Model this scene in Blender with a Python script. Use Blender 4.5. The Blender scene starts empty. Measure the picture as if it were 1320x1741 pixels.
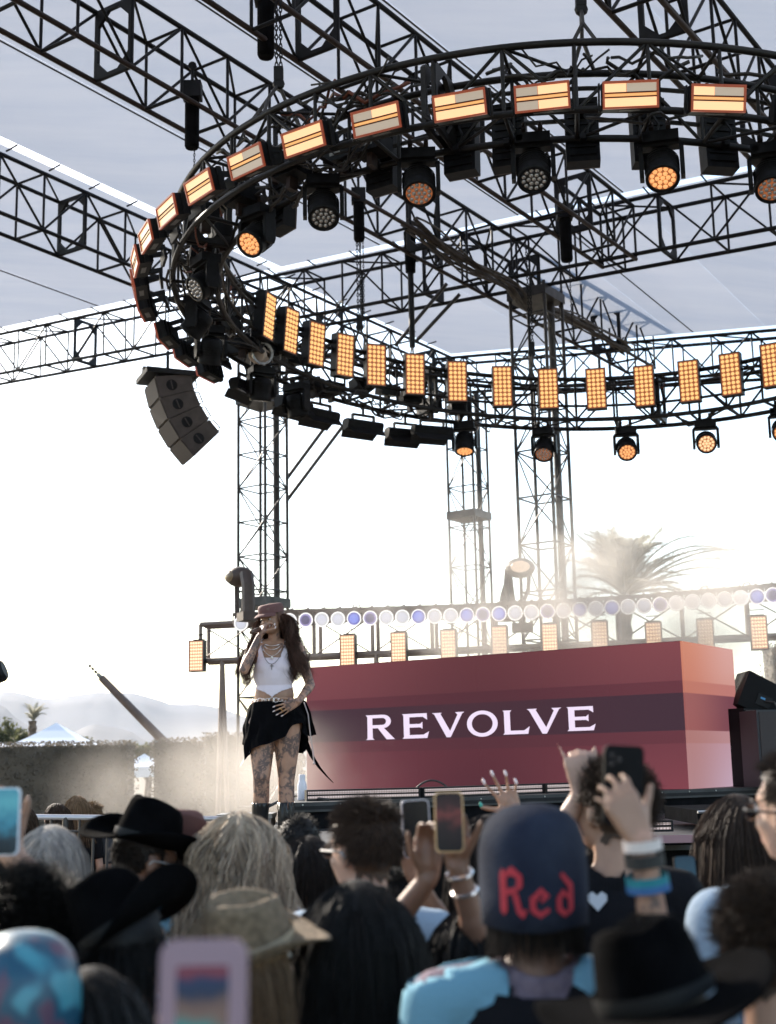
import bpy, bmesh, math, random
import numpy as np
from mathutils import Vector, Matrix

random.seed(7)
rng = np.random.default_rng(7)
C = bpy.context.scene.collection
scn = bpy.context.scene
# ------------------------------------------------------------------ camera, sky, sun, exposure
FPX, PW, PH, CZ = 2290.0, 1320.0, 1741.0, 1.85
PITCH, ROLL = math.atan(435 / FPX), 0.02
F_ = np.array([0, math.cos(PITCH), math.sin(PITCH)])
R0_ = np.array([1.0, 0, 0]); U0_ = np.cross(R0_, F_)
U_ = math.cos(ROLL) * U0_ + math.sin(ROLL) * R0_
R_ = math.cos(ROLL) * R0_ - math.sin(ROLL) * U0_
CAMP = np.array([0, 0, CZ])
cam = bpy.data.cameras.new('camera'); camo = bpy.data.objects.new('camera', cam); C.objects.link(camo)
M_ = Matrix(((R_[0], U_[0], -F_[0], 0), (R_[1], U_[1], -F_[1], 0), (R_[2], U_[2], -F_[2], CZ), (0, 0, 0, 1)))
camo.matrix_world = M_
cam.sensor_fit = 'HORIZONTAL'; cam.sensor_width = 24; cam.lens = FPX / PW * 24
cam.clip_start = 0.05; cam.clip_end = 30000
cam.dof.use_dof = True; cam.dof.focus_distance = 10.0; cam.dof.aperture_fstop = 2.6
scn.camera = camo
SUN_AZ, SUN_EL = -38.0, 29.0          # azimuth to the left of the view axis (+Y), elevation
EXPO = 1.3
scn.view_settings.view_transform = 'Standard'; scn.view_settings.look = 'None'
scn.view_settings.gamma = 1; scn.view_settings.use_curve_mapping = False
scn.view_settings.exposure = EXPO
w = bpy.data.worlds.new('World'); scn.world = w; w.use_nodes = True
nt = w.node_tree; nt.nodes.clear()
sky = nt.nodes.new('ShaderNodeTexSky'); sky.sky_type = 'NISHITA'; sky.sun_disc = False
sky.sun_elevation = math.radians(SUN_EL); sky.sun_rotation = math.radians(SUN_AZ)
sky.dust_density = 1.2; sky.air_density = 1.2; sky.altitude = 0
bg = nt.nodes.new('ShaderNodeBackground'); bg.inputs[1].default_value = 0.15
wo = nt.nodes.new('ShaderNodeOutputWorld')
nt.links.new(sky.outputs[0], bg.inputs[0]); nt.links.new(bg.outputs[0], wo.inputs[0])
sl = bpy.data.lights.new('sun', 'SUN'); sl.energy = 4.5; sl.angle = math.radians(0.6); sl.color = (1, .9, .78)
so = bpy.data.objects.new('sun', sl); C.objects.link(so)
sd = Vector((math.sin(math.radians(SUN_AZ)) * math.cos(math.radians(SUN_EL)), math.cos(math.radians(SUN_AZ)) * math.cos(math.radians(SUN_EL)), math.sin(math.radians(SUN_EL))))
so.rotation_euler = sd.to_track_quat('Z', 'Y').to_euler(); so.location = (0, 0, 40)
scn.cycles.volume_step_rate = 2.0
scn.cycles.volume_bounces = 1
scn.cycles.max_bounces = 8
scn.cycles.transparent_max_bounces = 16

# ------------------------------------------------------------------ helpers
def ray(u, v): return F_ + R_ * ((u - PW / 2) / FPX) - U_ * ((v - PH / 2) / FPX)
def pz(u, v, z):
    d = ray(u, v); return CAMP + d * ((z - CZ) / d[2])
def py(u, v, y):
    d = ray(u, v); return CAMP + d * (y / d[1])
def pplane(u, v, p0, n):
    d = ray(u, v); n = np.array(n, float); return CAMP + d * (((np.array(p0) - CAMP) @ n) / (d @ n))
def proj(p):
    q = np.array(p, float) - CAMP; ww = q @ F_
    return PW / 2 + FPX * (q @ R_) / ww, PH / 2 - FPX * (q @ U_) / ww
A_ = math.radians(56.0)
DD = np.array([math.cos(A_), math.sin(A_)])            # stage depth direction
PP = np.array([math.sin(A_), -math.cos(A_)])           # stage cross direction, to the right
def g2(al, p, z): # grid: along, perp -> world
    xy = DD * al + PP * p; return np.array([xy[0], xy[1], z])
V = lambda p: Vector([float(a) for a in p])

def tag(o, label=None, cat=None, group=None, kind=None):
    if label: o['label'] = label
    if cat: o['category'] = cat
    if group: o['group'] = group
    if kind: o['kind'] = kind
    return o
def empty(name, loc, label=None, cat=None, group=None, rz=0, parent=None):
    o = bpy.data.objects.new(name, None); C.objects.link(o); o.location = V(loc); o.rotation_euler.z = rz
    o.empty_display_size = .1
    if parent: o.parent = parent
    return tag(o, label, cat, group)

def mat(name, col, rough=.6, metal=0, var=.0, vscale=8, bump=0, bscale=60, emit=None, es=0, spec=.5, trans=None, col2=None, sheen=0):
    m = bpy.data.materials.new(name); m.use_nodes = True; n = m.node_tree.nodes; l = m.node_tree.links
    b = n['Principled BSDF']; b.inputs['Roughness'].default_value = rough; b.inputs['Metallic'].default_value = metal
    b.inputs['Specular IOR Level'].default_value = spec
    b.inputs['Base Color'].default_value = (*col, 1)
    if sheen: b.inputs['Sheen Weight'].default_value = sheen
    tc = n.new('ShaderNodeTexCoord')
    if var or col2:
        t = n.new('ShaderNodeTexNoise'); t.inputs['Scale'].default_value = vscale; t.inputs['Detail'].default_value = 5
        l.new(tc.outputs['Object'], t.inputs['Vector'])
        r = n.new('ShaderNodeValToRGB'); r.color_ramp.elements[0].position = .35; r.color_ramp.elements[1].position = .68
        c2 = col2 or tuple(min(1, c * (1 + var)) for c in col); c1 = col if col2 else tuple(c * (1 - var) for c in col)
        r.color_ramp.elements[0].color = (*c1, 1); r.color_ramp.elements[1].color = (*c2, 1)
        l.new(t.outputs[0], r.inputs[0]); l.new(r.outputs[0], b.inputs['Base Color'])
    if bump:
        t2 = n.new('ShaderNodeTexNoise'); t2.inputs['Scale'].default_value = bscale; t2.inputs['Detail'].default_value = 3
        l.new(tc.outputs['Object'], t2.inputs['Vector'])
        bp = n.new('ShaderNodeBump'); bp.inputs['Strength'].default_value = bump; bp.inputs['Distance'].default_value = .01
        l.new(t2.outputs[0], bp.inputs['Height']); l.new(bp.outputs[0], b.inputs['Normal'])
    if emit:
        b.inputs['Emission Color'].default_value = (*emit, 1); b.inputs['Emission Strength'].default_value = es
    return m
EM = 1 / (2 ** EXPO)
def nrm_(v): v = np.array(v, float); return v / (np.linalg.norm(v) + 1e-9)
black_metal = mat('black_powder_coat', (.008, .008, .010), .55, .0, var=.5, vscale=3, bump=.1, spec=.25)
worn_tinted_metal = mat('worn_strobe_tint_metal', (.034, .021, .017), .5, .1, var=.6, vscale=5, bump=.15, spec=.3)  # brown on the truss bottom chords stands in for orange strobe light
steel = mat('galvanised_steel', (.30, .29, .28), .4, .7, var=.3, vscale=20)
tower_metal = mat('tower_dark_aluminium', (.055, .05, .05), .45, .4, var=.4, vscale=6)
black_plastic = mat('black_plastic', (.010, .010, .012), .5, var=.4, vscale=10, bump=.1, spec=.12)
grey_plastic = mat('grey_label_plastic', (.16, .155, .15), .5, var=.3, vscale=30)
black_matte = mat('black_stage_cloth', (.005, .005, .006), .9, var=.5, vscale=6, bump=.3, spec=.08)
cable_mat = mat('black_rubber_cable', (.03, .026, .025), .55, var=.3)
cable_red = mat('red_brown_cable', (.16, .04, .02), .5)
glass_dark = mat('dark_glass', (.02, .02, .025), .08, spec=.8)

class MB:
    def __init__(s): s.v = []; s.f = []; s.mi = []; s.cur = 0
    def add(s, vs, fs):
        o = len(s.v); s.v += [tuple(float(c) for c in p) for p in vs]
        s.f += [tuple(i + o for i in f) for f in fs]; s.mi += [s.cur] * len(fs)
    def box(s, c, sz, R=None):
        c = np.array(c, float); h = np.array(sz, float) / 2
        vs = [np.array([x, y, z]) * h for x in (-1, 1) for y in (-1, 1) for z in (-1, 1)]
        if R is not None: vs = [R @ p for p in vs]
        s.add([p + c for p in vs], [(0, 1, 3, 2), (4, 6, 7, 5), (0, 4, 5, 1), (2, 3, 7, 6), (0, 2, 6, 4), (1, 5, 7, 3)])
    def tube(s, pts, rad, n=6, cap=True):
        pts = [np.array(p, float) for p in pts]; m = len(pts)
        if np.isscalar(rad): rad = [rad] * m
        t0 = pts[1] - pts[0]; t0 /= (np.linalg.norm(t0) + 1e-9)
        a = np.array([0, 0, 1.0]) if abs(t0[2]) < .9 else np.array([1.0, 0, 0])
        nrm = np.cross(t0, a); nrm /= np.linalg.norm(nrm); vs = []
        for i in range(m):
            t = pts[min(i + 1, m - 1)] - pts[max(i - 1, 0)]; t /= (np.linalg.norm(t) + 1e-9)
            nrm = nrm - t * (nrm @ t); nrm /= (np.linalg.norm(nrm) + 1e-9); b = np.cross(t, nrm)
            for k in range(n):
                th = 2 * math.pi * k / n; vs.append(pts[i] + rad[i] * (math.cos(th) * nrm + math.sin(th) * b))
        fs = [(i * n + k, i * n + (k + 1) % n, (i + 1) * n + (k + 1) % n, (i + 1) * n + k) for i in range(m - 1) for k in range(n)]
        if cap: fs += [tuple(range(n))[::-1], tuple((m - 1) * n + k for k in range(n))]
        s.add(vs, fs)
    def lathe(s, prof, c, R=None, n=20, cap=True):   # prof: (r, h) about local z
        c = np.array(c, float); vs = []
        for r, h in prof:
            for k in range(n):
                th = 2 * math.pi * k / n; p = np.array([r * math.cos(th), r * math.sin(th), h])
                vs.append((R @ p if R is not None else p) + c)
        m = len(prof)
        fs = [(i * n + k, i * n + (k + 1) % n, (i + 1) * n + (k + 1) % n, (i + 1) * n + k) for i in range(m - 1) for k in range(n)]
        if cap: fs += [tuple(range(n))[::-1], tuple((m - 1) * n + k for k in range(n))]
        s.add(vs, fs)
    def ell(s, c, r, R=None, n=12, m=8):
        prof = [(max(1e-4, math.sin(math.pi * i / m)), -math.cos(math.pi * i / m)) for i in range(m + 1)]
        S = np.diag(r) if R is None else R @ np.diag(r)
        s.lathe(prof, c, S, n)
    def prism(s, poly, p0, ex, ey, depth):  # poly 2D pts in plane (ex,ey), extruded along ex x ey
        ex = np.array(ex, float); ey = np.array(ey, float); nz = np.cross(ex, ey); nz /= np.linalg.norm(nz); p0 = np.array(p0, float)
        a = [p0 + ex * x + ey * y for x, y in poly]; b = [p + nz * depth for p in a]; n = len(poly)
        s.add(a + b, [tuple(range(n))[::-1], tuple(range(n, 2 * n))] + [(i, (i + 1) % n, (i + 1) % n + n, i + n) for i in range(n)])
    def mesh(s, name, mats, smooth=False):
        me = bpy.data.meshes.new(name); me.from_pydata(s.v, [], s.f)
        if not isinstance(mats, (list, tuple)): mats = [mats]
        for m in mats: me.materials.append(m)
        if len(mats) > 1: me.polygons.foreach_set('material_index', s.mi)
        if smooth: me.polygons.foreach_set('use_smooth', [True] * len(me.polygons))
        me.update(); return me
    def build(s, name, mats, parent=None, smooth=False, kind=None, label=None):
        me = s.mesh(name, mats, smooth); return link(name, me, parent, kind, label)
def link(name, me, parent=None, kind=None, label=None):
    o = bpy.data.objects.new(name, me); C.objects.link(o)
    if parent: o.parent = parent
    if kind: o['kind'] = kind
    if label: o['label'] = label
    return o
def rot_to(z, up=(0, 0, 1)):  # matrix with local z -> z, local y ~ up
    z = np.array(z, float); z /= np.linalg.norm(z); up = np.array(up, float)
    if abs(z @ up) > .98: up = np.array([0, 1.0, 0])
    x = np.cross(up, z); x /= np.linalg.norm(x); y = np.cross(z, x)
    return np.stack([x, y, z], 1)
_bars = {}
def bar(name, p, q, r, m, parent=None, sides=6):
    """a straight round bar object; alike bars share one unit mesh, posed by matrix"""
    key = (m.name, sides)
    if key not in _bars:
        b = MB(); b.lathe([(1, 0), (1, 1)], (0, 0, 0), None, sides); _bars[key] = b.mesh('bar', m, False)
        for pl in list(_bars[key].polygons)[:sides]: pl.use_smooth = True
    p = np.array(p, float); q = np.array(q, float); d = q - p; L = np.linalg.norm(d)
    R = rot_to(d); o = link(name, _bars[key], parent)
    Mx = Matrix.Identity(4)
    for i in range(3):
        Mx[i][0] = R[i][0] * r; Mx[i][1] = R[i][1] * r; Mx[i][2] = R[i][2] * L; Mx[i][3] = p[i]
    o.matrix_basis = (Matrix.Translation(-parent.location) @ Mx) if parent else Mx
    return o
def copy_tree(o, parent=None):
    c = o.copy(); C.objects.link(c); c.parent = parent
    for ch in list(o.children): copy_tree(ch, c)
    return c
ORD = ['first', 'second', 'third', 'fourth', 'fifth', 'sixth', 'seventh', 'eighth', 'ninth', 'tenth', 'eleventh', 'twelfth', 'thirteenth', 'fourteenth', 'fifteenth', 'sixteenth', 'seventeenth', 'eighteenth', 'nineteenth', 'twentieth', 'twenty-first', 'twenty-second', 'twenty-third', 'twenty-fourth', 'twenty-fifth', 'twenty-sixth', 'twenty-seventh', 'twenty-eighth', 'twenty-ninth', 'thirtieth', 'thirty-first', 'thirty-second', 'thirty-third', 'thirty-fourth', 'thirty-fifth', 'thirty-sixth', 'thirty-seventh', 'thirty-eighth']
# ------------------------------------------------------------------ ground, mountains, haze
gm = mat('dry_grass_ground', (.07, .06, .04), .9, col2=(.12, .10, .07), vscale=.6, bump=.4, bscale=5)
b = MB(); b.add([(-9000, -300, 0), (9000, -300, 0), (9000, 12000, 0), (-9000, 12000, 0)], [(0, 1, 2, 3)]); b.build('ground', gm, kind='structure')
def ridge(name, y, pts, seed, col, back):
    """mountain range: a real sloping terrain strip; pts = (px, py) skyline"""
    r = random.Random(seed); us = np.linspace(-500, 1800, 150); sky_ = np.interp(us, [p[0] for p in pts], [p[1] for p in pts])
    rows = 9; vs = []; fs = []
    rough = np.cumsum([r.uniform(-1, 1) for _ in us]); rough = rough - np.convolve(rough, np.ones(15) / 15, 'same')
    for j in range(rows):
        t = j / (rows - 1)      # 0 = foot, 1 = crest
        for i, u in enumerate(us):
            top = py(u, sky_[i] + rough[i] * .9, y)
            z = max(0, top[2]) * (t ** 1.3) * (1 + (0 if j in (0, rows - 1) else r.uniform(-.02, .02)))
            yy = y - back * (1 - t) + r.uniform(-.012, .012) * back
            vs.append((top[0] * yy / y, yy, z - (3 if j == 0 else 0)))
    n = len(us); top_i = (rows - 1) * n
    for i, u in enumerate(us): vs.append((vs[top_i + i][0] * 1.2, vs[top_i + i][1] + back, -5))
    for j in range(rows):
        for i in range(n - 1): a = j * n + i; fs.append((a, a + 1, a + n + 1, a + n))
    b = MB(); b.add(vs, fs); m = mat(name, col, .9, var=.12, vscale=.004); b.build(name, m, smooth=True, kind='structure')
ridge('mountain_range', 7500, [(-500, 1215), (-100, 1200), (0, 1176), (25, 1177), (60, 1186), (85, 1189), (130, 1181), (160, 1178), (200, 1178), (215, 1177), (240, 1181), (270, 1190), (290, 1198), (340, 1196), (385, 1206), (430, 1225), (520, 1235), (800, 1240), (1320, 1230), (1800, 1220)], 1, (.05, .06, .085), 1500)
ridge('foothills', 4200, [(-500, 1230), (0, 1197), (15, 1207), (30, 1226), (60, 1238), (120, 1250), (135, 1240), (160, 1230), (180, 1235), (205, 1238), (225, 1245), (255, 1265), (400, 1268), (900, 1272), (1800, 1268)], 2, (.045, .055, .075), 900)

# ------------------------------------------------------------------ hedges, tents, far trees, palm
leaf_mats = [mat('hedge_leaf', (.12, .105, .085), .7, col2=(.18, .155, .125), vscale=2), mat('desert_tree_leaf', (.07, .08, .04), .7, col2=(.12, .12, .06), vscale=.8)]
bark = mat('palm_bark', (.14, .10, .07), .9, var=.4, vscale=6, bump=.5, bscale=20)
def leaf_cloud(pts, size, seed):
    r = np.random.default_rng(seed); n = len(pts); pts = np.asarray(pts)
    a = r.normal(size=(n, 3)); a /= np.linalg.norm(a, axis=1)[:, None]; c = r.normal(size=(n, 3)); c -= a * (a * c).sum(1)[:, None]; c /= np.linalg.norm(c, axis=1)[:, None]
    s = (r.uniform(.5, 1.2, n) * size)[:, None]
    vs = np.stack([pts - a * s, pts - c * s * .5, pts + a * s, pts + c * s * .5], 1).reshape(-1, 3)
    b = MB(); b.v = [tuple(p) for p in vs.tolist()]; b.f = [(4 * i, 4 * i + 1, 4 * i + 2, 4 * i + 3) for i in range(n)]; b.mi = [0] * n; return b
def hedge(x0, x1, y, z1, depth, label, seed, slant=0):
    e = empty('hedge', ((x0 + x1) / 2, y, 0), label, 'hedge', 'clipped hedges behind the stage'); L = x1 - x0
    b = MB(); b.box((0, 0, z1 / 2), (L - .16, depth - .16, z1 - .08)); b.build('hedge_body', leaf_mats[0], e)
    r = np.random.default_rng(seed); n = int(L * z1 * 620)
    P = np.stack([r.uniform(-L / 2, L / 2, n), -depth / 2 + r.uniform(-.03, .1, n), r.uniform(0, z1, n)], 1)
    nt_ = int(L * depth * 300); T = np.stack([r.uniform(-L / 2, L / 2, nt_), r.uniform(-depth / 2, depth / 2, nt_), z1 + r.uniform(-.08, .06, nt_)], 1)
    ns = int(depth * z1 * 300); S = np.stack([r.choice([-1, 1], ns) * (L / 2 - r.uniform(-.03, .08, ns)), r.uniform(-depth / 2, depth / 2, ns), r.uniform(0, z1, ns)], 1)
    leaf_cloud(np.concatenate([P, T, S]), .042, seed).build('leaves', leaf_mats[0], e, kind='stuff')
yh = 30
hx = lambda u, y=yh: py(u, 1280, y)[0]
hedge(hx(-90), hx(229), yh, 2.50, 1.0, 'long clipped hedge at the far left in front of white tent', 3)
hedge(hx(262), hx(350), yh, 2.53, 1.0, 'clipped hedge right of the gap, behind the leaning boom', 4)
hedge(hx(351), hx(520), yh - .25, 2.62, 1.0, 'clipped hedge in the smoke just left of the singer', 5)
hedge(hx(1225), hx(1500), 26, 4.0, .8, 'tall pale hedge screen at right behind the speaker stack', 6)
tent_white = mat('white_tent_fabric', (.72, .72, .74), .7, bump=.1, bscale=4)
def tent(u0, up, u1, vtop, vb, y, label):
    a = py(u0, vb, y); c = py(u1, vb, y); t = py(up, vtop, y); wd = c[0] - a[0]
    e = empty('tent', ((a[0] + c[0]) / 2, y, 0), label, 'tent', 'white event tents')
    h = wd / 2; zb = max(1.2, a[2]); zt = t[2]; b = MB()
    N = 8; vs = []; 
    for j in range(5):
        s = j / 4; r_ = h * (1 - s) ** 1.0 if j < 4 else .01; z = zb + (zt - zb) * (s ** 1.25)
        vs += [(-r_, -r_, z), (r_, -r_, z), (r_, r_, z), (-r_, r_, z)]
    fs = [(4 * j + k, 4 * j + (k + 1) % 4, 4 * j + 4 + (k + 1) % 4, 4 * j + 4 + k) for j in range(4) for k in range(4)]
    b.add(vs, fs); b.build('canopy', tent_white, e)
    b = MB()
    for k in range(4):
        x0, y0 = [(-h, -h), (h, -h), (h, h), (-h, h)][k]; x1, y1 = [(h, -h), (h, h), (-h, h), (-h, -h)][k]
        b.add([(x0, y0, zb - .35), (x1, y1, zb - .35), (x1, y1, zb), (x0, y0, zb)], [(0, 1, 2, 3)])
    b.build('valance', tent_white, e)
    for sx, sy in ((-1, -1), (1, -1), (1, 1), (-1, 1)): bar('pole', (e.location.x + sx * (h - .03), y + sy * (h - .03), 0), (e.location.x + sx * (h - .03), y + sy * (h - .03), zb), .03, steel, e)
tent(12, 97, 178, 1229, 1277, 58, 'white peaked tent behind the long hedge at left')
tent(205, 232, 285, 1282, 1305, 48, 'low white tent seen through the gap between hedges')
tent(-70, -20, 22, 1252, 1275, 50, 'tent corner at the far left edge')
def bush_tree(u, v, y, rx, rz, label, seed, n=1600, size=.14, cat='tree'):
    t = py(u, v, y); zc = t[2]; e = empty('desert_tree', (t[0], y, 0), label, cat, 'desert trees beyond the hedges')
    r = np.random.default_rng(seed); cl = r.normal(size=(26, 3)) * [rx * .5, rx * .5, rz * .45] + [0, 0, zc]
    k = r.integers(0, 26, n); P = cl[k] + r.normal(size=(n, 3)) * [rx * .22, rx * .22, rz * .2]; P[:, 2] = np.maximum(P[:, 2], .4)
    leaf_cloud(P, size, seed).build('crown', leaf_mats[1], e)
    b = MB(); b.tube([(0, 0, 0), (.1, 0, zc * .5), (0, .1, zc)], [.22, .16, .08], 8)
    for q in range(6): b.tube([(0, 0, zc * .55), tuple(cl[q])], [.09, .03], 5)
    b.build('trunk', bark, e)
bush_tree(30, 1262, 75, .9, .7, 'olive green tree at far left behind the tent', 11)
bush_tree(-12, 1258, 70, .9, .8, 'pale green tree cut by the left edge of the photo', 12)
bush_tree(130, 1266, 80, .7, .4, 'low grey green tree above the tent roof', 13, 1200)
bush_tree(250, 1284, 70, .6, .55, 'green tree filling the gap between the hedges', 14)
bush_tree(375, 1275, 75, .8, .45, 'pale tree in the smoke behind the hedge left of singer', 15)
def frond(b, base, az, el, L, droop, r, nl=34, ll=.45, wd=.028):
    pts = []; p = np.array(base, float); e = el
    for i in range(12):
        d = np.array([math.sin(az) * math.cos(e), math.cos(az) * math.cos(e), math.sin(e)]); pts.append(p.copy()); p = p + d * L / 11; e -= droop / 11 * (.4 + 1.2 * i / 11)
    b.tube(pts, [.035 * (1 - i / 13) + .006 for i in range(12)], 4)
    pts = np.array(pts)
    for j in range(nl):
        t = .12 + .88 * j / nl; f = t * 11; i = min(10, int(f)); q = pts[i] * (1 - (f - i)) + pts[i + 1] * (f - i)
        tn = pts[i + 1] - pts[i]; tn /= np.linalg.norm(tn); sd_ = np.cross(tn, [0, 0, 1]); sd_ /= (np.linalg.norm(sd_) + 1e-6); up = np.cross(sd_, tn)
        l = ll * (math.sin(math.pi * (.12 + .8 * t)) ** .6)
        for s in (-1, 1):
            d = sd_ * s * .75 + tn * .8 + up * r.uniform(-.1, .35); d /= np.linalg.norm(d); d2 = d + np.array([0, 0, -.25])
            a = tn * wd; m1 = q + d * l * .5; e2 = q + d * l * .5 + d2 * l * .5
            b.add([q - a, q + a, m1 + a * .8, m1 - a * .8, e2], [(0, 1, 2, 3), (3, 2, 4)])
frond_mat = mat('palm_frond', (.30, .29, .23), .65, col2=(.42, .40, .32), vscale=3)
def see_through(m, f):
    n = m.node_tree.nodes; l = m.node_tree.links; b = n['Principled BSDF']; t = n.new('ShaderNodeBsdfTranslucent'); x = n.new('ShaderNodeMixShader'); x.inputs[0].default_value = f
    l.new(b.inputs['Base Color'].links[0].from_socket, t.inputs[0]); l.new(b.outputs[0], x.inputs[1]); l.new(t.outputs[0], x.inputs[2]); l.new(x.outputs[0], n['Material Output'].inputs[0])
see_through(frond_mat, .55); see_through(leaf_mats[1], .5); see_through(leaf_mats[0], .3)
def palm(u, v, y, S, n, label, seed, specs=()):
    t = py(u, v, y); e = empty('palm_tree', (t[0], y, 0), label, 'palm tree'); r = random.Random(seed); zc = t[2]
    b = MB(); hs = np.linspace(0, zc, 26); b.tube([(.05 * math.sin(h), 0, h) for h in hs], [.26 + .05 * (i % 2) - .004 * i for i in range(26)], 10); b.build('trunk', bark, e)
    fl = list(specs)
    for i in range(n): fl.append((r.uniform(0, 2 * math.pi), math.radians(r.uniform(15, 88) if r.random() < .5 else r.uniform(60, 88)), r.uniform(.65, 1.0), r.uniform(.5, 1.6)))
    for az, el, L, dr in fl:
        b = MB(); frond(b, (0, 0, zc), az, el, L * S, dr, r, 60, .21 * S, .0065 * S); b.build('frond', frond_mat, e)
palm(1062, 1014, 38, 2.35, 78, 'feathery date palm rising behind the lamp row at right', 21,
     [(math.radians(90), math.radians(52), 1.45, 1.5), (math.radians(100), math.radians(38), 1.55, 1.0), (math.radians(85), math.radians(30), 1.4, .9), (math.radians(80), math.radians(60), 1.3, 1.2), (math.radians(95), math.radians(45), 1.5, 1.3), (math.radians(75), math.radians(35), 1.45, .8), (math.radians(-85), math.radians(55), .9, 1.2)])
palm(57, 1226, 66, 1.1, 16, 'small dark palm top above the white tent at left', 22)
# boom leaning behind the hedges
p0, p1 = py(300, 1283, 31.5), py(172, 1152, 31.5); dv = (p1 - p0) / np.linalg.norm(p1 - p0)
e = empty('crane_boom', (0, 0, 0), 'brown camera boom pole leaning up left from behind the hedge', 'boom')
boom_m = mat('brown_boom_paint', (.16, .11, .09), .6, var=.2)
base = p0 - dv * ((p0[2] - .9) / dv[2]); b = MB(); b.tube([base, p1], [.125, .085], 12); b.build('boom_tube', boom_m, e)
b = MB(); tip = p1 + dv * .28
b.tube([p1, p1 + dv * .12], .05, 8); b.build('boom_collar', steel, e)
for i in range(3):
    b = MB(); q = p1 + dv * (.16 + i * .1); b.tube([q, q + dv * .05], .035, 8); b.build('tip_ring', black_metal, e)
b = MB(); b.tube([p1, p1 + dv * .42], .014, 6); b.build('tip_rod', steel, e)
b = MB(); b.box((base[0], base[1], .45), (1.2, 1.0, .9)); b.build('boom_base', black_metal, e)

# ------------------------------------------------------------------ roof fabric, seams
def fabric_mat():
    m = bpy.data.materials.new('translucent_roof_fabric'); m.use_nodes = True; n = m.node_tree.nodes; l = m.node_tree.links; n.clear()
    o = n.new('ShaderNodeOutputMaterial'); mx = n.new('ShaderNodeMixShader'); d = n.new('ShaderNodeBsdfDiffuse'); t = n.new('ShaderNodeBsdfTranslucent')
    tc = n.new('ShaderNodeTexCoord'); mp = n.new('ShaderNodeMapping'); mp.inputs['Rotation'].default_value = (0, 0, -A_); mp.inputs['Scale'].default_value = (.25, 1.6, 1)
    no = n.new('ShaderNodeTexNoise'); no.inputs['Scale'].default_value = 1.1; no.inputs['Detail'].default_value = 9; no.inputs['Roughness'].default_value = .6
    cr = n.new('ShaderNodeValToRGB'); cr.color_ramp.elements[0].position = .3; cr.color_ramp.elements[1].position = .72
    cr.color_ramp.elements[0].color = (.315, .345, .40, 1); cr.color_ramp.elements[1].color = (.37, .385, .425, 1)
    l.new(tc.outputs['Object'], mp.inputs[0]); l.new(mp.outputs[0], no.inputs['Vector']); l.new(no.outputs[0], cr.inputs[0])
    l.new(cr.outputs[0], t.inputs[0]); l.new(cr.outputs[0], d.inputs[0]); mx.inputs[0].default_value = .62
    l.new(d.outputs[0], mx.inputs[1]); l.new(t.outputs[0], mx.inputs[2])
    b1 = n.new('ShaderNodeTexNoise'); b1.inputs['Scale'].default_value = 160; l.new(tc.outputs['Object'], b1.inputs['Vector'])
    bp = n.new('ShaderNodeBump'); bp.inputs['Strength'].default_value = .5; bp.inputs['Distance'].default_value = .02; l.new(b1.outputs[0], bp.inputs['Height'])
    l.new(bp.outputs[0], d.inputs['Normal']); l.new(bp.outputs[0], t.inputs['Normal']); l.new(mx.outputs[0], o.inputs[0]); return m
roof_m = fabric_mat()
def zr1(p): return 10.35 - .054 * (p + 9.9)       # top of trusses, front roof
def zr(al, p):
    if al <= 18.1: return zr1(p) + .10
    t = (al - 18.1) / 6.1; return (zr1(p) * (1 - t) + (10.6 - .115 * (p + 14.8)) * t) + .10
roof = empty('roof_canopy', g2(12, -8, 10.4), 'pale grey translucent fabric roof stretched over the stage trusses', 'roof')
def rpanel(a0, a1, p0, p1, wing=False):
    b = MB(); na = max(2, int((a1 - a0) / 1.0)); npn = max(2, int(abs(p1 - p0) / 1.0)); off = np.array(roof.location)
    for k, dz in ((0, 0), (1, .006)):
        vs = []
        for i in range(na + 1):
            for j in range(npn + 1):
                al = a0 + (a1 - a0) * i / na; p = p0 + (p1 - p0) * j / npn
                if wing: p = max(p, -15.8 - (al - 10) * .95)  # wing outline shaped out of view so the sun reaches the crowd
                sag = -.05 * math.sin(math.pi * i / na) * math.sin(math.pi * j / npn)
                vs.append(g2(al, p, zr(al, p) + sag) - off)
        if k == 0: b.add(vs, [(i * (npn + 1) + j, i * (npn + 1) + j + 1, (i + 1) * (npn + 1) + j + 1, (i + 1) * (npn + 1) + j) for i in range(na) for j in range(npn)])
    b.build('fabric_panel', roof_m, roof, smooth=True)
SE = [-18.8 * 1.0, -14.38, -12.07, -9.42, -7.63, -5.2, -2.6, 0.2, 3]
for i in range(len(SE) - 1):
    a, c = SE[i], SE[i + 1]
    rpanel(-3 if i else 9.6, 17.91, a + .001 + (.1 if i == 1 else 0), c - .001 - (.10 if i == 0 else 0), i == 0)  # unseen reach over the crowd, added to cut sky fill from above
rpanel(11.2, 17.91, -24.5, -18.8, True)
for a, c in ((-14.55, -12.07), (-12.07, -9.42), (-9.42, -7.63), (-7.63, -5.2), (-5.2, -1.5)):
    rpanel(18.08, 24.15, a + .001, c - .001)
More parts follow.
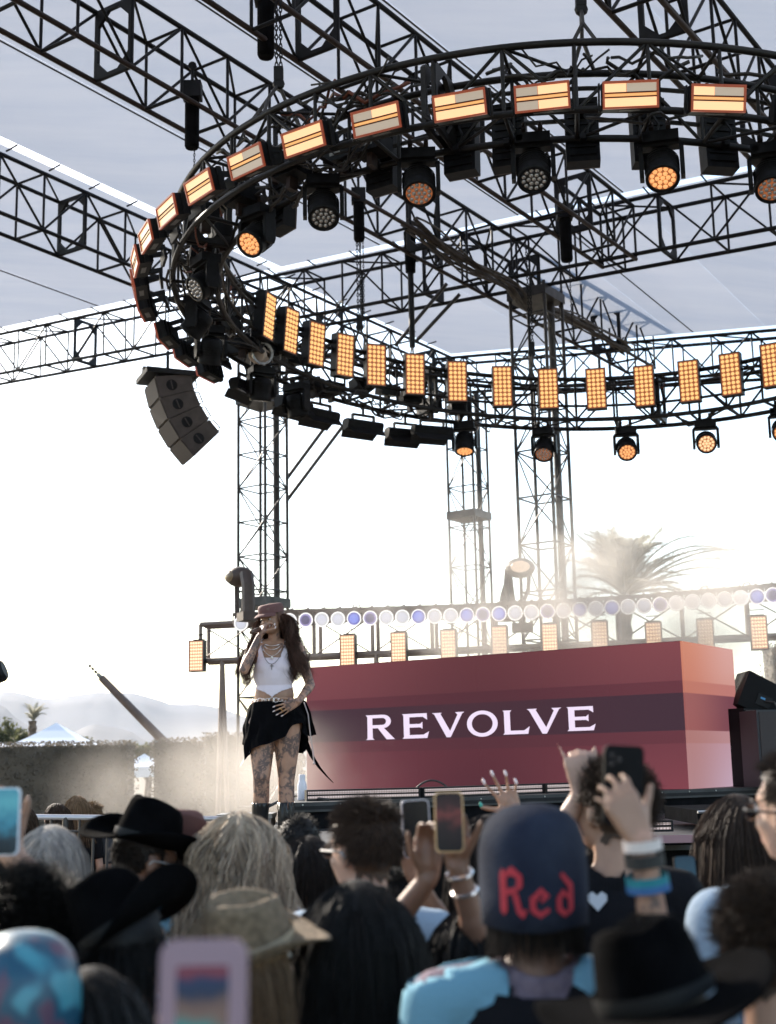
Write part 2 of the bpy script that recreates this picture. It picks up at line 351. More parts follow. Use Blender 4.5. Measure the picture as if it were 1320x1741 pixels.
# ------------------------------------------------------------------ trusses
def gusset(parent, c, ex, ey, w_, h_, nz, m, nm='spigot_frame'):
    """square frame plate with chamfered opening, thickness along nz"""
    b = MB(); t = .045; o = [(-w_ / 2, -h_ / 2), (w_ / 2, -h_ / 2), (w_ / 2, h_ / 2), (-w_ / 2, h_ / 2)]
    iw, ih, cx = w_ / 2 - .045, h_ / 2 - .045, .16
    inn = [(-iw + cx, -ih), (iw - cx, -ih), (iw, -ih + cx), (iw, ih - cx), (iw - cx, ih), (-iw + cx, ih), (-iw, ih - cx), (-iw, -ih + cx)]
    outp = [(-iw, -h_ / 2), (iw, -h_ / 2), (w_ / 2, -ih), (w_ / 2, ih), (iw, h_ / 2), (-iw, h_ / 2), (-w_ / 2, ih), (-w_ / 2, -ih)]
    c = np.array(c); n_ = 8; vs = []
    for dz in (-t / 2, t / 2):
        vs += [c + ex * x + ey * y + nz * dz for x, y in inn]; vs += [c + ex * x + ey * y + nz * dz for x, y in outp]
    fs = []
    for k in range(8):
        k2 = (k + 1) % 8
        fs += [(k, k2, 8 + k2, 8 + k), (16 + k, 24 + k, 24 + k2, 16 + k2), (k, 16 + k, 16 + k2, k2), (8 + k, 8 + k2, 24 + k2, 24 + k)]
    off = np.array(parent.location); b.add([v - off for v in vs], fs); return b.build(nm, m, parent)
def truss(label, P, D, L, S, w_, H, bay, m=black_metal, mb=None, rc=.031, rb=.019, frame_every=4, group='roof trusses', phase=0, name='roof_truss'):
    """box truss; P: start of bottom chord at the reference side, S: unit sideways to the other side, H: height up"""
    P = np.array(P, float); D = np.array(D, float) / np.linalg.norm(D); S = np.array(S, float); Uz = np.array([0, 0, 1.0]); mb = mb or m
    e = empty(name, P + D * L / 2, label, 'truss', group)
    cs = [P, P + S * w_, P + Uz * H, P + S * w_ + Uz * H]
    n = max(2, int(round(L / bay))); bl = L / n
    for i, c in enumerate(cs): bar('chord', c, c + D * L, rc, mb if i < 2 else m, e, 8)
    for i in range(n + 1):
        a = D * (i * bl)
        if (i + phase) % frame_every == 0: gusset(e, P + S * w_ / 2 + Uz * H / 2 + a, S, Uz, w_, H, D, m)
        for s in (0, 1): bar('post', cs[s] + a, cs[s + 2] + a, rb, m, e)
        bar('rung', cs[0] + a, cs[1] + a, rb * 1.15, m, e); bar('rung', cs[2] + a, cs[3] + a, rb, m, e)
        if i < n:
            a2 = D * ((i + 1) * bl)
            for s in (0, 1):
                if (i + s) % 2 == 0: bar('diagonal', cs[s] + a, cs[s + 2] + a2, rb, m, e)
                else: bar('diagonal', cs[s + 2] + a, cs[s] + a2, rb, m, e)
            if i % 2 == 0: bar('diagonal', cs[2] + a, cs[3] + a2, rb * .9, m, e)
    return e
D3 = np.array([DD[0], DD[1], 0]); P3 = np.array([PP[0], PP[1], 0])
T1 = truss('roof truss from the upper left corner down to the cable bundle', g2(5, -9.9, 9.5), D3, 19.2, -P3, .57, .85, .80, mb=worn_tinted_metal, phase=2)
T2 = truss('roof truss crossing behind the top of the ring, ending at the mid cross truss', g2(5.2, -7.6, 9.31), D3, 12.9, -P3, .55, .85, .78, mb=worn_tinted_metal, phase=1)
T3 = truss('left roof edge truss with bright gap above it, passing over the left tower', g2(6, -14.5, 9.68), D3, 18.2, -P3, .60, .88, .82, phase=3)
T4 = truss('roof truss cutting the upper right corner of the photo', g2(6.0, -4.35, 9.06), D3, 12.0, -P3, .5, .85, .74, mb=worn_tinted_metal, phase=0)
def cross(label, al, pa, pb, zf, H, w_, bay, phase=0, fe=5):
    A = g2(al, pa, zf(pa) - H); B = g2(al, pb, zf(pb) - H); d = B - A; L = np.linalg.norm(d)
    return truss(label, A, d, L, D3, w_, H, bay, phase=phase, frame_every=fe, rc=.034, rb=.018)
C1 = cross('long cross truss rising from lower left to the right edge behind the ring', 18.0, -23, 2.0, zr1, .87, .6, .84, 1)
C3 = cross('far cross truss along the rear roof edge above the back tower', 24.1, -15, 0, lambda p: 10.6 - .115 * (p + 14.8), .8, .55, .8, 0)
# clamps that bridge the bright gaps
for k in range(28):
    p = -22.6 + k * .9
    if p < 1.8: bar('gap_clamp', g2(17.80, p, zr1(p) + .07), g2(18.02, p, zr1(p) + .04), .014, black_metal, C1)
for k in range(22):
    al = 6.3 + k * .8
    if al < 24: bar('gap_clamp', g2(al, -14.5, zr(al, -14.5) - .06), g2(al, -14.27, zr(al, -14.3) - .02), .014, black_metal, T3)
# thin seam cables
for i, p in enumerate((-18.8, -12.07, -9.42, -7.63)):
    b = MB(); pts = [g2(a, p, zr(min(a, 18.09), p) - .035) for a in np.linspace(3, 17.8, 12)]
    b.tube(pts, .012, 5); o = b.build('seam_cable', cable_mat)
    tag(o, ['thin cable along the outer left roof seam', 'thin dark cable between left edge truss and next truss', 'thin dark cable on the roof seam right of the top left truss', 'thin dark cable over the ring top running to lower right'][i], 'cable', 'cables under the roof seams')
for i, (pp, aa) in enumerate(((-9.0, 18.3), (-5.4, 18.3))):
    b = MB(); b.tube([g2(a, pp, zr(a, pp) - .04) for a in np.linspace(18.2, 24, 8)], .012, 5)
    tag(b.build('seam_cable', cable_mat), ['thin cable on the rear roof right of the cable bundle truss', 'thin cable on the rear roof near the right edge'][i], 'cable', 'cables under the roof seams')
# cable bundle on T1
bundle_mat = mat('dusty_cable', (.085, .07, .06), .6, var=.4)
e = empty('cable_bundle', g2(17, -9.9, 9.5), 'thick bundle of black cables sagging along the truss behind the ring', 'cable bundle')
for k in range(13):
    r = random.Random(k); b = MB(); pts = []
    o1, o2, ph = r.uniform(-.12, .12), r.uniform(-.08, .05), r.uniform(0, 6)
    for i in range(40):
        t = i / 39; al = 15.4 + t * 7.6; sag = -.30 * math.sin(min(1, t * 1.35) * math.pi) ** 2 - .05
        pts.append(g2(al, -9.92 + o1 + .05 * math.sin(t * 14 + ph) + .25 * math.exp(-((t - .32) / .1) ** 2), 9.5 + .12 + sag + o2 + .03 * math.sin(t * 19 + ph)) - np.array(e.location))
    b.tube(pts, .016, 6); b.build('cable', bundle_mat, e, smooth=True)
# ------------------------------------------------------------------ towers
def onal(u, v, al):
    d = ray(u, v); return CAMP + d * (al / (d[:2] @ DD))
def tower(label, al, p, w_, z1, bay=1.0, plates=(), post=True):
    P0 = onal(p, 850, al) * [1, 1, 0] - (P3 + D3) * w_ / 2; e = empty('tower', P0, label, 'tower', 'lattice support towers')
    cs = [P0, P0 + P3 * w_, P0 + P3 * w_ + D3 * w_, P0 + D3 * w_]; Z = np.array([0, 0, 1.0])
    for c in cs: bar('chord', c, c + Z * z1, .028, tower_metal, e, 8)
    n = int(z1 / bay)
    for i in range(n + 1):
        for k in range(4):
            a = cs[k] + Z * i * bay; b_ = cs[(k + 1) % 4] + Z * i * bay
            if i % 2 == 0 or True: bar('rung', a, b_, .015, tower_metal, e)
            if (i + 1) * bay <= z1:
                if (i + k) % 2: bar('diagonal', a, b_ + Z * bay, .013, tower_metal, e)
                else: bar('diagonal', b_, a + Z * bay, .013, tower_metal, e)
    for z in plates:
        b = MB(); b.box((P3[0] * w_ / 2 + D3[0] * w_ / 2, P3[1] * w_ / 2 + D3[1] * w_ / 2, z), (w_ + .08, w_ + .08, .16), np.stack([P3, D3, Z], 1)); b.build('sleeve_block', tower_metal, e)
    if post:
        c = cs[2] * .78 + cs[0] * .22; bar('mast', c, c + Z * z1, .06, tower_metal, e, 8)
    b = MB(); b.box((P3[0] * w_ / 2 + D3[0] * w_ / 2, P3[1] * w_ / 2 + D3[1] * w_ / 2, .1), (w_ + .6, w_ + .6, .2), np.stack([P3, D3, Z], 1)); b.build('base_plate', black_metal, e)
    return e
# positions from the photograph: left tower, rear tower, right tower
TA = tower('left lattice tower rising behind the singer', 18.4, 447, .62, 9.75, .62, (8.45, 9.3, 4.75))
TC = tower('right lattice tower standing between the palm and the rear tower', 18.8, 926, .62, 9.5, .75, (9.35,))
TB = tower('rear narrower lattice tower, farthest of the three', 24.2, 797, .62, 9.8, .85, (7.05,), True)
e = empty('stay_brace', g2(18.5, -14.6, 8.0), 'pair of slanting steel braces from left tower up to the ring', 'brace')
a0 = py(487, 852, TA.location.y + .3); a1 = py(585, 722, TA.location.y + .3); bar('brace_tube', a0, a1, .035, tower_metal, e)
a0 = py(487, 815, TA.location.y + .3); a1 = py(556, 722, TA.location.y + .3); bar('brace_tube', a0, a1, .035, tower_metal, e)
# knee braces near the centre hanging point (photo 700,600 -> 780,490)
e = empty('stay_brace', py(740, 540, 22), 'slanting knee braces rising right of the hanging black post mid picture', 'brace')
for (u0, v0, u1, v1) in ((706, 582, 782, 500), (672, 588, 760, 482)): bar('brace_tube', py(u0, v0, 20.5), py(u1, v1, 20.3), .03, tower_metal, e)
# ------------------------------------------------------------------ circular lighting truss
RC = np.array([2.23, 14.885]); RI, RO, ZB, ZT = 4.134, 4.62, 6.95, 7.556
ring_m = mat('ring_truss_black', (.012, .010, .010), .5, .0, var=.6, vscale=4, spec=.3)
ring = empty('ring_truss', (RC[0], RC[1], ZB), 'large black circular lighting truss hanging over the stage', 'ring truss')
def rp(r, a, z): return np.array([RC[0] + r * math.sin(a), RC[1] + r * math.cos(a), z - .058 * r * math.sin(a) - .037 * r * math.cos(a)])
def px_angle(u, side, r, z):
    """ring angle whose point shows at photo column u; side: 'near', 'far', 'left'"""
    best = None
    for k in range(7200):
        a = math.radians(k * .05); c = (math.cos(a) < 0) if side == 'near' else (math.cos(a) >= 0)
        if not c: continue
        d = abs(proj(rp(r, a, z))[0] - u)
        if side == 'near' and math.sin(a) > 0 and u < 900: continue
        if best is None or d < best[0]: best = (d, a)
    return best[1]
NB = 48
for nm, r, z, rr in (('outer_top_chord', RO, ZT, .032), ('inner_top_chord', RI, ZT, .032), ('outer_bottom_chord', RO, ZB, .032), ('inner_bottom_chord', RI, ZB, .032)):
    b = MB(); pts = [rp(r, 2 * math.pi * k / 144, z) - np.array(ring.location) for k in range(145)]; b.tube(pts, rr, 8, False); b.build('chord', ring_m, ring, smooth=True)
for k in range(NB):
    a, a2 = 2 * math.pi * k / NB, 2 * math.pi * (k + 1) / NB
    bar('post', rp(RO, a, ZB), rp(RO, a, ZT), .017, ring_m, ring); bar('post', rp(RI, a, ZB), rp(RI, a, ZT), .017, ring_m, ring)
    bar('rung', rp(RI, a, ZT), rp(RO, a, ZT), .017, ring_m, ring); bar('rung', rp(RI, a, ZB), rp(RO, a, ZB), .02, ring_m, ring)
    for r in (RI, RO):
        if k % 2: bar('diagonal', rp(r, a, ZB), rp(r, a2, ZT), .016, ring_m, ring)
        else: bar('diagonal', rp(r, a, ZT), rp(r, a2, ZB), .016, ring_m, ring)
    if k % 2: bar('diagonal', rp(RI, a, ZT), rp(RO, a2, ZT), .015, ring_m, ring)
    else: bar('diagonal', rp(RO, a, ZB), rp(RI, a2, ZB), .015, ring_m, ring)
    if k % 6 == 3:
        er = np.array([math.sin(a), math.cos(a), 0]); et = np.array([math.cos(a), -math.sin(a), 0])
        gusset(ring, rp((RI + RO) / 2, a, (ZB + ZT) / 2), er, np.array([0, 0, 1.0]), RO - RI, ZT - ZB, et, ring_m)
        gusset(ring, rp((RI + RO) / 2, a + .022, (ZB + ZT) / 2), er, np.array([0, 0, 1.0]), RO - RI, ZT - ZB, et, ring_m)
# extra mounting rails carrying the inner LED panels and cabling lumps
for z in (5.47 + .12, 5.47 + .42):
    b = MB(); b.tube([rp(RI - .04, 2 * math.pi * k / 120, z + 1.55) - np.array(ring.location) for k in range(121)], .02, 6, False); b.build('panel_rail', ring_m, ring)
for k in range(130):
    r = random.Random(100 + k); a = r.uniform(0, 2 * math.pi) if k < 60 else math.radians(r.uniform(205, 335)); b = MB(); q = []; rr = r.uniform(RI, RO); zz = r.choice([ZB, ZT, ZT])
    for i in range(9):
        t = i / 8; q.append(rp(rr + .12 * math.sin(t * 5 + k), a + t * r.uniform(.15, .2), zz + .05 - math.sin(t * math.pi) * r.uniform(.08, .22) + .03 * math.sin(i * 3)) - np.array(ring.location))
    b.tube(q, r.choice([.010, .014, .018]), 5); b.build('cable_loop', cable_red if k % 9 == 0 else cable_mat, ring, smooth=True)

# --- glowing materials (lamps)
def em_mat(name, col, s, base=(.3, .2, .1)):
    return mat(name, base, .35, emit=col, es=s * EM)
def grid_em(name, col, s, fx, fy, dark=.25):
    """LED face: emission broken into fine cells by wave bands in object space"""
    m = mat(name, (.2, .14, .1), .3, emit=col, es=s * EM); n = m.node_tree.nodes; l = m.node_tree.links; b = n['Principled BSDF']
    tc = n.new('ShaderNodeTexCoord'); sx = n.new('ShaderNodeSeparateXYZ'); l.new(tc.outputs['Object'], sx.inputs[0]); outs = []
    for ax, f in (('X', fx), ('Z', fy)):
        mu = n.new('ShaderNodeMath'); mu.operation = 'MULTIPLY'; mu.inputs[1].default_value = f * 2 * math.pi; l.new(sx.outputs[ax], mu.inputs[0])
        si = n.new('ShaderNodeMath'); si.operation = 'SINE'; l.new(mu.outputs[0], si.inputs[0])
        r = n.new('ShaderNodeMapRange'); r.inputs[1].default_value = -1; r.inputs[2].default_value = .2; r.inputs[3].default_value = dark; r.inputs[4].default_value = 1; l.new(si.outputs[0], r.inputs[0]); outs.append(r)
    mm = n.new('ShaderNodeMath'); mm.operation = 'MULTIPLY'; l.new(outs[0].outputs[0], mm.inputs[0]); l.new(outs[1].outputs[0], mm.inputs[1])
    m2 = n.new('ShaderNodeMath'); m2.operation = 'MULTIPLY'; m2.inputs[1].default_value = s * EM; l.new(mm.outputs[0], m2.inputs[0]); l.new(m2.outputs[0], b.inputs['Emission Strength']); return m
amber_lit = em_mat('amber_strobe_lit', (1, .54, .29), 1.25)
unlit_sheen = em_mat('strobe_unlit_sheen', (1, .80, .60), .36, (.25, .22, .2))  # bands that are off; weak glow stands in for reflected light
amber_rim = em_mat('amber_rim_glow', (1, .16, .05), .32, (.2, .06, .03))
amber_mid = em_mat('amber_center_bar', (1, .50, .16), .8)
dot_lit = em_mat('amber_led_dot', (1, .55, .20), 1.2)
dot_bed = em_mat('amber_led_bed', (1, .26, .07), .30, (.10, .04, .02))
dot_pale = em_mat('pale_amber_led_dot', (1, .78, .50), 1.5)
bed_pale = em_mat('pale_amber_bed', (1, .45, .25), .6, (.3, .2, .15))
lens_unlit = mat('clear_lens', (.45, .42, .42), .12, spec=1.0, metal=.6)
lens_lit = em_mat('amber_lens_lit', (1, .42, .14), 1.0, (.5, .3, .2))
lens_bright = em_mat('amber_lens_bright', (1, .62, .33), 1.15, (.5, .3, .2))
lens_bed = em_mat('lens_bed_amber', (1, .3, .1), .35, (.08, .05, .03))
lens_bed_dark = mat('lens_bed_dark', (.03, .028, .028), .3)
face_m = mat('brown_led_housing', (.06, .035, .028), .5, var=.3)

# --- strobe (outer, two bands), local: x along width, y outward normal, z up
_strobe = {}
def strobe_meshes():
    if _strobe: return _strobe
    b = MB(); W_, H_, D_ = .44, .215, .13
    b.box((0, -D_ / 2, 0), (W_, D_, H_))
    for k in range(7): b.box((-W_ / 2 + .05 + k * .06, -D_ - .012, 0), (.012, .03, H_ * .8))
    _strobe['housing'] = b.mesh('housing', black_plastic)
    b = MB(); t = .014
    for s in (-1, 1): b.box((0, .012, s * (H_ / 2 - t / 2)), (W_, .024, t)); b.box((s * (W_ / 2 - t / 2), .012, 0), (t, .024, H_ - 2 * t - .002))
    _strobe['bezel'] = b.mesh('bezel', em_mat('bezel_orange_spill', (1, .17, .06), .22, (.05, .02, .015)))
    b = MB(); b.box((0, -.001, 0), (W_ - .03, .008, H_ - .03)); _strobe['glow_bed'] = b.mesh('glow_bed', amber_rim)
    for nm, z, h in (('upper', .056, .066), ('lower', -.056, .066), ('mid', 0, .020)):
        for half, x0, x1 in (('', -.203, .203), ('l', -.203, .03), ('r', .034, .203)):
            b = MB(); b.box(((x0 + x1) / 2, .004, z), (x1 - x0, .012, h)); _strobe[nm + half] = b
    b = MB()
    for z in (-.018, .018): b.box((0, .010, z), (.41, .014, .006))
    _strobe['slat'] = b.mesh('slat', black_plastic)
    b = MB()
    for s in (-1, 1): b.box((s * (W_ / 2 + .02), -.08, .0), (.012, .05, .22)); b.box((s * .1, -.22, .08), (.035, .20, .05))
    b.box((0, -.30, .0), (.30, .03, .1)); _strobe['bracket'] = b.mesh('bracket', black_metal)
    b = MB(); b.box((0, -.06, -H_ / 2 - .001), (.16, .05, .004)); _strobe['rating_label'] = b.mesh('rating_label', grey_plastic)
    return _strobe
def place(e, pos, yv, upv=(0, 0, 1)):
    """orient empty: local y -> yv, local z ~ up"""
    y = np.array(yv, float); y /= np.linalg.norm(y); x = np.cross(y, upv); x /= np.linalg.norm(x); z = np.cross(x, y)
    e.matrix_basis = Matrix(((x[0], y[0], z[0], pos[0]), (x[1], y[1], z[1], pos[1]), (x[2], y[2], z[2], pos[2]), (0, 0, 0, 1)))
def strobe(pos, yv, label, up='lit', low='lit', group='amber strobe lights round the outer rim of the ring'):
    S = strobe_meshes(); e = empty('strobe_light', pos, label, 'strobe light', group); place(e, pos, yv)
    for k in ('housing', 'bezel', 'glow_bed', 'slat', 'bracket', 'rating_label'): link(k, S[k], e)
    def band(nm, st):
        mm = {'lit': amber_lit, 'off': unlit_sheen}
        if st in mm:
            key = nm + st + 'M'
            if key not in S: S[key] = S[nm].mesh('lamp_band', mm[st])
            link('lamp_band', S[key], e)
        else:
            for h_ in 'lr':
                lit = (st == h_); key = nm + h_ + str(lit)
                if key not in S: S[key] = S[nm + h_].mesh('lamp_band', amber_lit if lit else unlit_sheen)
                link('lamp_band', S[key], e)
    band('upper', up); band('lower', low)
    if 'midM' not in S: S['midM'] = S['mid'].mesh('center_bar', amber_mid)
    link('center_bar', S['midM'], e); return e
def outward(a, down=.35): return np.array([math.sin(a), math.cos(a), -down])
rs = RO + .42; zs = 6.84
st = [(1222, 'r', 'lit', 'half dark above and bright below, fourth strobe right of the hanging chain'), (1073, 'r', 'lit', 'lit below and half above, just right of the centre chain'), (922, 'l', 'l', 'mostly dark with a lit upper left corner, just left of the centre chain'),
      (782, 'r', 'lit', 'bright lower band and a lit upper right part'), (640, 'l', 'off', 'dim greyish with only its upper left lit'), (517, 'lit', 'lit', 'fully lit, level with the right side of the top left hoist chain'),
      (420, 'r', 'off', 'glowing only in the upper right above a dim lower band'), (340, 'lit', 'lit', 'fully lit near the upper left shoulder of the ring')]
for i, (u, a_, b_, lb) in enumerate(st):
    a = px_angle(u, 'near', rs, zs); strobe(rp(rs, a, zs), outward(a, .30), ('strobe light ' + lb).replace('fourth strobe', 'second strobe'), a_, b_)
a_prev = px_angle(340, 'near', rs, zs); stp = math.radians(7.7)
nmz = ['small fully lit strobe just below the shoulder of the ring left rim', 'lit strobe, third above the leftmost point of the ring', 'lit strobe, second above the leftmost point of the ring', 'lit strobe turned edge on at the leftmost point of the ring', 'pale edge-on strobe just under the leftmost point of the ring']
for k in range(1, 6):
    a = a_prev + k * stp; strobe(rp(rs, a, zs), outward(a, .22), nmz[k - 1])
for k in range(6, 9):
    a = a_prev + k * stp; strobe(rp(rs - .1, a, zs - .1), outward(a, .25), ORD[k - 6] + ' unlit-looking strobe seen from its back along the lower left rim of the ring')
for u, lb in ((1370, 'strobe cut off at the right edge of the photo on the near rim'),):
    a = px_angle(u, 'near', rs, zs); strobe(rp(rs, a, zs), outward(a, .3), lb)
# --- dot matrix LED panels, local x width, y emitting normal, z up
def make_panel(W_=.29, H_=.60, D_=.14, nx=4, nz=9, dm=dot_lit, bm=dot_bed, pre='a'):
    S = {}; b = MB(); b.box((0, -D_ / 2, 0), (W_, D_, H_)); 
    for k in range(8): b.box((0, -D_ - .01, -H_ / 2 + .06 + k * .07), (W_ * .8, .02, .012))
    S['housing'] = b.mesh('housing', black_plastic)
    b = MB(); t = .012
    for s in (-1, 1): b.box((0, .008, s * (H_ / 2 - t / 2)), (W_, .016, t)); b.box((s * (W_ / 2 - t / 2), .008, 0), (t, .016, H_ - 2 * t - .002))
    S['bezel'] = b.mesh('bezel', face_m)
    b = MB(); b.box((0, .002, 0), (W_ - .028, .008, H_ - .028)); S['led_bed'] = b.mesh('led_bed', bm)
    b = MB(); cx = (W_ - .04) / nx; cz = (H_ - .04) / nz; rr = min(cx, cz) * .42
    for i in range(nx):
        for j in range(nz): b.lathe([(rr, 0), (rr * .8, .012), (rr * .3, .017)], (-(W_ - .04) / 2 + cx * (i + .5), .007, -(H_ - .04) / 2 + cz * (j + .5)), np.array([[1, 0, 0], [0, 0, 1], [0, -1, 0.]]) , 8)
    S['led_dots'] = b.mesh('led_dots', dm, True)
    b = MB(); b.box((0, -D_ - .06, .12), (.05, .10, .05)); b.box((0, -D_ - .06, -.12), (.05, .10, .05)); b.tube([(.0, -D_ - .05, .14), (.06, -D_ - .09, .0), (.02, -D_ - .05, -.14)], .012, 5); S['bracket'] = b.mesh('bracket', black_metal)
    return S
PNL = make_panel()
def panel(S, pos, yv, label, group, name='led_light', yaw=0):
    e = empty(name, pos, label, 'LED panel', group); place(e, pos, yv)
    for k, m in S.items(): link(k, m, e)
    return e
rp_in = RI - .16; zp = 7.36
for i, u in enumerate((640, 706, 778, 855, 933, 1014, 1096, 1172, 1243, 1313)):
    a = px_angle(u, 'far', rp_in, zp - 0.02); pos = rp(rp_in, a, zp)
    to = np.array([-math.sin(a), -math.cos(a), -.12]); tocam = (CAMP - pos); tocam[2] = 0; tocam /= np.linalg.norm(tocam)
    panel(PNL, pos, to * .5 + tocam * .5, 'amber LED dot panel, ' + ORD[i] + ' from the left along the far rim of the ring', 'amber dot panels inside the ring')
a0 = px_angle(640, 'far', rp_in, zp)
for k in range(1, 5):
    a = a0 - k * math.radians(8.0); pos = rp(rp_in, a, zp); tocam = CAMP - pos; tocam[2] = 0; tocam /= np.linalg.norm(tocam); to = np.array([-math.sin(a), -math.cos(a), -.1])
    panel(PNL, pos, to * (.72 + .07 * k) + tocam * (.28 - .07 * k), 'narrow edge-on LED dot panel, ' + ORD[k - 1] + ' up the ring inner left side', 'amber dot panels inside the ring')
for i, u in enumerate((990, 1216, 1100, 870, 790, 660, 490, 1345)):
    a = px_angle(u, 'near', rp_in, 7.0); pos = rp(rp_in, a, 7.05)
    panel(PNL, pos, (-math.sin(a), -math.cos(a), -.05), 'black LED panel back inside the near rim, ' + ['right below the centre chain', 'right of the orange moving head', 'left of the orange moving head', 'behind the clear-lensed moving head', 'between two moving heads left of centre', 'beside the third moving head', 'at upper left inner rim', 'at the right edge'][i], 'amber dot panels inside the ring')
# --- moving heads
_mh = {}
def mh_parts(state):
    if 'base' not in _mh:
        b = MB(); b.box((0, 0, -.11), (.30, .22, .09)); b.box((0, .0, -.065), (.22, .18, .02)); b.box((.11, .10, -.11), (.05, .02, .05)); _mh['base'] = b.mesh('base', black_plastic)
        b = MB()
        for s in (-1, 1): b.tube([(s * .07, 0, -.06), (s * .07, 0, .0)], .02, 6); b.lathe([(.045, -.02), (.045, .02)], (s * .07, 0, .015), np.array([[0, 0, 1], [0, 1, 0], [-1, 0, 0.]]), 10); b.tube([(s * .07, .03, .02), (s * .07, .09, .03)], .008, 5)
        b.box((0, 0, -.045), (.20, .05, .03)); _mh['clamp'] = b.mesh('clamp', worn_tinted_metal)
        b = MB()
        poly = [(-.055, -.17), (.055, -.17), (.07, -.22), (.07, -.40), (.05, -.45), (-.05, -.45), (-.07, -.40), (-.07, -.22)]
        for s in (-1, 1): b.prism(poly, (s * .168 - .018, 0, 0), (0, 1, 0), (0, 0, 1), .036)
        b.box((0, 0, -.165), (.34, .12, .03)); _mh['yoke'] = b.mesh('yoke', black_plastic)
        b = MB(); b.lathe([(.09, -.16), (.125, -.13), (.135, -.02), (.138, .10), (.142, .115), (.142, .145), (.118, .147), (.115, .132)], (0, 0, 0), None, 24, False); b.lathe([(.0001, -.161), (.09, -.16)], (0, 0, 0), None, 24, False)
        for k in range(5): b.lathe([(.139, -.09 + k * .03), (.146, -.085 + k * .03), (.139, -.08 + k * .03)], (0, 0, 0), None, 24, False)
        _mh['head'] = b.mesh('head', black_plastic, True)
    if state not in _mh:
        lm, bm = {'off': (lens_unlit, lens_bed_dark), 'lit': (lens_lit, lens_bed), 'bright': (lens_bright, lens_bed), 'half': (lens_unlit, lens_bed)}[state]
        b = MB(); b.lathe([(.117, .128), (.0005, .129)], (0, 0, 0), None, 24, False); d = b.mesh('lens_plate', bm)
        b = MB(); pts = [(0, 0)] + [(.045 * math.cos(k * math.pi / 3), .045 * math.sin(k * math.pi / 3)) for k in range(6)] + [(.09 * math.cos(k * math.pi / 6 + .2), .09 * math.sin(k * math.pi / 6 + .2)) for k in range(12)]
        for x, y in pts: b.lathe([(.0205, .130), (.018, .140), (.010, .146), (.001, .148)], (x, y, 0), None, 8, False)
        _mh[state] = (d, b.mesh('lens_cluster', lm, True))
    return _mh
def moving_head(pos, aim, label, state='lit', group='moving head lights hung under the ring', face=None):
    m = mh_parts(state); e = empty('moving_head', pos, label, 'moving head', group)
    f = np.array(face if face is not None else aim, float).copy(); f[2] = 0; f /= np.linalg.norm(f); place(e, pos, f)
    link('clamp', m['clamp'], e); link('base', m['base'], e); link('yoke', m['yoke'], e)
    Rw = np.array(e.matrix_basis.to_3x3()); al = Rw.T @ (np.array(aim, float) / np.linalg.norm(aim)); al[0] *= .0001 if face is None else 1
    R = rot_to(al, (0, 1, 0) if abs(al[2]) > .9 else (0, 0, 1)); Mx = Matrix.Identity(4)
    for i in range(3):
        for j in range(3): Mx[i][j] = R[i][j]
    Mx[2][3] = -.36
    h = link('head', m['head'], e); h.matrix_basis = Mx
    for nm, me in (('lens_plate', m[state][0]), ('lens_cluster', m[state][1])):
        c = link(nm, me, h)
    return e
rm = 4.36
for u, stt, lb in ((550, 'off', 'moving head with grey lenses, leftmost on the top arc of the ring'), (712, 'half', 'moving head with half glinting lenses left of the centre on the near arc'), (907, 'off', 'moving head with clear grey lenses left of the centre chain'),
                (1125, 'lit', 'moving head glowing orange right of the centre chain'), (1310, 'half', 'moving head cut by the right edge under the near rim')):
    a = px_angle(u, 'near', rm, 6.7); pos = rp(rm, a, ZB - .02); tc = CAMP - pos; tc /= np.linalg.norm(tc)
    moving_head(pos, tc * .55 + np.array([0, 0, -1.0]) * .62, lb, stt)
for u, v, stt, aim, lb in ((437, 420, 'lit', (-.5, -.6, -.7), 'orange moving head tilted left inside the left curve of the ring'), (375, 480, 'off', (-.75, -.5, -.6), 'grey-faced moving head turned left, lower in the left curve of the ring'),
                    (380, 590, 'off', (-.2, .5, -1), 'dark moving head hanging low at the inner left of the ring'), (330, 545, 'off', (-.7, .2, -.8), 'dark moving head hugging the outer left curve of the ring'),
                    (445, 625, 'off', (-.1, .2, -1), 'dark moving head over the top of the left tower'), (505, 660, 'off', (.2, .3, -1), 'dark moving head just right of the left tower top')):
    best = min(((proj(rp(rm, math.radians(k), 6.6)), k) for k in range(180, 360)), key=lambda t: abs(t[0][0] - u) + abs(t[0][1] - v) * 1.0); a = math.radians(best[1])
    moving_head(rp(rm, a, ZB - .02), aim, lb, stt)
for u, stt, aim, lb in ((790, 'lit', (-.05, -.3, -1), 'dark moving head showing a small orange face, leftmost of the far row'), (925, 'half', (-.15, -.6, -.75), 'brownish moving head with dull lenses, second of the far row'),
                        (1065, 'lit', (-.1, -1, -.8), 'orange moving head, third of the far row'), (1200, 'bright', (-.2, -1, -.45), 'brightest moving head with a round orange face, fourth of the far row'), (1330, 'lit', (-.3, -1, -.6), 'moving head cut by the right edge in the far row')):
    a = px_angle(u, 'far', rm, 6.7); moving_head(rp(rm, a, ZB - .02), aim, lb, stt)
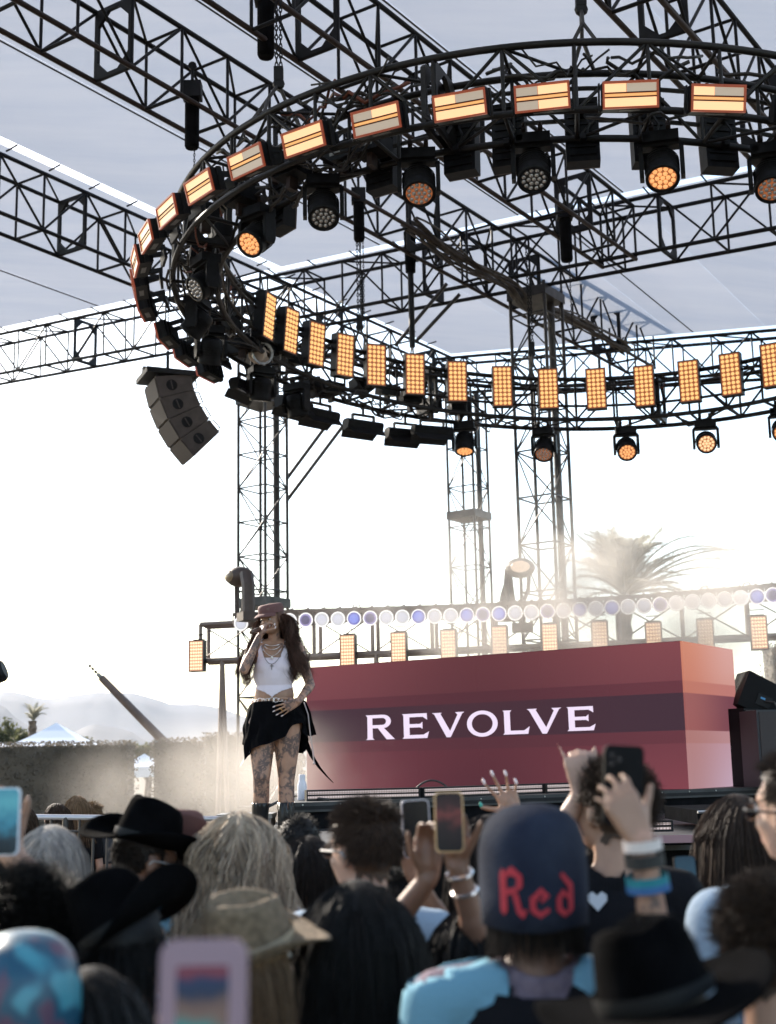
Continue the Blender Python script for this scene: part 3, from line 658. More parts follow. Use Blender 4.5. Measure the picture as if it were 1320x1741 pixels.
# dark batten wash lights under the far left rim
_bt = {}
def batten(pos, yv, label):
    if not _bt:
        b = MB(); b.prism([(-.06, -.07), (.06, -.09), (.09, .03), (.05, .07), (-.05, .07), (-.09, .03)], (-.30, 0, 0), (0, 1, 0), (0, 0, 1), .60); _bt['housing'] = b.mesh('housing', black_plastic)
        b = MB()
        for s in (-1, 1): b.add([(-.30, s * .08, -.07), (.30, s * .08, -.07), (.27, s * .17, -.16), (-.27, s * .17, -.16), (-.30, s * .08 + .006, -.06), (.30, s * .08 + .006, -.06), (.27, s * .17 + .006, -.15), (-.27, s * .17 + .006, -.15)], [(0, 1, 2, 3), (4, 7, 6, 5), (0, 3, 7, 4), (1, 5, 6, 2), (2, 6, 7, 3)])
        _bt['barn_door'] = b.mesh('barn_door', black_metal)
        b = MB(); b.box((0, 0, .15), (.36, .04, .03)); 
        for s in (-1, 1): b.box((s * .18, 0, .09), (.02, .05, .13))
        b.tube([(0, 0, .15), (0, 0, .32)], .02, 6); _bt['hanging_bracket'] = b.mesh('hanging_bracket', worn_tinted_metal)
        b = MB(); b.box((0, 0, -.075), (.52, .11, .01)); _bt['lens_strip'] = b.mesh('lens_strip', glass_dark)
    e = empty('batten_light', pos, label, 'wash light', 'dark wash lights under the far left rim'); place(e, pos, yv)
    for k, m in _bt.items(): link(k, m, e)
for i, (u, r_) in enumerate(((545, RO - .05), (618, RO - .05), (690, RO - .05), (500, RO - .1), (420, RO), (735, RI + .1))):
    a = px_angle(u, 'far', r_, 6.6); batten(rp(r_, a, ZB - .30), (math.sin(a), math.cos(a), .0), ['angular black wash light left of the slanting brace top', 'angular black wash light right of the slanting brace top', 'black wash light with a brown cylinder beside it under the far rim', 'black wash light over the left tower', 'black wash light where the ring passes left of the tower', 'small wash light beside the leftmost far moving head'][i])
e = empty('spot_lamp', rp(RI + .1, px_angle(441, 'far', RI + .1, 6.9), 6.95), 'small pale spotlight catching the sun inside the lower left of the ring', 'spotlight')
cream = mat('cream_lamp_housing', (.5, .40, .33), .4)
b = MB(); b.lathe([(.09, -.13), (.12, -.1), (.12, .1), (.10, .12)], (0, 0, 0), rot_to((-.2, -1, -.2)), 16); b.build('housing', cream, e, smooth=False)
b = MB(); b.lathe([(.125, .08), (.15, .10), (.15, .125), (.12, .12)], (0, 0, 0), rot_to((.5, -1, -.1)), 20, False); b.build('rim', steel, e)
b = MB(); b.box((0, 0, .19), (.04, .06, .3)); b.build('bracket', black_metal, e)

# control boxes on the ring (dark lumps inside the left curve)
for k in range(26):
    r = random.Random(50 + k); a = math.radians(212 + k * 5.3); e = empty('power_box', rp(r.uniform(4.2, 4.5), a, ZB + r.uniform(.0, .3)), 'small black power box inside the left curve of the ring truss', 'power box', 'black power boxes in the left curve of the ring')
    place(e, np.array(e.location), (math.sin(a), math.cos(a), r.uniform(-.2, .2)))
    b = MB(); b.box((0, 0, 0), (.30, .2, .15)); b.build('case', black_plastic, e)
    b = MB(); b.box((0, .104, 0), (.12, .006, .07)); b.build('sticker', grey_plastic, e)
    b = MB(); b.box((0, 0, -.14), (.05, .1, .12)); b.build('bracket', worn_tinted_metal, e)
# --- hoists, chains, hanging points
def chain_obj(e, p, q, sc=1.0, two=0.0):
    p, q = np.array(p, float), np.array(q, float); L = np.linalg.norm(q - p); n = int(L / (.034 * sc)); b = MB(); o = np.array(e.location)
    for s in ((0,) if not two else (-two, two)):
        for k in range(n):
            c = p + (q - p) * (k + .5) / n + np.array([s, 0, 0]); ax = (k % 2) * math.pi / 2
            R = np.array([[math.cos(ax), -math.sin(ax), 0], [math.sin(ax), math.cos(ax), 0], [0, 0, 1]])
            pts = [c - o + R @ np.array([.010 * sc * math.cos(t), 0, .024 * sc * math.sin(t)]) for t in np.linspace(0, 2 * math.pi, 7)]
            b.tube(pts, .0045 * sc, 4, False)
    b.build('chain', black_metal, e)
def hoist(u, v, y, L, r, label, chain_to=None, two=0):
    t = py(u, v, y); e = empty('chain_hoist', t, label, 'chain hoist', 'black chain hoists hanging in the trusses')
    b = MB(); b.lathe([(r * .85, -L), (r, -L + .03), (r, -.04), (r * .9, 0)], (0, 0, 0), None, 14); b.build('chain_bag', black_matte, e, smooth=False)
    b = MB(); b.box((0, 0, .10), (r * 2.6, r * 2.0, .2)); b.build('motor', black_metal, e)
    b = MB(); b.tube([(0, 0, .2), (0, 0, .45)], .02, 6); b.lathe([(.05, -.02), (.05, .02)], (0, 0, .42), rot_to((0, 1, 0)), 10); b.build('hook', black_metal, e)
    if chain_to: chain_obj(e, (t[0] + .03, t[1], t[2] - L), (t[0] + .03, t[1], chain_to), 1.0, two)
    return e
hoist(327, 168, 14.6, .62, .085, 'black hoist bag hanging inside the top left truss over the ring', 7.75)
hoist(452, 5, 12.9, .62, .09, 'black hoist bag at the top edge left of the centre')
hoist(610, 345, 17.3, .55, .075, 'slim black hoist bag behind the moving heads left of centre', 7.65, .02)
hoist(961, 372, 17.6, .62, .085, 'black hoist bag right of the clear-lensed moving head', 7.65)
e = empty('hanging_post', py(697, 405, 19.6), 'black tapered post hanging above the far rim of the ring', 'hanging post')
b = MB(); b.tube([(0, 0, .1), (0, 0, -.55)], [.10, .08], 10); b.build('motor_cover', black_matte, e); bar('post', np.array(e.location) + [0, 0, -.5], np.array(e.location) + [0, 0, -1.75], .045, black_metal, e)
# rigging points on ring: chain + hook + slings
def rigpoint(u, side, ztop, label, v_yb=None):
    a = px_angle(u, side, 4.36, 7.9); p = rp(4.36, a, 8.1); e = empty('rigging_chain', p, label, 'rigging chain', 'chains and slings holding up the ring')
    chain_obj(e, p, (p[0], p[1], ztop), 1.4, .02)
    b = MB(); b.box((0, 0, .02), (.09, .07, .14)); b.lathe([(.05, -.03), (.06, 0), (.05, .03)], (0, 0, -.08), rot_to((0, 1, 0)), 10); b.build('hook_block', black_metal, e)
    b = MB()
    for r in (RI, RO):
        q = rp(r, a, ZT) - p
        for s in (-.10, .10): b.tube([(0, 0, -.08), (q[0] * .5, q[1] * .5, -.28), q + np.array([s * math.cos(a), -s * math.sin(a), 0])], .018, 6)
    b.build('sling', cable_mat, e)
rigpoint(474, 'near', 9.6, 'double chain with hook and slings at the upper left of the ring')
rigpoint(990, 'near', 9.5, 'thick rigging chain dropping to the middle of the near rim')
rigpoint(905, 'far', 9.6, 'thin rigging chain to the far rim in front of the right tower')
rigpoint(612, 'far', 9.6, 'thin rigging wire dropping to the far rim left of the hanging post')
# ------------------------------------------------------------------ line array speaker
la = empty('line_array', py(285, 655, 22.0), 'curved line array of four dark speaker cabinets hanging left of the tower', 'line array')
cab_m = mat('brown_black_cabinet', (.06, .046, .042), .7, var=.2, bump=.2, bscale=120); grille = mat('speaker_grille', (.055, .044, .042), .8, var=.15, vscale=200)
o_ = np.array(la.location); fw = nrm_([-1, -.42, 0]); sdw = np.array([-fw[1], fw[0], 0]) ; sdw = sdw if sdw[1] < 0 else -sdw
Zv = np.array([0, 0, 1.0]); yawR = np.stack([sdw, fw, Zv], 1)
Fp = fw * .30 + Zv * .02; HF, DP, WD = .375, .60, .80; dl = DP * math.tan(math.radians(4.6))
for k in range(4):
    th = math.radians(14 + 9.2 * k); f_ = fw * math.cos(th) - Zv * math.sin(th); u_ = fw * math.sin(th) + Zv * math.cos(th)
    Q = lambda x, z: Fp + f_ * x + u_ * z
    poly = [(0, -.006), (0, -HF + .006), (-DP, -HF + dl + .004), (-DP, -dl - .004)]
    b = MB(); b.prism(poly, Fp - sdw * WD / 2, f_, u_, 0.001); b = MB(); a_ = [Q(x, z) + sdw * WD / 2 for x, z in poly]; c_ = [Q(x, z) - sdw * WD / 2 for x, z in poly]
    b.add(a_ + c_, [(3, 2, 1, 0), (4, 5, 6, 7)] + [(i, (i + 1) % 4, (i + 1) % 4 + 4, i + 4) for i in range(4)]); cb = b.build('cabinet', cab_m, la)
    R = np.stack([sdw, f_, u_], 1); b = MB(); b.box(Q(.012, -HF / 2), (WD - .03, .02, HF - .04), R); b.build('front_grille', grille, cb)
    b = MB(); b.lathe([(.095, 0), (.075, .006), (.03, .008)], Q(-.24, -HF / 2) + sdw * WD / 2, rot_to(sdw, u_), 16); b.build('side_handle', black_plastic, cb)
    b = MB(); b.box(Q(-.24, -HF / 2) + sdw * (WD / 2 + .009), (.004, .02, .15), R); b.build('handle_grip', grille, cb)
    b = MB()
    for s_ in (-.30, .30): b.tube([Q(-DP, -dl - .03) + sdw * s_, Q(-DP - .09, -dl - .05) + sdw * s_, Q(-DP - .09, -HF + dl + .05) + sdw * s_, Q(-DP, -HF + dl + .03) + sdw * s_], .013, 5)
    b.build('rear_bar', black_metal, cb)
    b = MB()
    for s_ in (-.37, .37): b.box(Q(-.03, -.02) + sdw * s_, (.02, .05, .09), R)
    b.build('rigging_pin', black_metal, cb)
    Fp = Fp - u_ * HF
b = MB(); b.box((0, 0, .13), (.86, .9, .09), yawR); b.box((0, .1, .25), (.12, .9, .12), yawR); b.tube([(0, 0, .3), (0, 0, .6)], .03, 6)
b.build('flying_frame', black_metal, la); chain_obj(la, o_ + [0, 0, .55], (o_[0], o_[1], 9.7), 1.5)
# ------------------------------------------------------------------ stage deck and riser
ZR, ZS = 1.58, 1.36
deck_m = mat('black_stage_deck', (.03, .03, .032), .55, var=.5, vscale=3, bump=.2)
alu = mat('brushed_aluminium_edge', (.5, .5, .5), .35, .8)
def slab(name, poly, z0, z1, m, parent=None, kind=None):
    b = MB(); n = len(poly); b.add([(x, y, z0) for x, y in poly] + [(x, y, z1) for x, y in poly], [tuple(range(n))[::-1], tuple(range(n, 2 * n))] + [(i, (i + 1) % n, (i + 1) % n + n, i + n) for i in range(n)])
    return b.build(name, m, parent, kind=kind)
rA = pz(478, 1366, ZR)[:2]; rB = pz(1330, 1337, ZR)[:2]
dr = (rB - rA) / np.linalg.norm(rB - rA); nrv = np.array([-dr[1], dr[0]])
rs_ = empty('stage_riser', (rA[0], rA[1], 0), 'black riser carrying the branded booth, its front lined with LED bars', 'riser')
def L2(p): return (p[0] - rA[0], p[1] - rA[1])
slab('deck', [L2(rA), L2(rB), L2(rB + [.5, 6]), L2((-1.40, 17.4))], ZR - .08, ZR, deck_m, rs_)
slab('fascia', [L2(rA + nrv * .03 + dr * .02), L2(rB + nrv * .03), L2(rB + [.4, 5.9]), L2((-1.36, 17.3))], 0, ZR - .081, black_matte, rs_)
b = MB(); b.box((dr[0] * 3, dr[1] * 3 - .0, ZR - .045), (6.0, .012, .03), np.stack([np.r_[dr, 0], np.r_[nrv, 0], [0, 0, 1.]], 1)); b.build('edge_trim', black_metal, rs_)
b = MB()
for k in range(14): b.lathe([(.008, 0), (.006, .006)], (*L2(rA + dr * (.2 + k * .36)), ZR - .02), rot_to(-np.r_[nrv, 0]), 6)
b.build('screw', alu, rs_, kind='stuff')
# main stage deck in front and behind
sd_ = [(-1.0, 9.15), (6.5, 9.9), (6.5, 20.5), (-1.6, 20.5), (-1.0, 11.2)]
st_ = empty('stage', (0, 9.2, 0), 'main black stage deck under the singer', 'stage')
slab('deck', [(x, y - 9.2) for x, y in sd_], ZS - .1, ZS, deck_m, st_)
cx, cy = np.mean([p[0] for p in sd_]), np.mean([p[1] for p in sd_])
slab('skirt', [(x + (cx - x) * .01, y - 9.2 + (cy - y) * .01) for x, y in sd_], 0, ZS - .101, black_matte, st_)
# right front steps with aluminium nosing
e = empty('side_platform', (0, 0, 0), 'black side platform with pale nosing at the right of the riser', 'platform')
a = py(1186, 1378, 9.9); c = py(1420, 1368, 10.2)
slab('deck', [(a[0], a[1]), (c[0], c[1]), (c[0], c[1] + 1.2), (a[0], a[1] + 1.2)], a[2] - .10, a[2], black_matte, e)
b = MB(); b.tube([a + [0, -.012, -.012], c + [0, -.012, -.012]], .011, 4); b.build('nosing', alu, e)
e = empty('step', (0, 0, 0), 'low dark step with a dusky pink edge below the riser', 'step')
pk = mat('pink_step_edge', (.30, .17, .19), .5); a = py(1062, 1431, 9.15); c = py(1190, 1424, 9.15)
slab('tread', [(a[0], a[1]), (c[0], c[1]), (c[0], c[1] + .5), (a[0], a[1] + .5)], a[2] - .03, a[2] + .01, black_matte, e)
b = MB(); b.box(((a[0] + c[0]) / 2, a[1] - .006, a[2] + .01), (c[0] - a[0], .01, .05)); b.build('edge', pk, e)
# ------------------------------------------------------------------ LED bars in front of the booth
led_pink = grid_em('led_bar_cells', (.82, .68, .72), .75, 45, 45, .25)
def led_bar(u0, v0, u1, v1, h, zbase, y=None, label='', tint=(.66, .57, .62), s=.5):
    a = pz(u0, v0, zbase) if y is None else py(u0, v0, y); c = pz(u1, v1, zbase) if y is None else py(u1, v1, y)
    L = np.linalg.norm((c - a)[:2]); dx = np.r_[(c - a)[:2] / L, 0]; e = empty('led_bar', (a + c) / 2, label, 'LED bar', 'low LED bars along the riser edge'); place(e, (a + c) / 2 + [0, 0, h / 2], (dx[1], -dx[0], 0))
    b = MB(); b.box((0, -.04, 0), (L, .08, h)); b.build('housing', black_plastic, e)
    b = MB(); t = .012
    for sg in (-1, 1): b.box((0, .008, sg * (h / 2 - t / 2)), (L, .016, t)); b.box((sg * (L / 2 - t / 2), .008, 0), (t, .016, h - 2 * t))
    b.build('bezel', black_metal, e)
    for row in (-1, 1):
        b = MB(); b.box((0, .002, row * (h / 4 - .004)), (L - .03, .006, h / 2 - .022)); b.build('cell_strip', led_pink, e)
    return e
led_bar(521, 1362, 715, 1357, .092, ZR + .002, label='long dim LED bar on the riser just right of the white bottle')
led_bar(719, 1357, 924, 1349, .092, ZR + .002, label='LED bar below the middle of the brand lettering')
led_bar(928, 1349, 1150, 1341, .092, ZR + .002, label='LED bar at the right, reaching the near corner of the booth')
led_bar(1085, 1415, 1145, 1414, .075, 0, 9.25, label='short LED strip on the dark step at lower right')
# ------------------------------------------------------------------ branded booth
cb0 = pz(1172, 1342, ZR + .002); Hb = 1.43
bx = -PP            # along the front to the left end
cr_ = np.array([cb0[0], cb0[1], 0]); fx = np.array([PP[0], PP[1], 0]); fy = np.array([DD[0], DD[1], 0])
def s_on_front(u, v):      # distance from near corner leftwards
    q = pplane(u, v, cr_, fy); return -(q[:2] - cr_[:2]) @ PP, q[2]
LW = s_on_front(522, 1140)[0]
def s_on_side(u, v):
    q = pplane(u, v, cr_, fx); return (q[:2] - cr_[:2]) @ DD, q[2]
SW = s_on_side(1250, 1200)[0]; Hb = s_on_front(1163, 1090)[1] - ZR
print('booth', LW, SW, Hb)
booth = empty('branded_booth', (cb0[0], cb0[1], ZR + .003), 'long maroon striped LED booth reading REVOLVE with a lighter orange end face', 'booth')
def screen_mat(name, rows, cols=None):
    """LED content: horizontal bands by height (object Z/H), slow tint drift along the face; emissive screen"""
    m = bpy.data.materials.new(name); m.use_nodes = True; n = m.node_tree.nodes; l = m.node_tree.links; b = n['Principled BSDF']
    b.inputs['Base Color'].default_value = (.006, .005, .005, 1); b.inputs['Roughness'].default_value = .7; b.inputs['Specular IOR Level'].default_value = .12
    tc = n.new('ShaderNodeTexCoord'); sp = n.new('ShaderNodeSeparateXYZ'); l.new(tc.outputs['Object'], sp.inputs[0])
    mz = n.new('ShaderNodeMath'); mz.operation = 'DIVIDE'; mz.inputs[1].default_value = Hb; l.new(sp.outputs['Z'], mz.inputs[0])
    def ramp(stops):
        r = n.new('ShaderNodeValToRGB'); r.color_ramp.interpolation = 'LINEAR'; el = r.color_ramp.elements
        el[0].position, el[0].color = stops[0][0], (*stops[0][1], 1); el[1].position, el[1].color = stops[-1][0], (*stops[-1][1], 1)
        for p, c in stops[1:-1]: q = el.new(p); q.color = (*c, 1)
        l.new(mz.outputs[0], r.inputs[0]); return r
    r1, r2 = ramp(rows), ramp(cols)
    mr = n.new('ShaderNodeMapRange'); mr.inputs[1].default_value = 0; mr.inputs[2].default_value = (LW if 'front' in name else SW); mr.interpolation_type = 'SMOOTHSTEP'
    ax = 'X' ; l.new(sp.outputs[ax], mr.inputs[0])
    if 'front' in name:
        pp = n.new('ShaderNodeMath'); pp.operation = 'PINGPONG'; pp.inputs[1].default_value = LW / 2; l.new(sp.outputs[ax], pp.inputs[0]); l.new(pp.outputs[0], mr.inputs[0]); mr.inputs[2].default_value = LW / 2
    mx = n.new('ShaderNodeMix'); mx.data_type = 'RGBA'
    l.new(mr.outputs[0], mx.inputs[0]); l.new(r1.outputs[0], mx.inputs[6]); l.new(r2.outputs[0], mx.inputs[7])
    no = n.new('ShaderNodeTexNoise'); no.inputs['Scale'].default_value = 350; no.inputs['Detail'].default_value = 1; l.new(tc.outputs['Object'], no.inputs['Vector'])
    m3 = n.new('ShaderNodeMix'); m3.data_type = 'RGBA'; m3.blend_type = 'MULTIPLY'; m3.inputs[0].default_value = .10; l.new(mx.outputs[2], m3.inputs[6]); l.new(no.outputs[0], m3.inputs[7])
    l.new(m3.outputs[2], b.inputs['Emission Color']); b.inputs['Emission Strength'].default_value = EM * .98
    return m
s2l = lambda c: tuple(((x / 255 + .055) / 1.055) ** 2.4 if x > 10 else x / 255 / 12.92 for x in c)
def bands(top, t2, d1, dk, l1, bot, B=(.306, .393, .647, .73)):
    e_ = .002; q = [(0, bot), (B[0] - e_, l1[1]), (B[0] + e_, l1[0]), (B[1] - e_, l1[0]), (B[1] + e_, dk), (B[2] - e_, dk), (B[2] + e_, d1), (B[3] - e_, d1), (B[3] + e_, t2), (1, top)]
    return [(p, s2l(c)) for p, c in q]
right_f = bands((134, 74, 80), (124, 68, 76), (106, 56, 66), (70, 48, 60), ((106, 56, 66), (118, 62, 72)), (132, 68, 78))
left_f = bands((104, 56, 62), (98, 52, 60), (88, 46, 56), (74, 46, 57), ((90, 48, 58), (96, 48, 58)), (90, 46, 56))
scr_f = screen_mat('booth_front_screen', right_f, left_f)
near_s = bands((214, 140, 114), (206, 130, 108), (196, 122, 104), (160, 96, 94), ((178, 124, 120), (182, 132, 132)), (180, 136, 140))
far_s = bands((222, 168, 160), (216, 160, 150), (196, 128, 122), (124, 74, 86), ((190, 145, 150), (196, 158, 172)), (200, 172, 192))
scr_s = screen_mat('booth_side_screen', near_s, far_s)
body_m = mat('booth_core', (.05, .03, .035), .6)
Mf = Matrix(((-fx[0], fy[0], 0, 0), (-fx[1], fy[1], 0, 0), (0, 0, 1, 0), (0, 0, 0, 1)))
def in_booth(name, b, mats, kind=None):   # local frame: x left along front, y back, z up
    o = b.build(name, mats, booth, kind=kind); o.matrix_basis = Mf.copy(); return o
b = MB(); b.box((LW / 2, SW / 2, Hb / 2 - .002), (LW - .02, SW - .02, Hb - .006)); in_booth('booth_core', b, body_m)
nf = 6
for i in range(nf):     # LED tiles in a row with hairline joints
    x0, x1 = LW * i / nf, LW * (i + 1) / nf; b = MB(); b.box(((x0 + x1) / 2, -.004, Hb / 2), (x1 - x0 - .001, .026, Hb)); in_booth('front_panel', b, scr_f)
b = MB(); b.box((0, 0, 0), (SW - .0, .02, Hb))
ms = scr_s
b = MB(); b.add([(0, 0, 0), (SW, 0, 0), (SW, 0, Hb), (0, 0, Hb), (0, .02, 0), (SW, .02, 0), (SW, .02, Hb), (0, .02, Hb)], [(0, 1, 2, 3), (7, 6, 5, 4), (0, 4, 5, 1), (3, 2, 6, 7), (1, 5, 6, 2), (0, 3, 7, 4)])
o = b.build('side_panel', ms, booth); Ms = Matrix(((fy[0], -fx[0], 0, fx[0] * .018), (fy[1], -fx[1], 0, fx[1] * .018), (0, 0, 1, 0), (0, 0, 0, 1))); o.matrix_basis = Ms
b = MB(); b.box((LW / 2, SW / 2, Hb + .002), (LW, SW, .004)); in_booth('top_cover', b, black_plastic)
# lettering
letter_m = em_mat('letter_lavender', s2l((224, 202, 226)), 1.0, (.3, .28, .3)); letter_m.node_tree.nodes['Principled BSDF'].inputs['Emission Strength'].default_value = EM
def glyph(ch):
    """polygons in a unit box, flared little serifs"""
    t = .15; q = []
    if ch == 'R':
        q.append([(0, 0), (.30, 0), (.26, .03), (.235, .07), (.225, 1), (.06, 1), (.0, 1), (.035, .96), (.06, .92), (.06, .07), (.04, .03)])
        out = [(.225, 1)] + [(.60 + .27 * math.sin(a), .73 + .27 * math.cos(a)) for a in np.linspace(0, math.pi, 13)] + [(.225, .46)]
        inn = [(.225, .87)] + [(.58 + .13 * math.sin(a), .73 + .14 * math.cos(a)) for a in np.linspace(0, math.pi, 13)] + [(.225, .59)]
        for i in range(len(out) - 1): q.append([out[i], out[i + 1], inn[i + 1], inn[i]][::-1])
        q.append([(.42, .465), (.62, .47), (.93, .08), (1.0, 0), (.72, 0)])
    elif ch == 'E':
        q.append([(0, 0), (.27, 0), (.27, 1), (0, 1), (.05, .94), (.06, .06)])
        q.append([(.27, 0), (.93, 0), (1.0, .26), (.90, .20), (.80, .14), (.27, .14)])
        q.append([(.27, .86), (.78, .86), (.86, .80), (.94, .74), (.93, 1), (.27, 1)])
        q.append([(.27, .44), (.68, .44), (.76, .38), (.76, .66), (.68, .58), (.27, .58)])
    elif ch == 'V':
        q.append([(0, 1), (.30, 1), (.26, .95), (.55, .24), (.56, 0), (.44, 0), (.07, .94)])
        q.append([(.56, 0), (.55, .24), (.79, .90), (.72, 1), (1.0, 1), (.93, .94)])
    elif ch == 'O':
        N = 32
        for i in range(N):
            a, c = 2 * math.pi * i / N, 2 * math.pi * (i + 1) / N
            f = lambda th, r, rv: (.5 + r * math.cos(th), .5 + rv * math.sin(th))
            q.append([f(a, .5, .53), f(c, .5, .53), f(c, .345, .385), f(a, .345, .385)])
    elif ch == 'L':
        q.append([(0, 0), (.28, 0), (.27, .92), (.33, 1), (0, 1), (.05, .94), (.06, .06)])
        q.append([(.28, 0), (.94, 0), (1.0, .30), (.90, .22), (.80, .15), (.28, .15)])
    return q
LT = [('R', 624, 673, 1216, 1258), ('E', 686, 731, 1214, 1256), ('V', 737, 792, 1212, 1254), ('O', 796, 848, 1210, 1252), ('L', 857, 902, 1208, 1249), ('V', 898, 957, 1205, 1248), ('E', 966, 1014, 1202, 1243)]
for ch, u0, u1, vt, vb in LT:
    s0, _ = s_on_front(u0, (vt + vb) / 2); s1, _ = s_on_front(u1, (vt + vb) / 2); zt = s_on_front((u0 + u1) / 2, vt)[1] - ZR; zb = s_on_front((u0 + u1) / 2, vb)[1] - ZR
    b = MB()
    for poly in glyph(ch):
        pts = [(s0 + (s1 - s0) * x, zb + (zt - zb) * y) for x, y in poly]; n = len(pts)
        b.add([(x, -.0225, z) for x, z in pts] + [(x, -.0165, z) for x, z in pts], [tuple(range(n)), tuple(range(n, 2 * n))[::-1]] + [(i, i + n, (i + 1) % n + n, (i + 1) % n) for i in range(n)])
    in_booth('letter', b, letter_m)
# white bottle and cable on riser
e = empty('bottle', pz(514, 1361, ZR), 'tall white bottle standing on the riser corner beside the singer', 'bottle'); wp = mat('white_bottle', (.75, .73, .8), .4)
b = MB(); b.lathe([(.038, 0), (.042, .01), (.042, .13), (.035, .16), (.027, .175), (.027, .18)], (0, 0, .001), None, 18); b.build('bottle_body', wp, e, smooth=True)
b = MB(); b.lathe([(.029, .181), (.029, .222), (.025, .226)], (0, 0, 0), None, 18); b.build('cap', wp, e)
b = MB(); b.tube([pz(455, 1372, ZR) + [0, .05, .0], pz(478, 1362, ZR) + [0, .1, .01], pz(500, 1358, ZR) + [0, .1, .02], pz(545, 1362, ZR) + [0, -.03, .02], pz(560, 1362, ZR) + [0, .01, .01]], .012, 6); tag(b.build('stage_cable', cable_mat, smooth=True), 'black cable loop lying on the riser behind the singer legs', 'cable')
q0, q1 = pz(700, 1357, ZR), pz(770, 1355, ZR); b = MB(); b.tube([q0 + (q1 - q0) * t + [0, .06, .02 + .13 * math.sin(math.pi * t) ** .7] for t in np.linspace(0, 1, 12)], .009, 6); tag(b.build('stage_cable', cable_mat, smooth=True), 'black cable arching up between two LED bars', 'cable')
wl = mat('white_edge_tape', (.8, .8, .8), .5); b = MB(); q = py(478, 1368, rA[1] - .005); b.box((q[0], rA[1] - .008, 1.40), (.016, .01, .33)); tag(b.build('edge_tape', wl), 'vertical white tape on the riser corner behind the boots', 'tape')
# ------------------------------------------------------------------ speaker stack right of the booth
spk = mat('black_textured_speaker', (.009, .009, .010), .7, bump=.4, bscale=150, spec=.15)
def front_grid(parent, c, w_, h_, R):
    b = MB(); b.box(c, (w_, .012, h_), R); b.build('grille', grille, parent)
pA = py(1262, 1335, 14.6); e = empty('subwoofer', (pA[0] + .32, 14.9, ZR), 'black speaker cabinet standing right behind the booth end', 'subwoofer', 'speaker stack at right')
place(e, (pA[0] + .14, 14.9, ZR + .001), (.5, -.85, 0)); b = MB(); b.box((0, 0, .41), (.62, .65, .82)); b.build('cabinet', spk, e)
front_grid(e, (0, .33, .41), .58, .78, None); b = MB(); b.box((-.312, 0, .45), (.01, .16, .14)); b.build('side_handle', black_metal, e)
pB = py(1300, 1338, 14.2); e = empty('subwoofer', (pB[0] + .3, 14.2, ZR), 'dark grey speaker cabinet cut by the right edge of the photo', 'subwoofer', 'speaker stack at right')
place(e, (pB[0] + .27, 14.3, ZR + .001), (.1, -1, 0)); b = MB(); b.box((0, 0, .39), (.75, .5, .78)); b.build('cabinet', mat('grey_speaker', (.045, .045, .05), .7, bump=.3, bscale=150), e); front_grid(e, (0, .257, .39), .70, .74, None)
pc = py(1282, 1184, 14.9); e = empty('monitor_wedge', pc, 'black wedge monitor speaker tilted on top of the cabinets behind the booth', 'monitor speaker')
tl = math.radians(-24); R = np.array([[math.cos(tl), 0, -math.sin(tl)], [0, 1, 0], [math.sin(tl), 0, math.cos(tl)]]); R = np.array([[math.cos(tl), 0, math.sin(-tl)], [0, 1, 0], [-math.sin(-tl), 0, math.cos(tl)]])
b = MB(); b.prism([(-.20, -.19), (.17, -.19), (.21, -.02), (.12, .17), (-.20, .20)], R @ np.array([0, .25, 0]), R @ np.array([1., 0, 0]), R @ np.array([0, 0, 1.]), .55); b.build('cabinet', spk, e)
b = MB(); b.box(R @ np.array([.05, -.305, -.05]), (.16, .012, .12), R); b.build('jack_plate', black_metal, e)
b = MB(); b.tube([R @ np.array([.06, -.32, -.05]), R @ np.array([.14, -.37, -.03]), R @ np.array([.22, -.36, -.10]), R @ np.array([.22, -.33, -.20])], .012, 6); b.build('plug_cable', cable_mat, e)
b = MB(); b.box(R @ np.array([.03, -.314, -.03]), (.05, .006, .02), R); b.build('blue_connector', mat('blue_connector', (.05, .25, .5), .4), e)
b = MB(); b.box((0, .02, -.275), (.42, .5, .12)); b.build('support_block', black_matte, e)
# ------------------------------------------------------------------ rear lamp row
rowA, rowB = np.array([-3.02, 20.0]), np.array([6.4, 17.9])
def row_pt(u, v):
    n = np.r_[(rowB - rowA)[1], -(rowB - rowA)[0], 0.]; return pplane(u, v, (rowA[0], rowA[1], 0), n)
row_m = mat('warm_grey_row_truss', (.22, .17, .155), .5, .3, var=.3)
lr = empty('lamp_row_truss', row_pt(660, 1150) * [1, 1, 0], 'low two-chord frame carrying the long row of round lamps behind the booth', 'lamp truss')
ztl = row_pt(342, 1062)[2]; zbl = row_pt(342, 1124)[2]
rd = np.r_[(rowB - rowA) / np.linalg.norm(rowB - rowA), 0]; rowN = np.array([rd[1], -rd[0], 0])  # towards camera
xL = row_pt(341, 1090) * [1, 1, 0]; LR = np.linalg.norm((row_pt(1390, 1090) - row_pt(341, 1090))[:2]); Z = np.array([0, 0, 1.])
dzr = (row_pt(1320, 1015)[2] - row_pt(500, 1056)[2]) / np.linalg.norm((row_pt(1320, 1015) - row_pt(500, 1056))[:2]); rdz = rd + Z * dzr
for z in (ztl, zbl):
    for dpt in (0, .35): bar('chord', xL + Z * z - rowN * dpt, xL + rdz * LR + Z * z - rowN * dpt, .038, row_m, lr, 8)
nb = int(LR / .85)
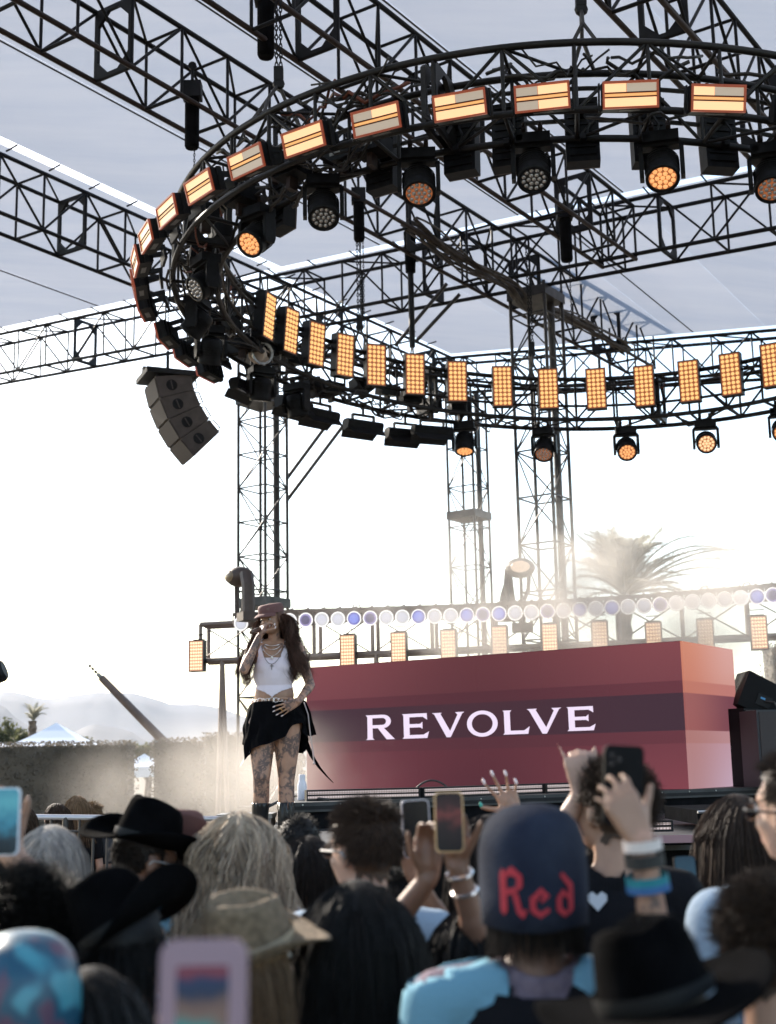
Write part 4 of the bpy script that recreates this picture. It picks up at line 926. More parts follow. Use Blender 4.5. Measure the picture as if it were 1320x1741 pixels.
for i in range(nb + 1):
    a = xL + rdz * (LR * i / nb)
    for dpt in (0, .35): bar('post', a + Z * zbl - rowN * dpt, a + Z * ztl - rowN * dpt, .03, row_m, lr)
    bar('rung', a + Z * zbl, a + Z * zbl - rowN * .35, .02, row_m, lr); bar('rung', a + Z * ztl, a + Z * ztl - rowN * .35, .02, row_m, lr)
    if i < nb:
        a2 = xL + rdz * (LR * (i + 1) / nb)
        bar('diagonal', a + Z * zbl, a2 + Z * ztl, .011, row_m, lr); bar('diagonal', a + Z * ztl, a2 + Z * zbl, .011, row_m, lr)
for u in (378, 640, 905, 1180):
    q = row_pt(u, 1120); 
    for s in (-.09, .09): bar('leg', (q[0], q[1], zbl), (q[0] + s * 1.2, q[1] + .2, 0), .035, row_m, lr, 8)
par_c = mat('lamp_can_black', (.15, .11, .095), .5); par_r = mat('chrome_ring', (.75, .72, .70), .25, .8)
lensc = {'white': em_mat('par_lens_white', (.9, .88, 1.0), .34, (.5, .5, .5)), 'blue': em_mat('par_lens_blue', (.10, .12, .60), .42, (.1, .1, .4)), 'pale': em_mat('par_lens_pale', (1, .93, .93), .85, (.5, .5, .5)), 'violet': em_mat('par_lens_violet', (.42, .32, .62), .5, (.2, .2, .4))}
ringe = em_mat('par_rim_glow', (1, .95, .93), .95, (.7, .7, .7)); lensc2 = {'white': em_mat('par_core_white', (.85, .84, .95), .62, (.4, .4, .45)), 'blue': em_mat('par_core_blue', (.30, .38, 1.0), .7, (.1, .1, .4)), 'pale': em_mat('par_core_pale', (1, .93, .93), .7, (.5, .5, .5)), 'violet': em_mat('par_core_violet', (.22, .16, .36), .3, (.1, .1, .2))}  # rim glow is painted brightness; only lenses and cores are lamps
_par = {}
cols_ = 'white white violet white white blue violet white white blue white white blue violet blue white white violet white blue white blue white white violet pale pale pale white pale blue violet white white white violet blue white white'.split()
us = [416] + list(np.arange(498, 1345, 27.2)); yv = lambda u: float(np.interp(u, [416, 500, 800, 950, 1100, 1250, 1340], [1062, 1057, 1048, 1041, 1032, 1020, 1012]))
for i, u in enumerate(us):
    q = row_pt(u, yv(u)) + rowN * .16; e = empty('round_lamp', q, ORD[min(i, 37)] + ' lamp from the left in the rear row, its round lens ' + {'white': 'white', 'blue': 'deep blue', 'pale': 'washed out by smoke', 'violet': 'dull violet'}[cols_[i]], 'lamp', 'round lamps in the rear row'); place(e, q, rowN + np.array([0, 0, -.1]))
    if not _par:
        Rm = np.array([[1, 0, 0], [0, 0, 1], [0, -1, 0.]])
        b = MB(); b.lathe([(.06, -.16), (.10, -.12), (.108, -.02), (.11, 0)], (0, 0, 0), Rm, 18); b.box((0, -.06, .135), (.25, .14, .05)); b.box((0, -.06, .09), (.20, .10, .06)); _par['housing'] = b.mesh('housing', par_c)
        b = MB(); b.lathe([(.090, .002), (.093, .016), (.103, .016), (.109, .0)], (0, 0, 0), Rm, 24, False); _par['rim'] = b.mesh('rim', ringe, True)
        for k, mm in lensc.items(): b = MB(); b.cur = 0; b.lathe([(.090, .004), (.066, .012)], (0, 0, 0), Rm, 20, False); b.cur = 1; b.lathe([(.066, .012), (.03, .018), (.001, .02)], (0, 0, 0), Rm, 20, False); _par[k] = b.mesh('lens', [mm, lensc2[k]], True)
        b = MB(); b.tube([(-.125, 0, 0), (-.13, -.03, .13)], .012, 4); b.tube([(.125, 0, 0), (.13, -.03, .13)], .012, 4); b.tube([(0, -.03, .15), (0, -.16, .17)], .02, 5); _par['yoke'] = b.mesh('yoke', par_c)
    for k in ('housing', 'rim', 'yoke'): link(k, _par[k], e)
    link('lens', _par[cols_[i]], e)
P2 = make_panel(.23, .46, .12, 5, 9, dot_pale, bed_pale)
for i, (u, v) in enumerate(((342, 1117), (597, 1108), (683, 1104), (767, 1100), (853, 1094), (938, 1090), (1022, 1086), (1113, 1088), (1200, 1083), (1290, 1078))):
    panel(P2, row_pt(u, v) + rowN * .2, rowN, 'pale LED panel under the rear lamp row, ' + ['hung on its far left end', 'just right of the singer', 'third from the left', 'fourth from the left', 'above the letter L', 'above the last letters', 'lost in the bright smoke', 'faint in smoke near the booth end', 'above the booth end face', 'rightmost, beside the hedge screen'][i], 'pale panels under the rear lamp row')
# little antennas/cables standing on the row
b = MB()
for u in (1190, 1262, 598, 850):
    q = row_pt(u, yv(u) - 14); b.tube([q, q + [.03, 0, .10], q + [.10, 0, .12], q + [.15, 0, .02]], .01, 4)
b.build('cable_loop', cable_mat, None); o = bpy.context.scene.collection.objects[-1]; o.parent = lr; o.matrix_parent_inverse = Matrix.Translation(-lr.location)
# ------------------------------------------------------------------ followspot-like heads on the towers
warm_dark = mat('brown_black_fixture', (.06, .04, .035), .55, var=.2)
def pod(u, v, y, label, face, w_=.30, lit=True):
    q = py(u, v, y); e = empty('pod_light', q, label, 'stage light', 'rounded stage lights on the towers'); place(e, q, face)
    b = MB(); b.ell((0, 0, 0), (w_ * .62, .20, .145), None, 20, 12); b.build('housing', warm_dark, e, smooth=True)
    b = MB(); b.ell((0, .15, 0), (w_ * .40, .065, .085), None, 20, 10); b.build('lens', em_mat('pod_lens_' + str(u), (1, .74, .55), .75 if lit else .02, (.2, .15, .1)), e, smooth=True)
    b = MB(); b.tube([(w_ * .55, -.02, 0), (w_ * .62, -.03, -.22), (w_ * .5, -.02, -.50)], .035, 8); b.tube([(-w_ * .35, -.02, -.1), (-w_ * .30, -.03, -.3), (0, -.02, -.55)], .03, 8); b.build('yoke', warm_dark, e)
    return e
e = pod(885, 966, 19.0, 'rounded light with a pale amber face on the right tower', (-.1, -1, 0), .34)
b = MB(); b.tube([(0, 0, -.45), (0, 0, -.8)], .05, 8); b.box((0, 0, -.85), (.3, .25, .12)); b.build('mount', warm_dark, e)
b = MB(); b.prism([(.12, .0), (.20, -.04), (.30, -.35), (.36, -.72), (.05, -.72), (.10, -.3)], (0, -.1, -.02), (1, 0, 0), (0, 0, 1), .12); b.build('cover_bag', warm_dark, e)
e = pod(408, 981, 18.8, 'dark rounded light jutting left from the left tower above the singer', (-.9, -.45, 0), .34, False)
b = MB(); b.tube([(-.25, 0, .02), (-.33, 0, -.15), (-.35, 0, -.62)], .095, 10); b.box((-.33, 0, -.60), (.26, .24, .12)); b.build('arm', warm_dark, e)
# crowd barrier at left
bm = mat('barrier_steel', (.55, .55, .6), .35, .5); e = empty('crowd_barrier', (0, 0, 0), 'low pale steel crowd barrier crossing in front of the hedges at left', 'barrier')
a, c = py(-60, 1388, 9.9), py(438, 1393, 10.4); bar('rail', a, c, .020, bm, e, 8); bar('rail', a - [0, 0, .1], c - [0, 0, .1], .010, tower_metal, e)
bar('rail', a - [0, 0, 1.1], c - [0, 0, 1.1], .02, bm, e)
for k in range(22):
    q = a + (c - a) * k / 21; bar('baluster', q, (q[0], q[1], .12), .010, tower_metal, e)
for k in range(4):
    q = a + (c - a) * k / 3; bar('post', q, (q[0], q[1], 0), .022, tower_metal, e)
bx_ = empty('equipment_case', py(420, 1372, 13), 'pale equipment case in the smoke left of the singer feet', 'case'); b = MB(); b.box((0, 0, -.7), (.5, .5, 1.2)); b.build('case', mat('pale_case', (.3, .27, .25), .6), bx_)
b = MB(); b.box((0, 0, -.08), (.52, .52, .04)); b.build('lid', steel, bx_)
# black lamp at the far left edge
e = empty('stand_light', py(-16, 1148, 9.0), 'black light fixture poking in at the far left edge', 'stage light')
b = MB(); b.lathe([(.05, -.12), (.075, -.05), (.075, .08), (.06, .1)], (0, 0, 0), rot_to((1, 0, .4)), 12); b.box((.0, 0, -.08), (.07, .1, .2)); b.build('housing', black_plastic, e); bar('pole', np.array(e.location) - [0.02, 0, .15], (e.location.x - .02, e.location.y, 0), .02, black_metal, e)
# ================================================================== people
tmp_scene = bpy.data.scenes.new('build_scene')
def evaluate(me, mods):
    o = bpy.data.objects.new('tmp', me); tmp_scene.collection.objects.link(o)
    for kind, kw in mods:
        m = o.modifiers.new('m', kind)
        for k, v in kw.items(): setattr(m, k, v)
    with bpy.context.temp_override(scene=tmp_scene, view_layer=tmp_scene.view_layers[0]): dg = bpy.context.evaluated_depsgraph_get(); dg.update()
    r = bpy.data.meshes.new_from_object(o.evaluated_get(dg)); bpy.data.objects.remove(o); return r
def skin_mat(name, col, tattoo=0.0):
    m = mat(name, col, .5, var=.10, vscale=14, bump=.08, bscale=90); b = m.node_tree.nodes['Principled BSDF']
    b.inputs['Subsurface Weight'].default_value = .12; b.inputs['Subsurface Radius'].default_value = (.02, .008, .004); b.inputs['Subsurface Scale'].default_value = .4
    if tattoo:
        n = m.node_tree.nodes; l = m.node_tree.links; src = b.inputs['Base Color'].links[0].from_socket; tc = n.new('ShaderNodeTexCoord')
        a = n.new('ShaderNodeTexNoise'); a.inputs['Scale'].default_value = 9; a.inputs['Detail'].default_value = 2; a.inputs['Distortion'].default_value = 1.2
        v = n.new('ShaderNodeTexVoronoi'); v.feature = 'DISTANCE_TO_EDGE'; v.inputs['Scale'].default_value = 22
        d = n.new('ShaderNodeTexNoise'); d.inputs['Scale'].default_value = 45; d.inputs['Detail'].default_value = 2
        for q in (a, v, d): l.new(tc.outputs['Object'], q.inputs['Vector'])
        r1 = n.new('ShaderNodeMapRange'); r1.inputs[1].default_value = .40; r1.inputs[2].default_value = .58; l.new(a.outputs[0], r1.inputs[0])
        r2 = n.new('ShaderNodeMapRange'); r2.inputs[1].default_value = .12; r2.inputs[2].default_value = .03; l.new(v.outputs[0], r2.inputs[0])
        r3 = n.new('ShaderNodeMapRange'); r3.inputs[1].default_value = .48; r3.inputs[2].default_value = .58; l.new(d.outputs[0], r3.inputs[0])
        mx = n.new('ShaderNodeMath'); mx.operation = 'MAXIMUM'; l.new(r2.outputs[0], mx.inputs[0]); l.new(r3.outputs[0], mx.inputs[1])
        mu = n.new('ShaderNodeMath'); mu.operation = 'MULTIPLY'; l.new(mx.outputs[0], mu.inputs[0]); l.new(r1.outputs[0], mu.inputs[1])
        m4 = n.new('ShaderNodeMath'); m4.operation = 'MULTIPLY_ADD'; m4.inputs[1].default_value = .38; l.new(r1.outputs[0], m4.inputs[0]); l.new(mu.outputs[0], m4.inputs[2]); m4.use_clamp = True
        m2 = n.new('ShaderNodeMath'); m2.operation = 'MULTIPLY'; m2.inputs[1].default_value = tattoo; l.new(m4.outputs[0], m2.inputs[0])
        mc = n.new('ShaderNodeMix'); mc.data_type = 'RGBA'; mc.inputs[7].default_value = (.045, .04, .05, 1); l.new(m2.outputs[0], mc.inputs[0]); l.new(src, mc.inputs[6]); l.new(mc.outputs[2], b.inputs['Base Color'])
    return m
def cloth_mat(name, col, rough=.85, **k): return mat(name, col, rough, bump=.35, bscale=k.pop('bscale', 140), spec=.15, **k)
def hair_mat(name, c1, c2):
    m = bpy.data.materials.new(name); m.use_nodes = True; n = m.node_tree.nodes; l = m.node_tree.links; b = n['Principled BSDF']; b.inputs['Roughness'].default_value = .55; b.inputs['Specular IOR Level'].default_value = .22
    g = n.new('ShaderNodeNewGeometry'); mx = n.new('ShaderNodeMix'); mx.data_type = 'RGBA'; mx.inputs[6].default_value = (*c1, 1); mx.inputs[7].default_value = (*c2, 1)
    l.new(g.outputs['Random Per Island'], mx.inputs[0]); l.new(mx.outputs[2], b.inputs['Base Color']); return m
SK = {'tan': skin_mat('tan_skin', (.36, .205, .135)), 'brown': skin_mat('brown_skin', (.20, .105, .068)), 'light': skin_mat('light_skin', (.44, .27, .20)), 'tat': skin_mat('tattooed_skin', (.43, .24, .165), .78), 'armtat': skin_mat('tattooed_forearm_skin', (.40, .26, .19), .6)}
HM = {'black': hair_mat('black_hair', (.003, .003, .003), (.009, .007, .006)), 'brown': hair_mat('dark_brown_hair', (.018, .011, .008), (.06, .035, .022)), 'dark': hair_mat('near_black_brown_hair', (.006, .004, .003), (.02, .012, .008)),
      'blonde': hair_mat('ash_blonde_hair', (.22, .17, .13), (.58, .46, .33)), 'blonde2': hair_mat('silver_blonde_hair', (.20, .18, .17), (.50, .44, .38)), 'singer': hair_mat('warm_dark_brown_hair', (.025, .012, .008), (.11, .052, .035)), 'light_brown': hair_mat('light_brown_hair', (.10, .06, .035), (.25, .16, .09))}
eye_m = mat('eye_white', (.6, .58, .56), .2); iris_m = mat('dark_iris', (.03, .02, .015), .1); lip_m = mat('lip_tint', (.36, .13, .11), .4); brow_m = mat('brow_hair', (.03, .02, .015), .7)

def capsule(b, p, q, r0, r1, n=12):
    p, q = np.array(p, float), np.array(q, float); d = q - p; L = np.linalg.norm(d) + 1e-6; R = rot_to(d); pr = []
    for i in range(5): a = math.pi / 2 * (1 - i / 4); pr.append((max(1e-4, r0 * math.cos(a)), -r0 * math.sin(a)))
    for i in range(5): a = math.pi / 2 * i / 4; pr.append((max(1e-4, r1 * math.cos(a)), L + r1 * math.sin(a)))
    b.lathe(pr, p, R, n)
class Body:
    def __init__(s): s.b = MB(); s.seg = []      # seg: label, p, q, r0, r1
    def cap(s, lab, p, q, r0, r1=None, n=12):
        r1 = r0 if r1 is None else r1; capsule(s.b, p, q, r0, r1, n); s.seg.append((lab, np.array(p, float), np.array(q, float), r0, r1))
    def ell(s, lab, c, r, R=None):
        s.b.ell(c, r, R, 16, 12); a = np.array([0, 0, r[2] * .5]); a = R @ a if R is not None else a; s.seg.append((lab, np.array(c) - a, np.array(c) + a, min(r[0], r[1]), min(r[0], r[1])))
    def finish(s, voxel, dec=None, smooth=4):
        me = bpy.data.meshes.new('raw'); me.from_pydata(s.b.v, [], s.b.f)
        mods = [('REMESH', dict(mode='VOXEL', voxel_size=voxel, use_smooth_shade=True)), ('SMOOTH', dict(factor=.5, iterations=smooth))]
        if dec: mods.append(('DECIMATE', dict(ratio=dec)))
        r = evaluate(me, mods); bpy.data.meshes.remove(me)
        n = len(r.vertices); co = np.empty(n * 3); r.vertices.foreach_get('co', co); co = co.reshape(-1, 3); no = np.empty(n * 3); r.vertices.foreach_get('normal', no); no = no.reshape(-1, 3)
        s.co, s.no, s.me = co, no, r; best = np.full(n, 1e9); s.lab = np.zeros(n, int); s.t = np.zeros(n)
        for i, (lb, p, q, r0, r1) in enumerate(s.seg):
            d = q - p; L2_ = d @ d + 1e-9; tr = (co - p) @ d / L2_; t = np.clip(tr, 0, 1); dist = np.linalg.norm(co - (p + t[:, None] * d), axis=1) - (r0 + (r1 - r0) * t)
            m = dist < best; best[m] = dist[m]; s.lab[m] = i; s.t[m] = tr[m]
        s.name = np.array([x[0] for x in s.seg])[s.lab]
        return r
    def garment(s, mask, off, hemz=None, cutt=None, folds=0, seed=0, flare=None, thick=.004, hemf=None, smooth=0):
        """shell of the body region `mask`, pushed out; boundary verts snapped to hem heights / sleeve cuts"""
        fv = [tuple(p.vertices) for p in s.me.polygons]; keep = [f for f in fv if all(mask[i] for i in f)]
        if not keep: return None
        idx = sorted({i for f in keep for i in f}); mp = {j: k for k, j in enumerate(idx)}; from collections import Counter
        ec = Counter()
        for f in keep:
            for a, c in zip(f, f[1:] + f[:1]): ec[(min(a, c), max(a, c))] += 1
        bnd = {i for e_, c in ec.items() if c == 1 for i in e_}
        P = s.co[idx].copy(); N = s.no[idx]; ia = np.array(idx)
        for k, j in enumerate(idx):
            if j in bnd:
                if cutt and s.name[j] in cutt:
                    lb, p, q, r0, r1 = s.seg[s.lab[j]]; tc = cutt[s.name[j]]
                    if tc is not None: P[k] += (q - p) * (tc - s.t[j]); continue
                if hemf is not None:
                    h = hemf(P[k])
                    if abs(h - P[k, 2]) < .03: P[k, 2] = h
                if hemz is not None:
                    h = min(hemz, key=lambda z: abs(z - P[k, 2]))
                    if abs(h - P[k, 2]) < .035: P[k, 2] = h
        o = off if np.isscalar(off) else off[ia][:, None]
        P = P + N * o
        if folds:
            r = np.random.default_rng(seed); f = np.zeros(len(P))
            for _ in range(7):
                w_ = r.normal(size=3) * [14, 14, 9]; f += np.sin(P @ w_ + r.uniform(0, 6))
            P = P + N * (f / 7 * folds)[:, None]
        me = bpy.data.meshes.new('garment'); me.from_pydata(P.tolist(), [], [tuple(mp[i] for i in f) for f in keep]); me.polygons.foreach_set('use_smooth', [True] * len(keep)); me.update()
        if thick:
            me2 = evaluate(me, ([('SMOOTH', dict(factor=.6, iterations=smooth))] if smooth else []) + [('SOLIDIFY', dict(thickness=thick, offset=-1.0))]); bpy.data.meshes.remove(me); me = me2
        return me
def hand(B, w_, d, n, side, curls=(.3, .35, .4, .45), spread=.12, thumb=(.5, .3), k=1.0, lab='hand'):
    """w_: wrist, d: towards fingertips, n: palm normal (curl direction), side: thumb side"""
    d, n = nrm_(d), nrm_(n); side = nrm_(np.array(side, float) - d * (np.array(side, float) @ d)); n = nrm_(n - d * (n @ d) - side * (n @ side))
    w_ = np.array(w_, float); out = []
    for i, (o, Lp, Lf, r) in enumerate(((.030, .088, .072, .0088), (.010, .092, .081, .009), (-.011, .088, .075, .0086), (-.030, .080, .058, .0076))):
        kn = w_ + (d * Lp + side * o) * k; B.cap(lab, w_ + side * o * .55 * k, kn, .016 * k, .0125 * k, 8)
        dd = nrm_(d + side * (o / .03) * spread); p = kn; c = 0
        for sg, f in enumerate((.45, .32, .23)):
            c += curls[i] * (1.0 if sg else .8); v = dd * math.cos(c) + n * math.sin(c); q = p + v * Lf * f * 1.1 * k; B.cap('finger', p, q, (r - sg * .0008) * k, (r - (sg + 1) * .0009) * k, 8); p = q
        out.append(p)
    B.cap(lab, w_ + (d * .03 + n * .008 + side * .0) * k, w_ + (d * .07 + n * .006) * k, .020 * k, .018 * k, 8)
    b0 = w_ + (d * .022 + side * .022 + n * .006) * k; b1 = b0 + nrm_(d * .75 + side * .65 + n * .3) * .044 * k; B.cap(lab, b0, b1, .015 * k, .012 * k, 8)
    v = nrm_(d * thumb[0] + side * (1 - thumb[0]) * .9 + n * thumb[1]); b2 = b1 + v * .034 * k; B.cap('finger', b1, b2, .0115 * k, .0098 * k, 8); v = nrm_(v + n * thumb[1] * .8 + d * .2); b3 = b2 + v * .027 * k; B.cap('finger', b2, b3, .0098 * k, .008 * k, 8)
    return out + [b3]
def ik(S, T, l1, l2, pole):
    S, T = np.array(S, float), np.array(T, float); d = T - S; L = np.linalg.norm(d); L_ = min(L, (l1 + l2) * .995); T = S + d / L * L_
    a = (l1 * l1 - l2 * l2 + L_ * L_) / (2 * L_); h = math.sqrt(max(0, l1 * l1 - a * a)); u = d / L; p = np.array(pole, float); p = nrm_(p - u * (p @ u)); return S + u * a + p * h, T
def head_prims(B, R, c, female=False, detail=False):
    """R head rotation, c head centre; local head coords x right, y forward, z up"""
    def e(lab, p, r, Rl=None): B.ell(lab, c + R @ np.array(p), r, R if Rl is None else R @ Rl)
    def cp(lab, p, q, r0, r1): B.cap(lab, c + R @ np.array(p), c + R @ np.array(q), r0, r1)
    e('head', (0, -.012, .028), (.076, .095, .088)); e('head', (0, .02, -.02), (.063, .072, .085)); e('head', (0, .048, -.068), (.038, .032, .032))
    e('head', (0, .02, -.055), (.052, .055, .045)); e('head', (0, .062, .030), (.052, .028, .022))
    for s in (-1, 1): e('ear', (s * .076, -.005, -.01), (.010, .020, .032)); e('head', (s * .037, .060, -.022), (.022, .020, .018)); 
    cp('nose', (0, .083, .012), (0, .104, -.022), .008, .011)
    for s in (-1, 1): cp('nose', (s * .008, .092, -.024), (s * .011, .086, -.025), .008, .007)
    cp('lip', (-.016, .082, -.047), (.016, .082, -.047), .006, .006); cp('lip', (-.013, .082, -.057), (.013, .082, -.057), .0065, .0065)
    if detail: cp('head', (-.045, .072, .028), (.045, .072, .028), .010, .010)
def strand_mesh(name, P, rad, m, K=3, tip=.25):
    """P: (n, m, 3) polylines -> tapering prisms"""
    n, mm, _ = P.shape; T = np.gradient(P, axis=1); T /= np.linalg.norm(T, axis=2, keepdims=True) + 1e-9
    a = np.cross(T, np.array([.3, .2, 1.0])); a /= np.linalg.norm(a, axis=2, keepdims=True) + 1e-9; b_ = np.cross(T, a)
    rr = np.linspace(1, tip, mm)[None, :, None] * (rad if np.isscalar(rad) else rad[:, None, None]); vs = []
    for k in range(K): th = 2 * math.pi * k / K; vs.append(P + rr * (math.cos(th) * a + math.sin(th) * b_))
    Vx = np.stack(vs, 2).reshape(-1, 3); i, j, k = np.meshgrid(np.arange(n), np.arange(mm - 1), np.arange(K), indexing='ij'); base = (i * mm + j) * K
    Fq = np.stack([base + k, base + (k + 1) % K, base + K + (k + 1) % K, base + K + k], -1).reshape(-1, 4)
    me = bpy.data.meshes.new(name); me.vertices.add(len(Vx)); me.vertices.foreach_set('co', Vx.ravel()); me.loops.add(len(Fq) * 4); me.loops.foreach_set('vertex_index', Fq.ravel().astype(np.int32))
    me.polygons.add(len(Fq)); me.polygons.foreach_set('loop_start', np.arange(0, len(Fq) * 4, 4, dtype=np.int32)); me.materials.append(m); me.update(calc_edges=True); me.polygons.foreach_set('use_smooth', [True] * len(Fq)); return me
def hair(style, R, c, seed, n=900, L=.4, rad=.0022, wave=.0, part=0, vol=1.0, front=.35, sh=True, hatted=False, fwd=0):
    """strand polylines in person space"""
    r = np.random.default_rng(seed); A = np.array([.078, .098, .092]) * 1.03; cc = np.array([0, -.012, .028]); D_ = []
    while len(D_) < n:
        d = r.normal(size=3); d /= np.linalg.norm(d)
        if hatted and d[2] > (.12 if hatted is True else hatted): continue
        if d[1] > front and d[2] < .62: continue
        if d[2] < -.45: continue
        if abs(d[0]) > .8 and d[2] < -.05 and d[1] > -.2 and style in ('short', 'curly'): continue
        D_.append(d)
    D_ = np.array(D_); P = cc + D_ * A; m = {'short': 5, 'curly': 9, 'afro': 8, 'long': 15}[style]; out = np.empty((n, m, 3)); out[:, 0] = P
    Ls = L * r.uniform(.75, 1.1, n); nrm = D_ / A; nrm /= np.linalg.norm(nrm, axis=1)[:, None]; jit = r.normal(size=(n, 3)) * .25; ph = r.uniform(0, 6.28, n); ph2 = r.uniform(0, 6.28, n)
    clump = np.floor((np.arctan2(D_[:, 0], -D_[:, 1]) + 4) * 5) * 1.7
    for k in range(1, m):
        t = k / (m - 1)
        if style == 'long':
            wgt = max(0, 1 - t * 3.2); down = np.stack([D_[:, 0] * .12 * vol + np.sign(D_[:, 0] + 1e-3) * .02, -.10 * np.ones(n) * (0 if fwd else vol) + (np.where(D_[:, 1] > .1, -.25, 0) if not fwd else np.where(D_[:, 1] > -.35, fwd, -.05)), -np.ones(n)], 1)
            v = nrm * wgt * .55 + np.stack([np.sign(D_[:, 0]) * .5, -.25 * np.ones(n), -.2 * np.ones(n)], 1) * wgt * (D_[:, 2] > .4)[:, None] + down * (1 - wgt * .6) + jit * .16
            v /= np.linalg.norm(v, axis=1)[:, None]; stp = Ls / (m - 1); p = out[:, k - 1] + v * stp[:, None]
            if wave: p = p + wave * np.stack([np.sin(t * 16 + clump + ph * .25), np.cos(t * 14 + clump + ph * .25), 0 * ph], 1)
        elif style == 'short':
            v = nrm * (.35 + .5 * (D_[:, 2] > .5))[:, None] + jit * .55 + np.stack([0 * ph, .35 * np.ones(n), -.35 * np.ones(n)], 1); v /= np.linalg.norm(v, axis=1)[:, None]; p = out[:, k - 1] + v * (Ls / (m - 1))[:, None]
        else:
            a = t * (11 if style == 'curly' else 16) + ph; v = nrm * .8 + .9 * np.stack([np.sin(a), np.cos(a + ph2), np.sin(a * 1.1 + ph2)], 1) + jit * .5; v /= np.linalg.norm(v, axis=1)[:, None]; p = out[:, k - 1] + v * (Ls / (m - 1))[:, None]
        q = (p - cc) / (A * 1.02); l_ = np.linalg.norm(q, axis=1); ins = l_ < 1; p[ins] = cc + q[ins] / l_[ins][:, None] * A * 1.03
        if style == 'long':   # keep off neck and shoulders
            q = p - np.array([0, -.01, -.18]); rr = np.sqrt((q[:, 0] / .075) ** 2 + (q[:, 1] / .075) ** 2); ins = (rr < 1) & (p[:, 2] < -.05); p[ins, :2] = (np.array([0, -.01]) + (p[ins, :2] - [0, -.01]) / rr[ins][:, None])
            if sh:
                q = (p - np.array([0, .0, -.34])) / np.array([.24, .135, .175]); l_ = np.linalg.norm(q, axis=1); ins = l_ < 1; p[ins] = np.array([0, .0, -.34]) + (q[ins] / (l_[ins][:, None] + 1e-6)) * np.array([.24, .135, .175])
        out[:, k] = p
    return np.einsum('ij,nkj->nki', R, out) + c
def scalp(B, R, c, m, grow=.006, front=.40, low=-.42, name='hair', zside=-.1):
    q = (B.co - c) @ R; hd = np.isin(B.name, ['head', 'neck', 'ear']); d = (q - [0, -.012, .028]) / [.078, .098, .092]; ln = np.linalg.norm(d, axis=1); dn = d / ln[:, None]
    hl = np.where(q[:, 1] < -.02, -.085, np.where(q[:, 1] < .03, -.02, .062)); mask = hd & (q[:, 2] > hl) & ~((q[:, 1] > .055) & (q[:, 2] < .065)) & (B.name != 'ear')
    me = B.garment(mask, grow, thick=0, folds=.002, seed=3)
    if me: me.materials.append(m)
    return me

def cowboy_hat(parent, R, c, m, band, crown=.118, brim=.115, curl=.07, dip=.02, pinch=.018, name='cowboy_hat', tilt=0, k=1.0, seed=0):
    """R,c place the hat: origin at band centre"""
    n = 48; rows = []
    prof = [(.0, .80), (.30, .84), (.55, .93), (.75, 1.0), (.88, .97), (.96, .85), (1.0, .6), (1.02, .3), (1.03, .06)]
    b = MB(); vs = []
    for r_, h in prof:
        for j in range(n):
            th = 2 * math.pi * j / n; x, y = math.sin(th), math.cos(th); tp = 1 - .16 * (h > .2) * h
            px_, py_ = x * .084 * max(r_, .001) * tp, y * .104 * max(r_, .001) * tp; hz = h * crown
            if r_ < .9: hz -= pinch * math.exp(-(px_ / .022) ** 2) * (1 if r_ < .8 else .4)     # centre crease
            if r_ > .5: 
                dn = math.exp(-((abs(px_) - .045) / .02) ** 2) * max(0, y) ; px_ *= 1 - .22 * dn * h; py_ *= 1 - .10 * dn * h
            hz += .012 * y * h * -1
            vs.append((px_ * k, py_ * k, hz * k))
    m_ = len(prof); b.add(vs, [(i * n + j, (i + 1) * n + j, (i + 1) * n + (j + 1) % n, i * n + (j + 1) % n) for i in range(m_ - 1) for j in range(n)])
    vs = []; NB_ = 7
    for side in (0, 1):
        for i in range(NB_):
            t = i / (NB_ - 1)
            for j in range(n):
                th = 2 * math.pi * j / n; x, y = math.sin(th), math.cos(th); rx = .0865 + brim * t * (1 - .18 * x * x * t); ry = .107 + brim * t
                z = curl * (abs(x) ** 2.2) * t ** 1.6 - dip * (abs(y) ** 2) * t ** 1.4 + .004 * math.sin(3 * th + seed) * t - side * .004
                vs.append((x * rx * (1 - .10 * abs(x) * t) * k, y * ry * k, z * k))
    o = NB_ * n
    f = [(i * n + j, i * n + (j + 1) % n, (i + 1) * n + (j + 1) % n, (i + 1) * n + j) for i in range(NB_ - 1) for j in range(n)]
    f += [(o + i * n + j, o + (i + 1) * n + j, o + (i + 1) * n + (j + 1) % n, o + i * n + (j + 1) % n) for i in range(NB_ - 1) for j in range(n)]
    f += [((NB_ - 1) * n + j, (NB_ - 1) * n + (j + 1) % n, o + (NB_ - 1) * n + (j + 1) % n, o + (NB_ - 1) * n + j) for j in range(n)]
    b.add(vs, f); me = b.mesh(name, m, True); M4 = Matrix.Identity(4)
    for i in range(3):
        for j in range(3): M4[i][j] = R[i][j]
        M4[i][3] = c[i]
    o_ = link(name, me, parent); o_.matrix_basis = M4
    b = MB(); b.lathe([(1.0, .004), (1.015, .012), (1.0, .026)], (0, 0, 0), np.diag([.0885 * k, .1085 * k, k]), 36, False); bd = b.build('hat_band', band, o_, smooth=True); return o_
